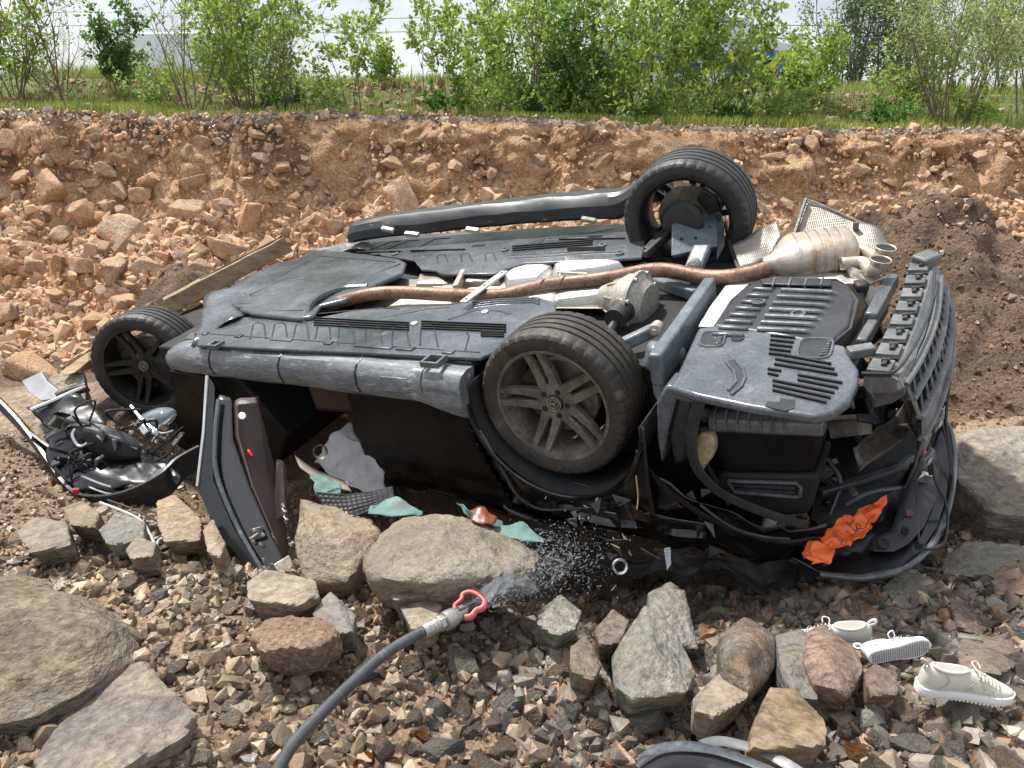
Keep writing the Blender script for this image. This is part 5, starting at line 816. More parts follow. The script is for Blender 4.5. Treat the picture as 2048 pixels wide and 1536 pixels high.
# ---- near flank: rear door and rear wing skin with wheel arch
def flank(name, u0, u1, w0, w1, keepf, mat, nu=60, nw=40):
    uu, ww = np.meshgrid(np.linspace(u0, u1, nu), np.linspace(w0, w1, nw), indexing='ij'); vv = -0.905 + 0.03 * ((ww + 0.25) / 0.3) ** 2 * (ww > -0.5) + np.clip(-0.5 - ww, 0, 1) * 0.85 + 0.03 * (ww < -0.5)
    q = np.stack([uu * 3, vv * 3, ww * 3], -1); crumple = smooth(-0.30, -0.65, ww) * 0.06 + 0.004; vv = vv + crumple * fbm(q * 1.6, 3, 5) + 0.03 * smooth(-0.4, -0.8, ww) * vnoise(q * 4, 9)
    rad = np.hypot(uu, ww); k = (rad < 0.43) & (rad > 0.30); sc_ = np.where(k & (rad < 0.40), 0.40 / np.maximum(rad, .01), 1); uu = uu * sc_; ww = ww * sc_
    kk = keepf(uu, ww) & (rad > 0.36); kf = kk[:-1, :-1] & kk[1:, :-1] & kk[:-1, 1:] & kk[1:, 1:]
    return MB().grid(np.stack([uu, vv, ww], -1), kf).build(name, mat, car, sm=40, solid=0.006)
flank('rear_door', -1.16, -0.30, 0.0, -0.66, lambda u_, w_: (u_ < -0.42 + 0.25 * np.clip(-w_ - 0.1, 0, 1)), M_dirtblk)
flank('rear_wing', -0.40, 0.62, 0.0, -0.78, lambda u_, w_: (u_ > -0.405 + 0.25 * np.clip(-w_ - 0.1, 0, 1)) & ((u_ < 0.42) | (w_ < -0.40)), M_blk)
uu = np.linspace(0.35, 2 * math.pi - 1.1, 50); arch = [(0.40 * math.cos(a), -0.915, 0.40 * math.sin(a)) for a in np.linspace(math.pi * 0.98, math.pi * 1.92, 46)]
MB().tube(arch, 0.012, 8).build('arch_lip', M_blk, car)
an = np.linspace(math.pi * 0.9, math.pi * 2.0, 40); MB().grid(np.array([[(0.395 * math.cos(a), v_, 0.395 * math.sin(a)) for v_ in (-0.90, -0.6)] for a in an])).build('arch_liner', M_void, car, solid=0.006)
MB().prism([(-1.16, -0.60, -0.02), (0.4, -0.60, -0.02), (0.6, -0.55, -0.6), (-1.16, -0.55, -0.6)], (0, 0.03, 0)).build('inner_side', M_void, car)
hd = MB().tube(smoothpath([V(1008, 1010, -.93), V(1022, 1022, -.955), V(1050, 1034, -.96), V(1075, 1042, -.94)], 20), [0.008] + [0.012] * 5 + [0.016] * 10 + [0.012] * 4, 10).build('door_handle', M_blk, car)
MB().tube(smoothpath([V(960, 860, -.91), V(1000, 930, -.915), V(1030, 985, -.915), V(1060, 1010, -.91), V(1100, 1020, -.905), V(1200, 1012, -.90)], 30), 0.006, 6).build('panel_seam', M_plas, car)
# front wing and inner arch beside the front wheel
MB().prism(polyV([(342, 742), (416, 752), (408, 830), (398, 905), (372, 890), (352, 850), (348, 800)], -0.90), (0, 0.02, 0)).build('front_wing', M_dirtblk, car, bevel=0.006, jit=0.01)
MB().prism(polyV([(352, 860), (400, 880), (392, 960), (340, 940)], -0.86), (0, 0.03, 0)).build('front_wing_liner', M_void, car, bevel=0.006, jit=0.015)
# debris of the crushed side below the wheel arch
for k in range(40):
    x_, y_ = rr_.uniform(1080, 1420), rr_.uniform(960, 1120)
    q = Dp(x_, y_, rr_.uniform(2.98, 3.1)); MB().prism([q, q + (rr_.uniform(.02, .08), rr_.uniform(-.02, .02), rr_.uniform(-.03, .03)), q + (rr_.uniform(0, .06), rr_.uniform(-.02, .02), rr_.uniform(-.06, -.01))], (0, 0.006, 0)).build('glass_shard' if k % 3 else 'paint_flake', rr_.choice([M_blk, M_plasd, M_plasd, M_steel, M_dirtblk]), car, sm=0)
rg = MB().lathe([(0.020, 0), (0.027, 0.006), (0.030, 0.0), (0.027, -0.006)], 24, Dp(1240, 1133, 2.78), CAR_R.T @ np.array([0.1, -0.9, 0.4]), closed=True).build('camera_ring', M_chrome, car)
MB().prism([Dp(1328, 1098, 2.82), Dp(1340, 1096, 2.82), Dp(1342, 1128, 2.8), Dp(1334, 1140, 2.8)], (0, 0.004, 0)).build('glass_shard', M_glass, car)

# ---- open front door hanging down in front of the sill
def dd(y_): return 3.42 - (y_ - 750) / 390 * 0.34
def polyDoor(pts, extra=0.0): return [Dp(p[0], p[1], dd(p[1]) + (p[2] if len(p) > 2 else 0) + extra) for p in pts]
nd = CAR_R.T @ np.array([-0.35, 0.9, 0.0])
door = MB().prism(polyDoor([(415, 752), (430, 775), (430, 900), (428, 960), (470, 1055), (524, 1146), (498, 1146), (430, 1060), (394, 975), (402, 880)]), nd * 0.03).build('front_door', M_blk, car, bevel=0.006)
MB().prism(polyDoor([(434, 798), (440, 795), (464, 800), (467, 880), (500, 975), (548, 1082), (584, 1146), (524, 1146), (470, 1050), (432, 950), (430, 860)], 0.02), nd * 0.05).build('door_shut_face', material('glossy_black_trim', [(0.5, (0.012, 0.012, 0.013))], rough=(0.06, 0.12), coat=0.8, rand=False), door, bevel=0.012)
card = MB().prism(polyDoor([(468, 808), (482, 802), (514, 804), (528, 850, .10), (546, 925, .16), (560, 1000, .2), (574, 1080, .18), (592, 1140, .12), (572, 1144), (548, 1078), (502, 972), (470, 872)], 0.03), nd * 0.06).build('door_card', M_leather, door, bevel=0.015, seg=3)
MB().prism(polyDoor([(552, 925, .10), (572, 930, .14), (578, 1030, .12), (560, 1042, .08), (535, 1050, .04), (548, 1000, .08)], 0.0), nd * 0.06).build('armrest', M_leather, door, bevel=0.02, seg=3)
MB().tube([Dp(414, 752, dd(752) - .004), Dp(408, 860, dd(860) - .004), Dp(395, 972, dd(972) - .004)], 0.0075, 8).build('door_edge_strip', M_chrome, door)
MB().tube(smoothpath(polyDoor([(437, 800, -.01), (431, 870, -.01), (434, 950, -.01), (474, 1052, -.01), (526, 1144, -.01)]), 30), 0.010, 8).build('door_seal', M_plas, door)
MB().tube(smoothpath(polyDoor([(484, 822), (500, 870, .06), (515, 940, .06), (540, 1010, .06)], .02), 16), 0.004, 6).build('card_seam', M_void, door)
MB().lathe([(0.016, 0), (0.016, 0.004), (0.012, 0.006), (0, 0.006)], 16, Dp(484, 831, dd(831) + .02), -nd).build('glowing_reflector', lit('reflector_glow', (0.8, 0.8, 0.78), 0.4), door)  # pale reflector at the door bottom, its brightness put in as a glow
MB().box(Dp(500, 905, dd(905) + .02), (0.020, 0.008, 0.026), rotmat(0.2, 0.2, -0.5)).build('courtesy_light', lit('red_lamp', (0.8, 0.02, 0.03), 0.8), door, bevel=0.002)  # red courtesy light of the door
lt = MB().prism(polyDoor([(498, 1058), (522, 1052), (530, 1072), (506, 1080)], -.002), -nd * 0.006).build('latch_plate', M_plasd, door, bevel=0.002)
for x_, y_ in ((509, 1060), (526, 1069), (506, 1082), (520, 1087)): MB().lathe([(0.008, 0), (0.008, 0.005), (0, 0.006)], 10, Dp(x_, y_, dd(y_) - .006), -nd).build('latch_bolt', M_chrome, door)
MB().bar(Dp(500, 1078, dd(1078) - .008), Dp(516, 1066, dd(1066) - .008), 0.008, 0.006).build('latch_hook', M_chrome, door)
MB().prism(polyDoor([(548, 1130), (578, 1112, .04), (592, 1142, .04), (556, 1146)], -.01), nd * 0.01).build('speaker_plate', M_panel, door, bevel=0.002)
for k in range(5): MB().box(Dp(567 + 1.5 * k, 1012 + 8 * k, dd(1015) + .0), (0.03, 0.012, 0.01), rotmat(0.2, 0.2, -0.4)).build('window_switch', M_chrome if k % 2 else M_plasd, door, bevel=0.002)
MB().lathe([(0.030, 0), (0.036, 0.008), (0.034, 0.0), (0.025, -0.004)], 28, Dp(640, 903, 3.62), CAR_R.T @ np.array([0.3, -0.9, 0.2]), closed=True).build('speaker_ring', M_steel, car)
# ------------------------------------------------------------------ boot lid and what hangs round the tail
def world_plate(name, pts, vec, mat, parent=None, bevel=0.005, jit=0, **k): return MB().prism([at_depth(*p) for p in pts], vec).build(name, mat, parent, bevel=bevel, jit=jit, **k)
back = np.array([-0.25, 0.9, -0.3])
lid_out = [(1878, 828, 3.34), (1900, 862, 3.28), (1908, 920, 3.2), (1900, 1000, 3.06), (1880, 1060, 2.96), (1850, 1105, 2.88), (1800, 1140, 2.82), (1720, 1156, 2.82), (1640, 1148, 2.86), (1585, 1118, 2.93), (1640, 1070, 3.02), (1740, 1010, 3.1), (1800, 930, 3.2), (1845, 850, 3.33)]
lid = MB().prism([toc(at_depth(*p)) for p in lid_out], CAR_R.T @ back * 0.05).build('boot_lid', M_blk, car, bevel=0.02, seg=3)
MB().tube(smoothpath([Dp(x_, y_, d_ - 0.012) for x_, y_, d_ in lid_out[:9]], 50), 0.013, 10).build('lid_rim', material('lid_edge_paint', [(0.4, (0.05, 0.053, 0.056)), (0.7, (0.16, 0.165, 0.17))], scale=9, rough=(0.12, 0.3), coat=0.5, rand=False), lid)
MB().prism([Dp(*p) for p in [(1846, 880, 3.24), (1874, 900, 3.18), (1882, 940, 3.12), (1874, 1000, 3.02), (1850, 1055, 2.93), (1820, 1088, 2.87), (1790, 1104, 2.85), (1748, 1104, 2.87), (1752, 1078, 2.92), (1790, 1064, 2.93), (1812, 1000, 3.03)]], CAR_R.T @ back * 0.03).build('lid_trim', material('charcoal_trim', [(0.3, (0.035, 0.036, 0.038)), (0.7, (0.06, 0.061, 0.064))], scale=9, rough=(0.45, 0.6), rand=False), lid, bevel=0.008)
for x_, y_ in ((1818, 1026), (1814, 1043)): MB().box(Dp(x_, y_, 2.965), (0.030, 0.010, 0.028), CAR_R.T @ rotmat(-0.6, 0, 0.2)).build('lid_button', material('dark_red_button', [(0.5, (0.10, 0.035, 0.035))], rough=(0.4, 0.4), rand=False), lid, bevel=0.003)
for x_, y_, r_h in ((1766, 1086, .019), (1810, 1062, .012), (1872, 826, .012)): MB().lathe([(r_h * 0.5, 0.002), (r_h * .7, 0.006), (r_h, 0.008), (r_h * 1.3, 0.004), (r_h * 1.3, -0.004)], 20, Dp(x_, y_, 2.86 if y_ > 1070 else (2.9 if y_ > 900 else 3.3)), CAR_R.T @ np.array([0.2, -0.85, 0.45])).build('lid_recess', M_void, lid)
tri = MB().prism([Dp(*p) for p in [(1836, 905, 3.14), (1856, 902, 3.14), (1852, 922, 3.1), (1838, 924, 3.1)]], (0, 0.01, 0)).build('lid_latch', M_red, lid, bevel=0.004)
MB().box(Dp(1852, 955, 3.06), (0.05, 0.02, 0.05), CAR_R.T @ rotmat(0.3, 0.4, 0.2)).build('lid_lock', M_chrome, lid, bevel=0.008, jit=0.01)
MB().prism([Dp(*p) for p in [(1845, 815, 3.3), (1880, 808, 3.32), (1884, 838, 3.28), (1850, 848, 3.26)]], (0, 0.03, 0)).build('lamp_bracket', M_gpl, car, bevel=0.006, jit=0.01)
for nm, pts, r_h in (('tail_cable', [(1880, 640, 3.35), (1895, 700, 3.35), (1898, 770, 3.3), (1892, 840, 3.2), (1900, 900, 3.15), (1905, 960, 3.1), (1896, 1010, 3.02), (1890, 1070, 2.95)], 0.006),
                    ('tail_cable', [(1870, 700, 3.35), (1885, 760, 3.33), (1882, 830, 3.2), (1895, 890, 3.12), (1902, 950, 3.05)], 0.004),
                    ('tail_cable', [(1815, 840, 3.05), (1840, 880, 3.0), (1862, 910, 3.0), (1870, 960, 2.98), (1890, 1000, 2.98), (1895, 1040, 2.95), (1888, 1085, 2.9), (1860, 1098, 2.86), (1838, 1092, 2.85)], 0.006),
                    ('tail_cable', [(1800, 760, 3.05), (1822, 800, 3.0), (1836, 880, 2.98), (1832, 960, 2.95), (1836, 1030, 2.9), (1838, 1090, 2.85)], 0.003),
                    ('tail_cable', [(1878, 630, 3.4), (1895, 622, 3.45), (1912, 626, 3.45), (1908, 638, 3.42), (1892, 645, 3.4)], 0.004)):
    MB().tube(smoothpath([Dp(*p) for p in pts], 40), r_h, 7).build(nm, M_rub if r_h != 0.004 or pts[0][0] != 1878 else M_gpl, car)
for x_, y_, d_ in ((1895, 770, 3.3), (1886, 806, 3.25), (1838, 1090, 2.85)): MB().box(Dp(x_, y_, d_), (0.02, 0.02, 0.04), rotmat(.2, .3, .4)).build('cable_plug', M_plasd, car, bevel=0.004)

# ------------------------------------------------------------------ things that fell out of the car
def cloth(name, A, B, mat, label, cat, n=26, m=16, amp=0.012, sc=12, seed=3, th=0.002, group=None):
    o = sheet(name, [at_depth(*p) for p in A], [at_depth(*p) for p in B], mat, None, n, m, amp, sc, th, seed); return tag(o, label, cat, group)
bag = cloth('plastic_bag', [(1592, 1104, 2.84), (1650, 1062, 2.86), (1700, 1032, 2.9), (1742, 1008, 2.92), (1768, 993, 2.94)], [(1636, 1140, 2.76), (1668, 1102, 2.80), (1700, 1094, 2.82), (1750, 1050, 2.86), (1778, 1008, 2.90)], M_orange, 'crumpled orange plastic bag with black lettering hanging from the car boot', 'bag', 60, 30, 0.024, 19, 5)
def lettering(txt, px, py, d, size, roll, mat, parent, inv=None, yaw=0.0, pitch=1.0):
    cu = bpy.data.curves.new('lettering', 'FONT'); cu.body = txt; cu.size = size; cu.extrude = 0.0006; cu.align_x = 'CENTER'; cu.align_y = 'CENTER'
    t = bpy.data.objects.new('lettering', cu); COL.objects.link(t); dg = bpy.context.evaluated_depsgraph_get(); me = bpy.data.meshes.new_from_object(t.evaluated_get(dg)); bpy.data.objects.remove(t)
    me.transform(Matrix.Translation(at_depth(px, py, d).tolist()) @ Matrix.Rotation(yaw, 4, 'Z') @ Matrix.Rotation(pitch, 4, 'X') @ Matrix.Rotation(roll, 4, 'Z')); me.materials.clear()
    return link('lettering', me, mat, parent)
lettering('ST', 1708, 1048, 2.845, 0.046, 2.3, M_ink, bag, pitch=0.9); lettering('LICENSE', 1682, 1080, 2.775, 0.022, 2.3, M_ink, bag, pitch=0.9)
MB().tube(smoothpath([at_depth(*p) for p in [(1690, 1062, 2.84), (1706, 1070, 2.82), (1716, 1058, 2.83), (1730, 1056, 2.83), (1738, 1040, 2.855), (1750, 1030, 2.87)]], 24), 0.0015, 5).build('printed_outline', M_ink, bag)
cloth('floor_mat', [(632, 985, 3.42), (690, 990, 3.38), (740, 985, 3.34), (784, 975, 3.30)], [(668, 1042, 3.22), (700, 1036, 3.2), (745, 1018, 3.2), (788, 994, 3.22)], M_rub, 'black ribbed rubber floor mat hanging out of the car door opening', 'floor mat', 20, 10, 0.004, 6, 9, 0.006)
matw = COL.objects['floor_mat']
A = [np.array(at_depth(*p)) for p in [(632, 985, 3.41), (690, 990, 3.37), (740, 985, 3.33), (784, 975, 3.29)]]; B = [np.array(at_depth(*p)) for p in [(668, 1042, 3.21), (700, 1036, 3.19), (745, 1018, 3.19), (788, 994, 3.21)]]
ip = lambda L_, t: np.array([np.interp(t, [0, .36, .7, 1], [q[k] for q in L_]) for k in range(3)])
for k in range(15): MB().tube([ip(A, k / 14), ip(B, k / 14)], 0.0035, 4).build('rib', M_plasd, matw)
for k in range(7): MB().tube([ip(A, t) * (1 - k / 6) + ip(B, t) * (k / 6) for t in np.linspace(0, 1, 9)], 0.0035, 4).build('rib', M_plasd, matw)
cloth('white_cloth', [(636, 922, 4.1), (664, 885, 4.12), (700, 852, 4.15), (716, 860, 4.1)], [(672, 962, 3.85), (700, 974, 3.82), (735, 986, 3.8), (776, 976, 3.8)], M_white, 'rumpled grey white airbag cloth spilling out between door and seat', 'cloth', 30, 24, 0.035, 9, 15)
cloth('cardboard_sheet', [(590, 910, 4.0), (630, 938, 3.95), (690, 962, 3.85)], [(600, 935, 3.92), (645, 968, 3.85), (705, 985, 3.75)], material('grey_beige_board', [(0.3, (0.22, 0.18, 0.15)), (0.7, (0.30, 0.25, 0.21))], rough=(0.8, 0.8), rand=False), 'flat grey beige board lying under the white cloth in the car', 'board', 8, 5, 0.004, 5, 17)
TG = 'teal towels around the car'
cloth('teal_towel', [(618, 945, 3.75), (648, 950, 3.72), (682, 972, 3.66)], [(632, 985, 3.6), (652, 990, 3.58), (685, 988, 3.58)], M_teal, 'small bright teal cloth behind the floor mat', 'cloth', 14, 10, 0.014, 14, 19, group=TG)
cloth('teal_towel', [(740, 1008, 3.2), (790, 996, 3.2), (852, 1026, 3.1)], [(735, 1024, 3.14), (800, 1034, 3.1), (850, 1034, 3.08)], M_teal, 'dark teal cloth lying flat between the floor mat and the olive boulder', 'cloth', 18, 8, 0.014, 12, 23, group=TG)
cloth('teal_towel', [(985, 1062, 2.98), (1040, 1038, 2.98), (1086, 1072, 2.92)], [(1000, 1072, 2.92), (1050, 1080, 2.88), (1090, 1088, 2.86)], M_teal, 'pale teal folded sheet beside the car door handle', 'cloth', 18, 8, 0.012, 14, 27, group=TG)
cloth('teal_towel', [(912, 1008, 3.1), (940, 1018, 3.05), (1000, 1045, 3.0)], [(930, 1030, 3.05), (960, 1042, 3.02), (1000, 1060, 2.97)], M_teal, 'teal strip of cloth behind the red brown wrapper', 'cloth', 14, 8, 0.014, 14, 29, group=TG)
cloth('brown_wrapper', [(938, 1022, 3.0), (965, 1018, 3.0), (992, 1040, 2.97)], [(945, 1044, 2.95), (970, 1052, 2.93), (988, 1052, 2.93)], material('red_brown_foil', [(0.3, (0.10, 0.025, 0.012)), (0.7, (0.24, 0.07, 0.03))], rough=(0.25, 0.4), rand=False), 'shiny red brown wrapper on top of the olive boulder', 'wrapper', 12, 8, 0.014, 16, 33)

# ------------------------------------------------------------------ torn front end
fw_ = empty('torn_front_bumper', tuple(at_depth(200, 950, 3.9))); tag(fw_, 'smashed black front bumper with headlight and cables torn from the car', 'bumper'); fo = np.array(fw_.location)
def FD(px, py, d): return at_depth(px, py, d) - fo
def strip(name, path, mat, hgt, th=0.012, n=40, lean=(0, 0.2, -1)):
    p = smoothpath([FD(*q[:3]) for q in path], n); hh = np.interp(np.linspace(0, 1, n), np.linspace(0, 1, len(path)), [q[3] if len(q) > 3 else hgt for q in path]); L_ = np.array(lean, float); L_ /= np.linalg.norm(L_); T = np.gradient(p, axis=0); T /= np.linalg.norm(T, axis=1)[:, None]; Bn = np.cross(T, L_); Bn /= np.linalg.norm(Bn, axis=1)[:, None]
    return MB().loft([[p[i], p[i] + L_ * hh[i] * .5 + Bn[i] * th * 1.5, p[i] + L_ * hh[i], p[i] + L_ * hh[i] - Bn[i] * th, p[i] + L_ * hh[i] * .5 + Bn[i] * th * .4, p[i] - Bn[i] * th] for i in range(n)]).build(name, mat, fw_, sm=45)
strip('bumper_skin', [(-30, 768, 4.3, .09), (30, 828, 4.2, .09), (70, 878, 4.1, .08), (100, 920, 4.0, .10), (128, 960, 3.9, .12), (160, 985, 3.8, .13), (215, 988, 3.72, .15), (270, 972, 3.7, .15), (318, 945, 3.72, .15), (350, 915, 3.8, .14), (395, 890, 3.92, .12)], M_plasd, 0.1, th=0.016)
sheet('bumper_shell', [FD(92, 875, 4.08), FD(125, 862, 4.08), (FD(170, 850, 4.1)), FD(240, 880, 4.08), FD(300, 905, 4.05), FD(380, 900, 4.0)], [FD(128, 962, 3.93), FD(160, 985, 3.84), FD(215, 990, 3.78), FD(270, 975, 3.78), FD(318, 950, 3.8), FD(385, 905, 3.95)], M_blk, fw_, 30, 16, 0.03, 7, 0.005, 41)
sheet('wheel_arch_liner', [FD(60, 820, 4.3), FD(110, 800, 4.32), FD(160, 790, 4.35)], [FD(110, 880, 4.14), FD(160, 860, 4.16), FD(215, 850, 4.2)], M_plasd, fw_, 16, 10, 0.03, 8, 0.005, 44)
strip('bumper_spoiler', [(262, 985, 3.72, .02), (300, 955, 3.74, .04), (335, 930, 3.78, .06), (352, 950, 3.74, .05)], M_plas, 0.05)
strip('bumper_lip', [(165, 950, 3.85), (210, 968, 3.8), (250, 975, 3.78), (285, 968, 3.78)], M_blk, 0.06)
strip('chrome_moulding', [(178, 972, 3.80), (215, 985, 3.76), (255, 988, 3.74), (285, 982, 3.75)], M_chrome, 0.008, 0.004)
strip('black_moulding', [(60, 862, 4.1), (90, 885, 4.06), (125, 905, 4.02)], M_plasd, 0.06)
MB().prism([FD(*p) for p in [(40, 762, 4.45), (80, 744, 4.5), (95, 762, 4.46), (118, 782, 4.4), (112, 800, 4.36), (80, 803, 4.36), (58, 782, 4.4)]], (0.01, 0.02, -0.012)).build('crumpled_plate', material('silver_grey_paint', [(0.3, (0.13, 0.13, 0.145)), (0.7, (0.27, 0.27, 0.30))], scale=9, rough=(0.35, 0.5), metal=0.1, rand=False), fw_, bevel=0.003, jit=0.014)
MB().tube([FD(62, 820, 4.25), FD(110, 800, 4.3), FD(172, 772, 4.35)], 0.013, 8).build('bumper_beam', M_chrome, fw_)
MB().box(FD(145, 782, 4.36), (0.16, 0.05, 0.05), rotmat(0.2, -0.4, 0.3)).build('crash_bracket', M_steel, fw_, bevel=0.006, jit=0.02)
duct = MB().loft([[FD(x_, y_ - h_, d_), FD(x_ + 12, y_ - h_ * .3, d_ - .08), FD(x_ + 6, y_ + h_ * .7, d_ - .06), FD(x_ - 8, y_ + h_, d_)] for x_, y_, h_, d_ in ((140, 860, 14, 4.05), (170, 865, 26, 4.0), (205, 880, 34, 3.98), (240, 890, 34, 3.98), (275, 900, 26, 4.0))]).build('air_duct', M_plasd, fw_, bevel=0.012, jit=0.015)
for x_, y_ in ((198, 875), (224, 893)): MB().prism([FD(x_ + 8 * math.cos(a) * 1.1, y_ + 14 * math.sin(a), 3.88) for a in np.linspace(-1.7, 1.0, 10)], (0.0, 0.02, 0)).build('duct_fin', M_plas, duct, bevel=0.002)
MB().tube(smoothpath([FD(*p) for p in [(92, 878, 4.0), (110, 866, 3.98), (125, 860, 3.98), (128, 845, 4.0), (155, 842, 3.98), (180, 848, 3.96)]], 24), 0.009, 7).build('light_frame', M_gpl, fw_)
MB().tube(smoothpath([FD(*p) for p in [(150, 858, 3.92), (145, 872, 3.9), (158, 892, 3.88), (175, 886, 3.88)]], 16), 0.008, 7).build('light_frame', M_chrome, fw_)
ln = MB().loft([[FD(312 + a_ * math.cos(q), 838 + b_ * math.sin(q) + 0.25 * a_ * math.cos(q) * -1, d_) for q in np.linspace(0, 2 * math.pi, 24, endpoint=False)] for a_, b_, d_ in ((42, 22, 4.22), (40, 21, 4.16), (28, 14, 4.10), (8, 4, 4.08))]).build('headlight', M_glass, fw_, sm=60)
MB().loft([[FD(312 + a_ * math.cos(q), 840 + b_ * math.sin(q) - 0.25 * a_ * math.cos(q), d_) for q in np.linspace(0, 2 * math.pi, 24, endpoint=False)] for a_, b_, d_ in ((40, 20, 4.24), (30, 15, 4.30), (10, 5, 4.33))]).build('headlight_reflector', material('iridescent_reflector', [(0.3, (0.35, 0.55, 0.75)), (0.5, (0.75, 0.78, 0.7)), (0.7, (0.45, 0.65, 0.6))], scale=9, rough=(0.1, 0.2), metal=0.9, rand=False), ln, sm=60)
MB().tube(smoothpath([FD(*p) for p in [(262, 812, 4.2), (285, 840, 4.12), (320, 866, 4.06), (346, 862, 4.1)]], 20), 0.008, 7).build('headlight_rim', M_chrome, ln)
MB().box(FD(152, 982, 3.74), (0.03, 0.02, 0.03), rotmat(.3, .2, .5)).build('tail_plug', M_red, fw_, bevel=0.004)
rr_ = random.Random(5)
for k in range(34):
    x_, y_ = rr_.uniform(110, 360), rr_.uniform(800, 985)
    if (x_ - 272) ** 2 + (y_ - 733) ** 2 < 118 ** 2: continue
    q = FD(x_, y_, rr_.uniform(3.85, 4.15)); MB().box(q, (rr_.uniform(.03, .13), rr_.uniform(.02, .06), rr_.uniform(.006, .03)), rotmat(rr_.uniform(-1, 1), rr_.uniform(-1, 1), rr_.uniform(0, 3))).build('broken_piece', rr_.choice([M_plasd, M_blk, M_plasd, M_plas, M_steel, M_chrome, M_gpl]), fw_, bevel=0.005, jit=0.02)
for k in range(12):
    x_, y_ = rr_.uniform(120, 330), rr_.uniform(815, 960); p = [FD(x_ + i * rr_.uniform(-14, 22), y_ + i * rr_.uniform(-12, 18), rr_.uniform(3.85, 4.1)) for i in range(5)]; MB().tube(smoothpath(p, 20), rr_.choice([0.004, 0.006, 0.009]), 6).build('cable', rr_.choice([M_rub, M_plasd, M_plasd, M_plasd]), fw_)
tag(MB().tube(smoothpath([at_depth(*p) for p in [(200, 1005, 3.5), (240, 1020, 3.4), (280, 1040, 3.3), (300, 1070, 3.15), (312, 1092, 3.05), (318, 1080, 3.06), (332, 1076, 3.06), (345, 1090, 3.02)]], 40), 0.006, 7).build('loose_cable', material('white_cable', [(0.5, (0.55, 0.56, 0.52))], rough=(0.4, 0.4), rand=False)), 'pale loose cable looping over grey rocks below the torn bumper', 'cable')
tag(MB().tube(smoothpath([at_depth(*p) for p in [(215, 1000, 3.55), (270, 1020, 3.4), (320, 1045, 3.22), (372, 1072, 3.08)]], 30), 0.005, 7).build('loose_cable', M_rub), 'thin black cable trailing past the blocky brown rock', 'cable')

# ------------------------------------------------------------------ plank
pl_a = at_depth(335, 612, 5.7); pl_b = at_depth(576, 486, 5.95); M_wood = material('weathered_timber', [(0.3, (0.19, 0.125, 0.07)), (0.55, (0.36, 0.25, 0.145)), (0.8, (0.50, 0.37, 0.23))], scale=3, rough=(0.7, 0.9), stretch=(0.6, 6, 6), bump=0.4, bscale=14, rand=False)
pa = empty('timber_beam', tuple(pl_a)); tag(pa, 'long weathered timber beam leaning against the bank behind the car', 'beam'); d = pl_b - pl_a; n = 26; secs = []
xd = d / np.linalg.norm(d); yd = np.cross((0, 0, 1), xd); yd /= np.linalg.norm(yd); zd = np.cross(xd, yd)
for i in range(n):
    t = i / (n - 1); c = d * t; w_ = 0.055 + 0.006 * vnoise(np.array([t * 9, 0, 0]), 2); h_ = 0.058 + 0.006 * vnoise(np.array([t * 7, 3, 0]), 4); secs.append([c + yd * w_ + zd * h_, c - yd * w_ + zd * (h_ + .004), c - yd * w_ - zd * h_, c + yd * w_ - zd * h_])
secs[-1][0] = secs[-1][0] - xd * 0.06; secs[-1][1] = secs[-1][1] - xd * 0.01
beam = MB().loft(secs).build('beam', M_wood, pa, bevel=0.006)
MB().loft([[d * t + yd * a_ + zd * b_ for a_, b_ in ((.014, .068), (-.014, .069), (-.014, .06), (.014, .06))] for t in (0.3, 0.6, 0.95)]).build('split', M_dark, pa)
w2 = world_plate('timber_offcut', [(118, 745, 4.9), (150, 722, 5.0), (175, 705, 5.05), (178, 722, 5.0), (150, 745, 4.9), (130, 752, 4.88)], (0.05, 0.25, -0.03), M_wood, bevel=0.006); tag(w2, 'short timber offcut lying behind the front wheel', 'beam')

# ------------------------------------------------------------------ hose, nozzle and water
M_hose = material('grey_hose_rubber', [(0.3, (0.035, 0.038, 0.042)), (0.7, (0.085, 0.088, 0.092))], scale=6, rough=(0.45, 0.65), bump=0.1, bscale=60, layer=((0.22, 0.20, 0.17), 7, 0.62, 0.78), rand=False)
M_nozz = material('brushed_nozzle_metal', [(0.3, (0.30, 0.29, 0.27)), (0.7, (0.50, 0.48, 0.45))], scale=8, rough=(0.3, 0.5), metal=0.7, fine=(50, 0.2), rand=False)
M_nred = material('faded_red_handle', [(0.3, (0.42, 0.075, 0.07)), (0.7, (0.62, 0.16, 0.15))], scale=6, rough=(0.35, 0.5), layer=((0.55, 0.32, 0.28), 8, 0.64, 0.78), rand=False)
hp = [(545, 1560, 1.80), (585, 1490, 1.92), (640, 1430, 2.02), (700, 1370, 2.13), (765, 1312, 2.24), (820, 1277, 2.32), (865, 1255, 2.37), (905, 1236, 2.42), (948, 1214, 2.48)]
hpw = smoothpath([at_depth(*p) for p in hp], 90); hose = empty('fire_hose', tuple(hpw[0])); tag(hose, 'grey fire hose with red handled nozzle lying on the rubble and spraying water', 'hose'); h0 = hpw[0]
low = np.array([hz(p[0], p[1]) for p in hpw]); hb = hpw.copy() - h0
MB().tube(np.vstack([hb[0] + (hb[0] - hb[1]) * 8, hb[:64]]), 0.0165, 18).build('hose_body', M_hose, hose, sm=60)
for k in range(5, 62, 8): MB().tube([hb[k] - (hb[k + 1] - hb[k]) * 0.10, hb[k] + (hb[k + 1] - hb[k]) * 0.12], 0.0169, 18, cap=False).build('hose_stripe', M_gpl, hose, sm=60)
def along(t): i = min(int(t * 89), 88); f_ = t * 89 - i; return hb[i] * (1 - f_) + hb[i + 1] * f_
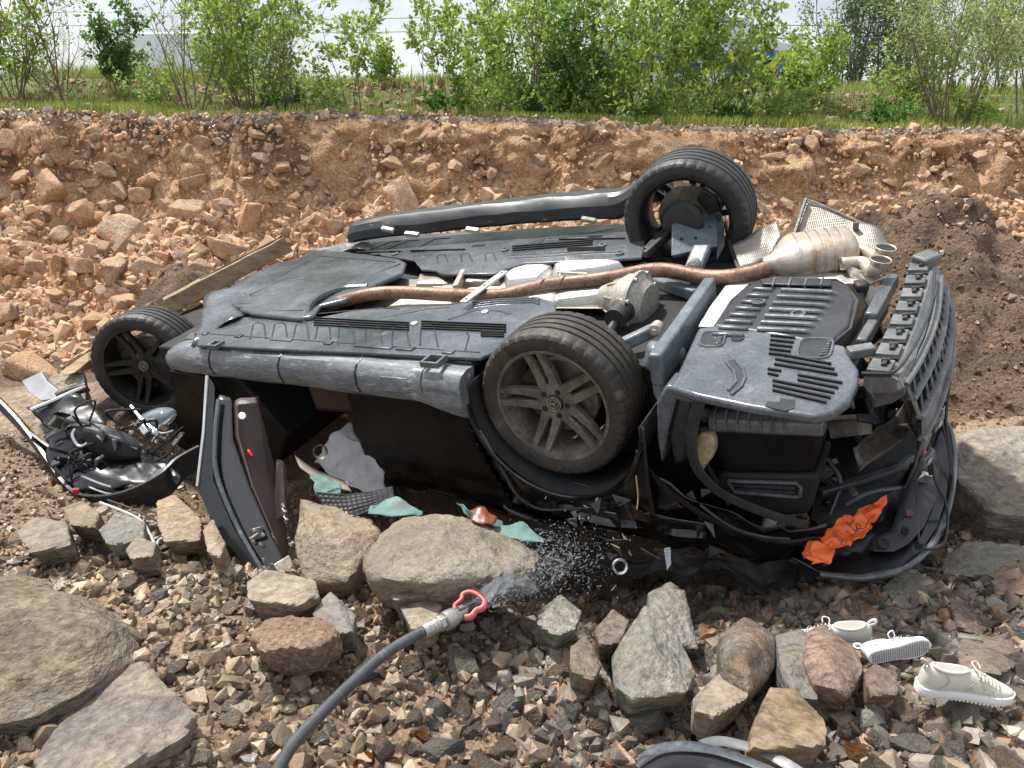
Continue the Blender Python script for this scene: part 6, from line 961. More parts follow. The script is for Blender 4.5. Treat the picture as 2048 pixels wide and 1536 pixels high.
T_ = hb[84] - hb[70]; T_ /= np.linalg.norm(T_); o0 = hb[62]; s_ = np.cross(T_, (0, 0, 1)); s_ /= np.linalg.norm(s_); u_ = np.cross(s_, T_)
L0 = np.linalg.norm(hb[89] - hb[62])
MB().lathe([(0.0188, 0), (0.0216, 0.004), (0.0216, L0 * 0.28), (0.0176, L0 * 0.30)], 24, o0, T_).build('ferrule', M_nozz, hose, sm=40)
for k in range(3): MB().lathe([(0.0216, L0 * (0.06 + .07 * k)), (0.0228, L0 * (0.075 + .07 * k)), (0.0216, L0 * (0.09 + .07 * k))], 24, o0, T_).build('crimp_ring', M_nozz, hose)
MB().lathe([(0.0176, L0 * .29), (0.0256, L0 * .30), (0.0256, L0 * .38), (0.0192, L0 * .40)], 6, o0, T_).build('hex_nut', M_nozz, hose, sm=0, bevel=0.002)
MB().lathe([(0.0192, L0 * .39), (0.0288, L0 * .41), (0.0304, L0 * .46), (0.0296, L0 * .58), (0.0272, L0 * .62), (0.0240, L0 * .63)], 28, o0, T_).build('coupling', M_nozz, hose, sm=35)
nb_ = MB().lathe([(0.0224, L0 * .62), (0.0224, L0 * .82), (0.0192, L0 * .84)], 8, o0, T_).build('nozzle_body', M_nozz, hose, sm=0, bevel=0.003)
MB().lathe([(0.0192, L0 * .83), (0.0224, L0 * .85), (0.0216, L0 * .97), (0.0240, L0 * 1.05), (0.0160, L0 * 1.05), (0.0144, L0 * .95)], 28, o0, T_).build('nozzle_head', M_rub, hose, sm=35)
for k in range(10): a = k * math.pi / 5; e = s_ * math.cos(a) + u_ * math.sin(a); MB().bar(o0 + T_ * L0 * .86 + e * .0216, o0 + T_ * L0 * .99 + e * .0224, 0.004, 0.004, e).build('grip_rib', M_plasd, hose)
MB().box(o0 + T_ * L0 * .74 + u_ * 0.0216, (0.03, 0.02, 0.003), np.stack([T_, s_, u_], 1)).build('rating_plate', M_plas, hose)
hd = [o0 + T_ * L0 * .72 - s_ * 0.0256, o0 + T_ * L0 * .78 - s_ * 0.0400 + u_ * 0.0048, o0 + T_ * L0 * .90 - s_ * 0.0384 + u_ * 0.0160, o0 + T_ * L0 * .98 - s_ * 0.0496 + u_ * 0.0240, o0 + T_ * L0 * 1.08 - s_ * 0.0360 + u_ * 0.0320, o0 + T_ * L0 * 1.11 + u_ * 0.0360, o0 + T_ * L0 * 1.08 + s_ * 0.0360 + u_ * 0.0320, o0 + T_ * L0 * .98 + s_ * 0.0496 + u_ * 0.0240, o0 + T_ * L0 * .90 + s_ * 0.0384 + u_ * 0.0160, o0 + T_ * L0 * .78 + s_ * 0.0400 + u_ * 0.0048, o0 + T_ * L0 * .72 + s_ * 0.0256]
hnd = MB().tube(smoothpath(hd, 60), 0.0078, 10, flat=1.4).build('nozzle_handle', M_nred, hose, sm=50)
def world_text(txt, M, size, mat, parent, ext=0.0006):
    cu = bpy.data.curves.new('lettering', 'FONT'); cu.body = txt; cu.size = size; cu.extrude = ext; cu.align_x = 'CENTER'; cu.align_y = 'CENTER'
    t = bpy.data.objects.new('lettering', cu); COL.objects.link(t); me = bpy.data.meshes.new_from_object(t.evaluated_get(bpy.context.evaluated_depsgraph_get())); bpy.data.objects.remove(t); me.transform(M); me.materials.clear(); return link('lettering', me, mat, parent)
def frame_m(o, x, y, z):
    M = Matrix.Identity(4)
    for i in range(3): M[i][0], M[i][1], M[i][2], M[i][3] = x[i], y[i], z[i], o[i]
    return M
world_text('STORZ-D', frame_m(o0 + T_ * L0 * 1.11 + u_ * .049, -s_, -T_, u_ * 1.0), 0.016, material('dark_red_print', [(0.5, (0.16, 0.02, 0.02))], rough=(0.5, 0.5), rand=False), hose)
world_text('52', frame_m(o0 + T_ * L0 * .74 + u_ * .0245, -T_, s_ * -1, u_), 0.016, M_white, hose)
M_water = bpy.data.materials.new('water'); M_water.use_nodes = True; b = M_water.node_tree.nodes['Principled BSDF']; b.inputs['Base Color'].default_value = (0.9, 0.94, 0.97, 1); b.inputs['Roughness'].default_value = 0.02; b.inputs['IOR'].default_value = 1.33; b.inputs['Transmission Weight'].default_value = 0.9; b.inputs['Specular IOR Level'].default_value = 0.9
j0 = o0 + h0 + T_ * L0 * 1.06; g = np.random.default_rng(3); tgt = at_depth(1150, 1115, 2.98); D0, F0 = ICO[3] if False else ico(1); VV = []; FF = []; off = 0
for k in range(3400):
    t = g.random() ** 0.75; c = j0 * (1 - t) + tgt * t + np.array([0, 0, 0.03 * math.sin(math.pi * t * 0.8)]); sp = 0.012 + 0.085 * t
    c = c + g.normal(0, 1, 3) * np.array([sp, sp * .8, sp * .75]); r0 = g.lognormal(math.log(0.0011), 0.5); el = np.array([1 + g.random() * 4.5, 1, 1]); jd = tgt - j0 + g.normal(0, .25, 3); az = math.atan2(jd[1], jd[0]); ez = -math.atan2(jd[2], math.hypot(jd[0], jd[1])) + g.normal(0, .35); c[2] = max(c[2], hz(c[0], c[1]) + .005)
    VV.append(D0 * r0 * el @ rotmat(0, ez, az).T + c); FF.append(F0 + off); off += len(D0)
tag(np_mesh('water_spray', np.vstack(VV), np.vstack(FF), M_water, flat=False), 'white spray of water droplets bursting from the hose nozzle', 'water', kind='stuff')
secs = []
for k in range(22):
    t = k / 21; c = j0 * (1 - t * 0.42) + tgt * t * 0.42 + np.array([0, 0, 0.05 * math.sin(math.pi * t * .8) - 0.02 * t]); rr0 = 0.016 + 0.055 * t
    secs.append([c + s_ * rr0 * math.cos(a) * (1 + .35 * vnoise(np.array([a * 2.2, k * .6, 0]), 5)) + u_ * rr0 * 0.55 * math.sin(a) * (1 + .45 * vnoise(np.array([a * 3, k * .8, 4]), 6)) for a in np.linspace(0, 2 * math.pi, 36, endpoint=False)])
tag(MB().loft(secs).build('water_jet', M_water, None, sm=80, jit=0.006), 'clear fan of water leaving the nozzle over wet stones', 'water')
# ------------------------------------------------------------------ sneakers
M_shoe = material('beige_sneaker_fabric', [(0.3, (0.50, 0.485, 0.42)), (0.7, (0.64, 0.62, 0.55))], scale=8, rough=(0.7, 0.85), bump=0.05, bscale=160, layer=((0.36, 0.29, 0.21), 14, 0.60, 0.78), rand=False)
M_shoew = material('white_sneaker_fabric', [(0.3, (0.66, 0.68, 0.74)), (0.7, (0.78, 0.80, 0.85))], scale=8, rough=(0.6, 0.75), bump=0.04, bscale=160, rand=False)
M_sole = material('white_sole_rubber', [(0.3, (0.70, 0.70, 0.69)), (0.7, (0.80, 0.80, 0.79))], scale=8, rough=(0.45, 0.6), layer=((0.45, 0.38, 0.30), 9, 0.66, 0.8), rand=False)
M_lin = material('shoe_lining', [(0.5, (0.36, 0.34, 0.29))], rough=(0.9, 0.9), rand=False)
def sneaker(loc, R, L, up_m, label, sole_m=None, laces=True):
    """toe towards +x, sole on z = 0; lofted from cross sections"""
    M = Matrix.Identity(4)
    for i in range(3):
        for j in range(3): M[i][j] = R[i, j]
        M[i][3] = loc[i]
    root = empty('sneaker', M=M); tag(root, label, 'sneaker', 'sneakers on the rubble'); k = L / 0.29
    xs = np.array([-.142, -.135, -.115, -.08, -.04, 0, .04, .075, .105, .128, .142, .147]) * k; hw = np.array([.012, .026, .033, .034, .033, .035, .042, .045, .041, .030, .014, .004]) * k; yo = np.array([0, 0, 0, 0, .002, .004, .006, .006, .004, .002, 0, 0]) * k
    top = np.array([.070, .100, .098, .084, .094, .092, .075, .058, .047, .041, .035, .030]) * k; bot = np.array([.024, .02, .02, .02, .02, .02, .02, .02, .02, .021, .024, .026]) * k; secs = []; n = 22
    for i in range(len(xs)):
        ring = []
        for q in np.linspace(-0.5 * math.pi, 1.5 * math.pi, n, endpoint=False):
            c, s = math.cos(q), math.sin(q); z = (bot[i] + top[i]) / 2 + (top[i] - bot[i]) / 2 * math.copysign(abs(s) ** 0.8, s); sq = 0.62 if s > 0 else 1.0
            fr = (z - bot[i]) / (top[i] - bot[i]); ring.append((xs[i], yo[i] + hw[i] * math.copysign(abs(c) ** 0.7, c) * (1 - 0.36 * max(fr, 0) ** 1.4), z))
        secs.append(ring)
    up = MB().loft(secs).build('upper', up_m, root, sm=70, sub=1)
    # collar opening with lining
    ov = [(-.062 * k + .056 * k * math.cos(a) * (1 if math.cos(a) > 0 else 0.95), 0.0185 * k * math.sin(a) + .001 * k, (.0885 + 0.010 * math.cos(a) ** 2 * (1 if math.cos(a) < 0 else .3)) * k) for a in np.linspace(0, 2 * math.pi, 28, endpoint=False)]
    MB().prism([(x, y, z + .001) for x, y, z in ov], (0, 0, .0015)).build('lining', M_lin, root); MB().tube(ov + [ov[0]], 0.0055 * k, 8, cap=False).build('collar', up_m, root, sm=70)
    MB().tube(smoothpath([(-.128 * k, .006, .098 * k), (-.146 * k, .006, .106 * k), (-.150 * k, 0, .118 * k), (-.138 * k, -.004, .112 * k), (-.128 * k, -.006, .098 * k)], 16), 0.003, 6, flat=1.6).build('heel_loop', up_m, root)
    so = []
    for zz, gr in ((0.0, .96), (.006, 1.04), (.018, 1.08), (.027, 1.03)):
        so.append([(x * 1.02, o + h * gr, zz * k) for x, h, o in zip(xs, hw, yo)] + [(x * 1.02, o - h * gr, zz * k) for x, h, o in list(zip(xs, hw, yo))[::-1]])
    sl = MB().loft(so).build('sole', sole_m or M_sole, root, sm=50)
    tread = material('tread_grey', [(0.5, (0.20, 0.21, 0.24))], rough=(0.6, 0.6), rand=False) if 'tread_grey' not in bpy.data.materials else bpy.data.materials['tread_grey']
    for i in range(26):
        x = (-.13 + i * .0104) * k; h = np.interp(x, xs, hw) * 0.8; o_ = np.interp(x, xs, yo); MB().tube([(x + (.003 if j % 2 else 0), o_ - h + 2 * h * j / 8, -0.0012) for j in range(9)], 0.0016, 4).build('tread_bar', tread if up_m is M_shoew else M_sole, root)
    if up_m is M_shoe:
        for i in range(24): MB().box(((-.135 + i * .0115) * k, 0, -.002), (.006 * k, np.interp((-.135 + i * .0115) * k, xs, hw) * 1.7, .006)).build('tread_block', M_sole, root)
    for i in range(6):
        x = (.022 + i * .0125) * k; z = np.interp(x, xs, top) + 0.0015; h = 0.022 * k; MB().tube(smoothpath([(x, -h, z - .007), (x + .002, -h * .5, z), (x + .004, 0, z + .002), (x + .002, h * .5, z), (x, h, z - .007)], 14), 0.0028, 6, flat=1.4).build('lace', up_m, root)
    if laces:
        for s in (-1, 1): MB().tube(smoothpath([(.015 * k, 0, .098 * k), (.01 * k, s * .018, .106 * k), (.03 * k, s * .028, .102 * k), (.035 * k, s * .01, .094 * k)], 18), 0.0024, 6).build('lace_bow', up_m, root)
    MB().tube(smoothpath([(.05 * k, -.043 * k, .03 * k), (.075 * k, -.036 * k, .048 * k), (.095 * k, 0, .054 * k), (.075 * k, .042 * k, .048 * k), (.05 * k, .05 * k, .03 * k)], 20), 0.0012, 5).build('toe_seam', M_lin, root)
    MB().tube(smoothpath([(-.10 * k, -.033 * k, .03 * k), (-.07 * k, -.030 * k, .06 * k), (-.08 * k, -.024 * k, .085 * k)], 12), 0.0012, 5).build('heel_seam', M_lin, root)
    for i in range(5): MB().bar(((-.02 + i * .012) * k, -.034 * k, .04 * k), ((.005 + i * .012) * k, -.030 * k, .068 * k), 0.0015, 0.0015).build('side_stripe', M_lin, root)
    return root
def basis(xdir, zdir): x = np.array(xdir, float); x /= np.linalg.norm(x); z = np.array(zdir, float); z = z - x * (z @ x); z /= np.linalg.norm(z); return np.stack([x, np.cross(z, x), z], 1)
sneaker(at_depth(1925, 1388, 2.19), basis((1, -0.08, -0.06), (0.0, -0.02, 1)), 0.265, M_shoe, 'beige grey sneaker standing on its serrated white sole among wet rocks')
sneaker(at_depth(1800, 1304, 2.37), basis((0.95, 0.12, 0.16), (-0.10, 0.95, -0.12)), 0.20, M_shoew, 'plain white sneaker tipped over showing its patterned sole')
sneaker(at_depth(1662, 1284, 2.54), basis((-0.95, 0.12, -0.10), (0.05, -0.22, 1)), 0.25, M_shoe, 'laced beige sneaker half hidden behind a glossy brown rock')
# ------------------------------------------------------------------ broken trim piece
fr_ = empty('broken_trim', tuple(at_depth(1440, 1520, 1.95))); tag(fr_, 'curved dark plastic lamp trim with grey dirty rim lying on the gravel', 'car part'); f0 = np.array(fr_.location)
M_trim = material('dusty_grey_trim', [(0.3, (0.09, 0.095, 0.10)), (0.7, (0.24, 0.25, 0.26))], scale=7, rough=(0.3, 0.5), layer=((0.38, 0.37, 0.35), 10, 0.56, 0.72), rand=False)
def trimstrip(name, path, wd, mat, n=40, th=0.006):
    p = smoothpath([at_depth(*q) - f0 for q in path], n); return MB().tube(p, wd, 8, flat=0.35).build(name, mat, fr_, sm=50)
trimstrip('trim_rim', [(1405, 1490, 2.0), (1440, 1482, 2.02), (1490, 1492, 2.0), (1545, 1512, 1.96), (1600, 1545, 1.9), (1640, 1580, 1.84)], 0.018, M_trim)
trimstrip('trim_band', [(1280, 1530, 1.95), (1320, 1502, 1.98), (1380, 1496, 1.98), (1450, 1512, 1.95), (1530, 1542, 1.9), (1580, 1570, 1.86)], 0.022, M_plas)
trimstrip('trim_shell', [(1290, 1560, 1.9), (1340, 1528, 1.93), (1420, 1530, 1.92), (1500, 1556, 1.88)], 0.035, M_blk)
MB().grid(np.array([[at_depth(1282 + 300 * a + 10 * c, 1515 + 30 * (a - .2) ** 2 * 2 + 50 * c, 1.96 - .05 * c) - f0 for c in np.linspace(0, 1, 8)] for a in np.linspace(0, 1, 20)])).build('trim_panel', M_plasd, fr_, solid=0.004, jit=0.008)
trimstrip('trim_clip', [(1275, 1535, 1.94), (1290, 1520, 1.95), (1310, 1518, 1.95)], 0.012, M_rub)
# ------------------------------------------------------------------ twigs and sprigs
M_twig = material('dry_twig', [(0.4, (0.20, 0.135, 0.075)), (0.7, (0.36, 0.27, 0.16))], scale=9, rough=(0.8, 0.9), rand=False)
for pts, lb in (([(345, 268), (325, 285), (312, 306)], 'thin root hanging from the bank edge'), ([(362, 458), (350, 485), (343, 510)], 'dry stick standing in the dark clay behind the timber beam'), ([(130, 460), (165, 430), (200, 415)], 'long dry stick across the ochre scree'), ([(82, 1010), (95, 1020), (98, 1032)], 'yellow straw below the torn bumper'), ([(1272, 952), (1276, 990), (1274, 1018)], 'yellow stalk caught on the crushed car flank'), ([(10, 440), (8, 470), (4, 490)], 'thin weed stalk on the scree')):
    if pts[0][1] < 700: P = [ground_at(*p) + (0, -0.04, 0.03) for p in pts]
    else: P = [at_depth(x_, y_, 2.9 if x_ > 1000 else 3.25) for x_, y_ in pts]
    tag(MB().tube(smoothpath(P, 14), 0.007 if pts[0][1] < 700 else 0.003, 5).build('twig', M_twig), lb, 'twig', 'twigs')

# ------------------------------------------------------------------ vegetation
LEAF = {}
def leafmat(name, a, b): return material(name, [(0.3, a), (0.7, b)], scale=3.5, rough=(0.38, 0.6), tint=True, transl=0.5, rand=False)
M_leaf = leafmat('fresh_leaf', (0.22, 0.33, 0.055), (0.38, 0.50, 0.11)); M_leafd = leafmat('deep_leaf', (0.08, 0.18, 0.03), (0.14, 0.28, 0.05)); M_leafp = leafmat('pale_willow_leaf', (0.25, 0.32, 0.09), (0.40, 0.47, 0.18)); M_pop = leafmat('poplar_leaf', (0.11, 0.17, 0.06), (0.19, 0.26, 0.10))
M_bark = material('young_bark', [(0.3, (0.11, 0.085, 0.062)), (0.7, (0.25, 0.20, 0.145))], scale=9, rough=(0.8, 0.9), bump=0.3, rand=False)
M_barkr = material('red_bark', [(0.3, (0.09, 0.045, 0.035)), (0.7, (0.19, 0.105, 0.08))], scale=9, rough=(0.8, 0.9), rand=False)
M_blade = material('grass_blade', [(0.3, (0.16, 0.25, 0.045)), (0.7, (0.30, 0.38, 0.09))], scale=2.0, rough=(0.5, 0.7), tint=True, transl=0.35, rand=False)
def leaves_mesh(name, pos, dirs, size, mat, parent, seed, var=0.3):
    g = np.random.default_rng(seed); n = len(pos); d = dirs + g.normal(0, 0.55, (n, 3)); d[:, 2] -= 0.25; d /= np.linalg.norm(d, axis=1)[:, None] + 1e-9; s = np.cross(d, g.normal(0, 1, (n, 3))); s /= np.linalg.norm(s, axis=1)[:, None] + 1e-9; nn = np.cross(d, s)
    L = (size * g.uniform(0.6, 1.3, n))[:, None]; Wd = L * g.uniform(0.45, 0.65, (n, 1)) if mat is not M_leafp else L * 0.28
    V = np.stack([pos, pos + d * L * .42 + s * Wd * .5 + nn * L * .06, pos + d * L, pos + d * L * .42 - s * Wd * .5 + nn * L * .06], 1).reshape(-1, 3); F = np.arange(4 * n).reshape(n, 4); F = np.vstack([F[:, [0, 1, 2]], F[:, [0, 2, 3]]])
    c = np.clip(1 + g.normal(0, var, (n, 1)), .4, 1.9) * np.array([1, 1, 1]) * np.column_stack([1 + g.normal(0, .12, n), np.ones(n), np.ones(n)]); return np_mesh(name, V, F, mat, parent, col=np.repeat(np.column_stack([c, np.ones(n)]), 4, 0))
def shrub(px, py, y, hgt, spread, stems, leaves, mat, label, size=0.062, bark=None, lean=0.25, seed=1, name='shrub', start=0.05, twigs=7, cat='shrub', group='shrubs on the verge', base=0.18, rad=0.0085):
    g = np.random.default_rng(seed); b = at_y(px, py, y); z0 = hz(b[0], y) if y < 11.9 and abs(b[0]) < 7.9 else float(height(np.array([b[0]]), np.array([y]))[0]); o = np.array([b[0], y, z0 - 0.03]); root = empty(name, tuple(o)); tag(root, label, cat, group)
    mb = MB(); TP = []; TD = []
    def grow(p, d, L, r, lvl):
        n = 7; P = [p]; dd_ = d.copy()
        for i in range(n):
            dd_ = dd_ + g.normal(0, 0.10 + .05 * lvl, 3) + np.array([0, 0, 0.06 if lvl == 0 else 0.03]); dd_ /= np.linalg.norm(dd_); P.append(P[-1] + dd_ * L / n)
        P = np.array(P); mb.tube(P, np.linspace(r, r * .3, n + 1), 5 if lvl == 0 else 3, cap=False)
        if lvl == 2 or (lvl == 1 and L < 0.22):
            for q in range(n): TP.append(P[q + 1]); TD.append(dd_)
            return
        k = twigs if lvl == 0 else 5
        for j in range(k):
            t = start + (1 - start) * (j + g.random()) / k; i = min(int(t * n), n - 1); q = P[i] + (P[i + 1] - P[i]) * (t * n - i); a = g.uniform(0, 6.28); e = np.array([math.cos(a), math.sin(a), 0.45]); nd_ = dd_ * .55 + e * .75; nd_ /= np.linalg.norm(nd_)
            grow(q, nd_, L * g.uniform(.28, .5) * (1.15 - .5 * t), r * .45, lvl + 1)
        for q in range(n // 2, n): TP.append(P[q + 1]); TD.append(dd_)
    for s_i in range(stems):
        a = g.uniform(0, 6.28); q = base * math.sqrt(g.random()); d = np.array([math.cos(a) * lean * spread / hgt * g.uniform(.3, 1.6), math.sin(a) * lean * spread / hgt * g.uniform(.3, 1.4), 1.0]); d /= np.linalg.norm(d)
        grow(np.array([math.cos(a) * q, math.sin(a) * q, 0]), d, hgt * g.uniform(.65, 1.08), rad * g.uniform(.7, 1.3) * hgt / 1.6, 0)
    mb.build('trunk', bark or M_bark, root, sm=60)
    if leaves:
        TP = np.array(TP); TD = np.array(TD); i = g.integers(len(TP), size=leaves); pos = TP[i] + g.normal(0, .035 * hgt / 1.6, (leaves, 3)); leaves_mesh('crown', pos, TD[i], size, mat, root, seed + 5)
    return root
shrub(30, 205, 9.6, 1.7, 1.1, 8, 2000, M_leaf, 'tall loose pale shrub beside the bare red sapling', seed=3, lean=.5)
shrub(-60, 210, 9.3, 1.7, 1.4, 6, 1800, M_leaf, 'leafy shrub at the end of the verge beyond the pale shrub', seed=4, lean=.5)
shrub(165, 215, 9.0, 2.1, 1.1, 2, 30, M_leaf, 'bare red brown sapling with upright branches', bark=M_barkr, seed=7, lean=.35, name='sapling', cat='sapling', twigs=9)
shrub(110, 190, 10.0, 1.0, 1.3, 14, 300, M_leafp, 'low grey twiggy bush behind the red sapling', seed=8, lean=.7)
shrub(245, 190, 10.2, 0.95, 0.8, 10, 3200, M_leafd, 'dense round dark green bush by the white van', size=.05, seed=9, lean=.45, start=.05)
shrub(385, 228, 8.9, 1.55, 1.3, 9, 30, M_leafp, 'leafless fan of thin grey brown stems in front of the van', seed=11, lean=.75, name='sapling', cat='sapling', base=.08)
shrub(505, 232, 9.2, 1.7, 1.6, 13, 5200, M_leaf, 'big leafy bush hiding the rear of the van', seed=13, lean=.5)
shrub(470, 215, 9.8, 1.5, 0.6, 6, 2200, M_leaf, 'leafy bush right behind the bare fan of stems', seed=14, lean=.5)
shrub(598, 232, 9.0, 1.3, 0.45, 6, 300, M_leafp, 'slim thicket of grey stems with few leaves', seed=15, lean=.25)
shrub(718, 242, 8.8, 1.25, 0.3, 3, 900, M_leaf, 'narrow young poplar with a pointed top', seed=17, lean=.25, name='young_tree', cat='tree', start=.3)
shrub(772, 175, 11.0, 0.75, 0.7, 9, 1500, M_leaf, 'small bush on the crest beside the narrow poplar', seed=19, lean=.6)
shrub(890, 246, 8.8, 1.0, 0.5, 4, 1300, M_leaf, 'young tree with open lower stems and light leaves', seed=21, lean=.45, name='young_tree', cat='tree', start=.35)
shrub(990, 235, 9.5, 1.3, 0.8, 8, 2900, M_leaf, 'bushy green shrub next to the open stemmed tree', seed=23, lean=.5, start=.05)
shrub(1085, 246, 9.1, 1.9, 1.2, 12, 4200, M_leaf, 'dense shrub with tall thin shoots', seed=25, lean=.45, start=.05)
shrub(1185, 248, 9.0, 1.2, 1.2, 12, 3000, M_leafd, 'low leafy thicket under the big multi stemmed tree', seed=27, lean=.6, start=.05)
shrub(1290, 215, 9.8, 2.6, 2.2, 5, 5600, M_leaf, 'big multi stemmed tree hiding the police car', seed=29, lean=.5, name='tree', cat='tree', rad=.018, twigs=9, start=.25)
shrub(1240, 248, 8.9, 1.5, 1.6, 8, 2600, M_leaf, 'leafy shoots at the foot of the big tree', seed=31, lean=.6)
shrub(1440, 245, 9.0, 1.35, 0.9, 6, 2400, M_leaf, 'loose leafy tree in front of the police car', seed=33, lean=.5, name='young_tree', cat='tree', start=.25)
shrub(1370, 225, 9.7, 1.5, 0.9, 6, 2200, M_leaf, 'leafy sapling between the big tree and the police car', seed=34, lean=.45)
shrub(1620, 190, 10.3, 0.95, 0.9, 10, 2800, M_leaf, 'rounded light green bush beside the police car wheel', seed=35, lean=.6, start=.05)
shrub(1900, 252, 8.9, 1.75, 1.9, 18, 6200, M_leafp, 'large willow bush with many slender stems on the bank edge', size=.06, seed=37, lean=.6, base=.14, start=.3)
shrub(2060, 235, 9.4, 1.8, 1.4, 9, 3000, M_leafp, 'willow shrub beyond the large willow bush', size=.06, seed=39, lean=.5)
shrub(1830, 235, 9.6, 0.9, 0.8, 8, 1500, M_leaf, 'small bush leaning against the large willow', seed=41, lean=.6)
shrub(1990, 200, 12.0, 2.2, 1.6, 8, 3200, M_leaf, 'tall leafy shrub behind the large willow', seed=43, lean=.4)
for i, px_ in enumerate((905, 960, 1030, 1070, 1135, 1205, 1265, 1330, 1395, 1470, 1530, 1570, 1760, 1960, 300, 560, 660)): shrub(px_ + 5 * (i % 3), 246, 8.75 + .12 * (i % 4), .38 + .12 * (i % 3), .5, 9, 650, M_leaf if i % 3 else M_leafd, 'low leafy weed clump ' + ['below the open stemmed young tree', 'beside the bushy green shrub', 'between the bushy shrub and the dense shrub', 'at the foot of the dense shrub', 'next to the dense shrub with tall shoots', 'before the low leafy thicket', 'under the big multi stemmed tree', 'beside the big multi stemmed tree', 'below the sapling by the big tree', 'under the loose leafy tree', 'between the loose tree and rounded bush', 'below the rounded light green bush', 'on open grass before the large willow', 'at the foot of the large willow', 'before the dense round dark bush', 'beside the slim thicket of stems', 'between slim thicket and narrow poplar'][i], size=.05, seed=200 + i, lean=.8, name='weed_clump', cat='weeds', group='weed clumps on the verge', base=.12, rad=.006)
for i, (px_, h_) in enumerate(((1668, 7.6), (1712, 9.0), (1765, 8.2), (1822, 8.8))): shrub(px_, 150, 42, h_, 0.8, 4, 3000, M_pop, ['slim far poplar beside the rounded bush', 'tall far poplar next to the slim one', 'far poplar seen through a gap in the trees', 'far poplar rising behind the large willow'][i], size=.17, seed=51 + i, lean=.35, name='poplar_tree', cat='tree', group='poplars beyond the road', rad=.012, base=.3, start=.15)
# ---- grass
def grass(name, n, x0, x1, ysamp, hfun, seed, label, col=(1, 1, 1), keep=None, wid=0.006, kinds=None):
    g = np.random.default_rng(seed); X = g.uniform(x0, x1, n); Y = ysamp(g, n, X)
    if keep is not None: k = keep(g, X, Y); X = X[k]; Y = Y[k]
    n = len(X); Z = height(X, Y) - 0.01; H = hfun(g, X, Y) * g.uniform(.5, 1.3, n); a = g.uniform(0, 6.28, n); lx = np.cos(a) * H * g.uniform(.1, .6, n); ly = np.sin(a) * H * g.uniform(.1, .6, n); b = a + 1.57; wx = np.cos(b) * wid * (0.6 + H * 2); wy = np.sin(b) * wid * (.6 + H * 2); P = np.stack([X, Y, Z], 1)
    V = np.stack([P - np.stack([wx, wy, 0 * H], 1), P + np.stack([wx, wy, 0 * H], 1), P + np.stack([lx * .4 + wx * .7, ly * .4 + wy * .7, H * .6], 1), P + np.stack([lx * .4 - wx * .7, ly * .4 - wy * .7, H * .6], 1), P + np.stack([lx, ly, H], 1)], 1).reshape(-1, 3)
    B = (np.arange(n) * 5)[:, None]; F = np.vstack([B + [0, 1, 2], B + [0, 2, 3], B + [3, 2, 4]]); c = np.clip(1 + g.normal(0, .25, (n, 1)), .45, 1.8) * np.array(col) * np.column_stack([1 + np.abs(g.normal(0, .25, n)), np.ones(n), np.ones(n)])
    return tag(np_mesh(name, V, F, M_blade, None, col=np.repeat(np.column_stack([c, np.ones(n)]), 5, 0)), label, 'grass', kind='stuff')
def patch(X, Y, s, lo): return vnoise(np.stack([X * s, Y * s, X * 0], -1), 91) > lo
grass('short_grass', 46000, -7.5, 7.5, lambda g, n, X: lip_y(X) + 0.03 + np.abs(g.normal(0, 1.3, n)), lambda g, X, Y: 0.07 + .05 * smooth(-.2, .8, vnoise(np.stack([X, Y, X * 0], -1), 95)), 61, 'short fresh grass along the edge of the bank', keep=lambda g, X, Y: (patch(X, Y, .9, -.35)) | (g.random(len(X)) < .3))
grass('tall_grass', 26000, -10, 10, lambda g, n, X: g.uniform(9.4, 14.5, n), lambda g, X, Y: 0.13 + .13 * smooth(-.1, .7, vnoise(np.stack([X * .8, Y * .8, X * 0], -1), 97)), 63, 'tall meadow grass on the crest behind the bank', keep=lambda g, X, Y: g.random(len(X)) < (.35 + .65 * smooth(10.5, 12.5, Y)) * np.where(patch(X, Y, .8, -.2), 1, .3), wid=.007)
grass('far_meadow', 9000, -26, 26, lambda g, n, X: g.uniform(14.5, 30, n), lambda g, X, Y: .3 + 0 * X, 65, 'meadow grass around the parked vehicles', wid=.012)
# ---- vehicles behind the trees
M_van = material('white_van_paint', [(0.5, (0.80, 0.83, 0.86))], rough=(0.7, 0.7), spec=0.1, rand=False); M_win = material('tinted_glass', [(0.5, (0.05, 0.06, 0.07))], rough=(0.05, 0.05), rand=False)
def gz(x, y): return float(height(np.array([x]), np.array([y]))[0])
vx, vy = -9.1, 24.0; van = empty('white_van', (vx, vy, gz(vx, vy) + 0.12)); tag(van, 'white panel van parked on the crest behind the bushes', 'van')
van.scale = (0.8, 1, 1); prof = [(-2.45, .35), (-2.5, .9), (-2.25, 1.25), (-1.75, 2.25), (-1.5, 2.42), (2.4, 2.45), (2.5, 2.3), (2.52, .35)]
MB().loft([[(x, y, z) for x, z in prof] for y in (-.95, .95)]).build('body', M_van, van, bevel=.06, seg=3)
for x0, x1, z0, z1, m_, nm in ((-1.5, -.8, 1.42, 2.0, M_van, 'side_panel'), (-.55, .95, 1.42, 2.02, M_van, 'side_panel'), (1.1, 2.3, 1.42, 2.02, M_van, 'side_panel'), (-.55, .95, .6, 1.32, M_van, 'side_panel'), (1.1, 2.3, .6, 1.32, M_van, 'side_panel')): MB().box(((x0 + x1) / 2, -.962, (z0 + z1) / 2), (x1 - x0, .03, z1 - z0)).build(nm, m_, van, bevel=.012)
MB().box((0, -.965, 1.38), (4.2, .02, .03)).build('side_rail', M_gpl, van); MB().prism([(-2.28, -.8, 1.28), (-1.80, -.75, 2.18), (-1.80, .75, 2.18), (-2.28, .8, 1.28)], (-.02, 0, .01)).build('windscreen', M_win, van)
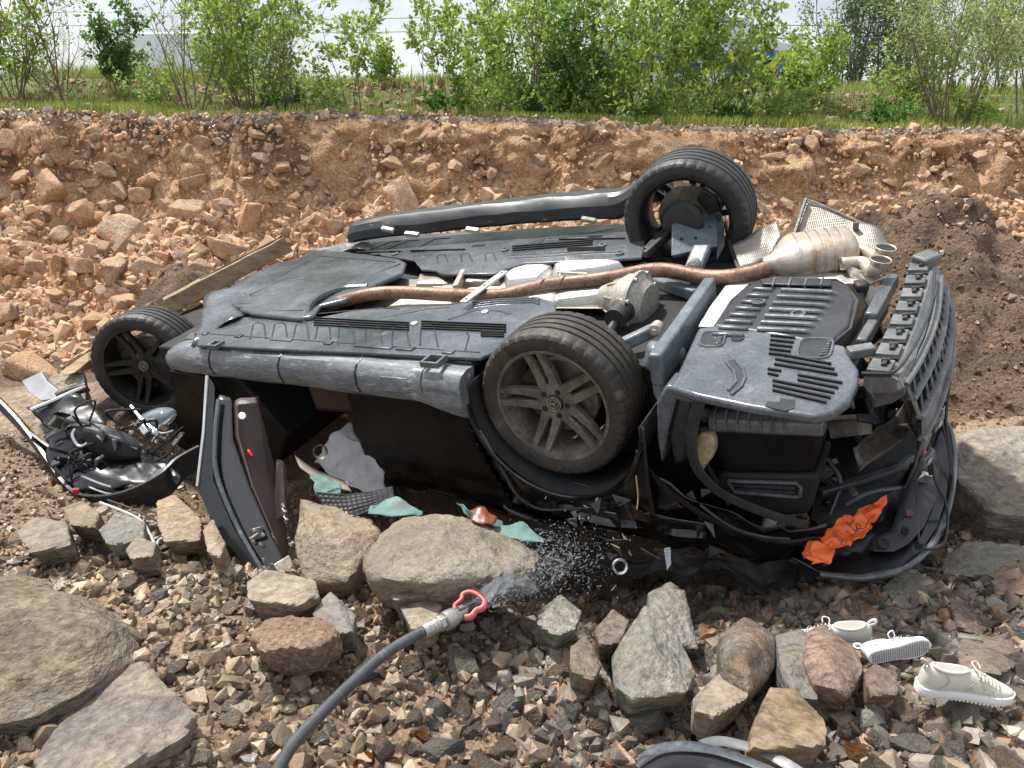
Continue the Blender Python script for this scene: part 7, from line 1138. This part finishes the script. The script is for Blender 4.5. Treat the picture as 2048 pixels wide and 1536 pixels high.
for x in (-1.6, 1.6):
    for y in (-.85, .85): wv = MB().lathe([(.2, -.1), (.32, -.1), (.34, 0), (.32, .1), (.2, .1)], 28, (x, y, .34), (0, 1, 0)).build('wheel', M_rub, van); MB().lathe([(.0, -.08), (.2, -.08), (.2, .08), (0, .08)], 20, (x, y, .34), (0, 1, 0)).build('rim', M_gpl, wv)
cx_, cy_ = 3.35, 16.0; pol = empty('police_car', (cx_, cy_, gz(cx_, cy_) - 0.12)); tag(pol, 'white patrol car with blue and yellow stripes hidden behind leafy trees', 'car')
prof = [(-2.3, .35), (-2.32, .7), (-2.1, .95), (-1.5, 1.0), (-.75, 1.45), (.85, 1.47), (1.5, 1.05), (2.1, .95), (2.3, .7), (2.3, .32)]
MB().loft([[(x, y * (0.86 if z > 1.1 else 1), z) for x, z in prof] for y in (-.9, -.88, .88, .9)]).build('body', material('patrol_white', [(0.5, (0.72, 0.74, 0.76))], rough=(.25, .25), rand=False), pol, bevel=.04)
MB().prism([(-1.3, -.80, 1.05), (-.7, -.78, 1.40), (.1, -.78, 1.41), (.1, -.82, 1.05)], (0, -.02, 0)).build('window', M_win, pol); MB().prism([(.18, -.82, 1.05), (.18, -.78, 1.41), (.8, -.78, 1.40), (1.3, -.80, 1.05)], (0, -.02, 0)).build('window', M_win, pol)
M_blue = material('police_blue', [(0.5, (0.02, 0.10, 0.42))], rough=(.3, .3), rand=False); M_yel = material('police_yellow', [(0.5, (0.62, 0.66, 0.03))], rough=(.3, .3), rand=False)
for k in range(9): MB().box((-2.0 + k * .46, -.915, .82), (.45, .02, .16)).build('stripe_block', M_blue if k % 2 else M_yel, pol); 
for k in range(9): MB().box((-2.0 + k * .46, -.915, .62), (.45, .02, .16)).build('stripe_block', M_yel if k % 2 else M_blue, pol)
MB().box((0, 0, 1.53), (.25, 1.1, .1)).build('light_bar', M_blue, pol, bevel=.03)
for x in (-1.45, 1.45):
    for y in (-.8, .8):
        wv = MB().lathe([(.22, -.11), (.31, -.11), (.34, -.08), (.34, .08), (.31, .11), (.22, .11)], 36, (x, y, .33), (0, 1, 0)).build('wheel', M_rub, pol); MB().lathe([(0, -.09), (.2, -.09), (.225, -.11), (.225, .1), (0, .1)], 28, (x, y, .33), (0, 1, 0)).build('rim', M_alu, wv)
        MB().lathe([(.36, -.12), (.42, -.12), (.42, .0), (.36, .0)], 36, (x, y * 1.02, .36), (0, 1, 0), closed=True).build('wheel_arch', M_void, pol)
# fence wires on the crest
for k, z in enumerate((.75, .95)):
    tag(MB().tube([(x, 13.6, gz(x, 13.6) + z) for x in np.linspace(-12, 12, 40)], 0.006, 4).build('fence_wire', M_gpl), ('lower' if k == 0 else 'upper') + ' thin wire strung along the crest', 'wire', 'fence wires')
for i, x in enumerate((-9.6, 9.9)): tag(MB().box((x, 13.6, gz(x, 13.6) + .45), (.05, .05, 0.9), taper=.9).build('fence_post', M_wood, bevel=.006), ['thin fence post on the crest beyond the pale shrub', 'thin fence post on the crest beyond the willow'][i], 'post', 'fence posts')
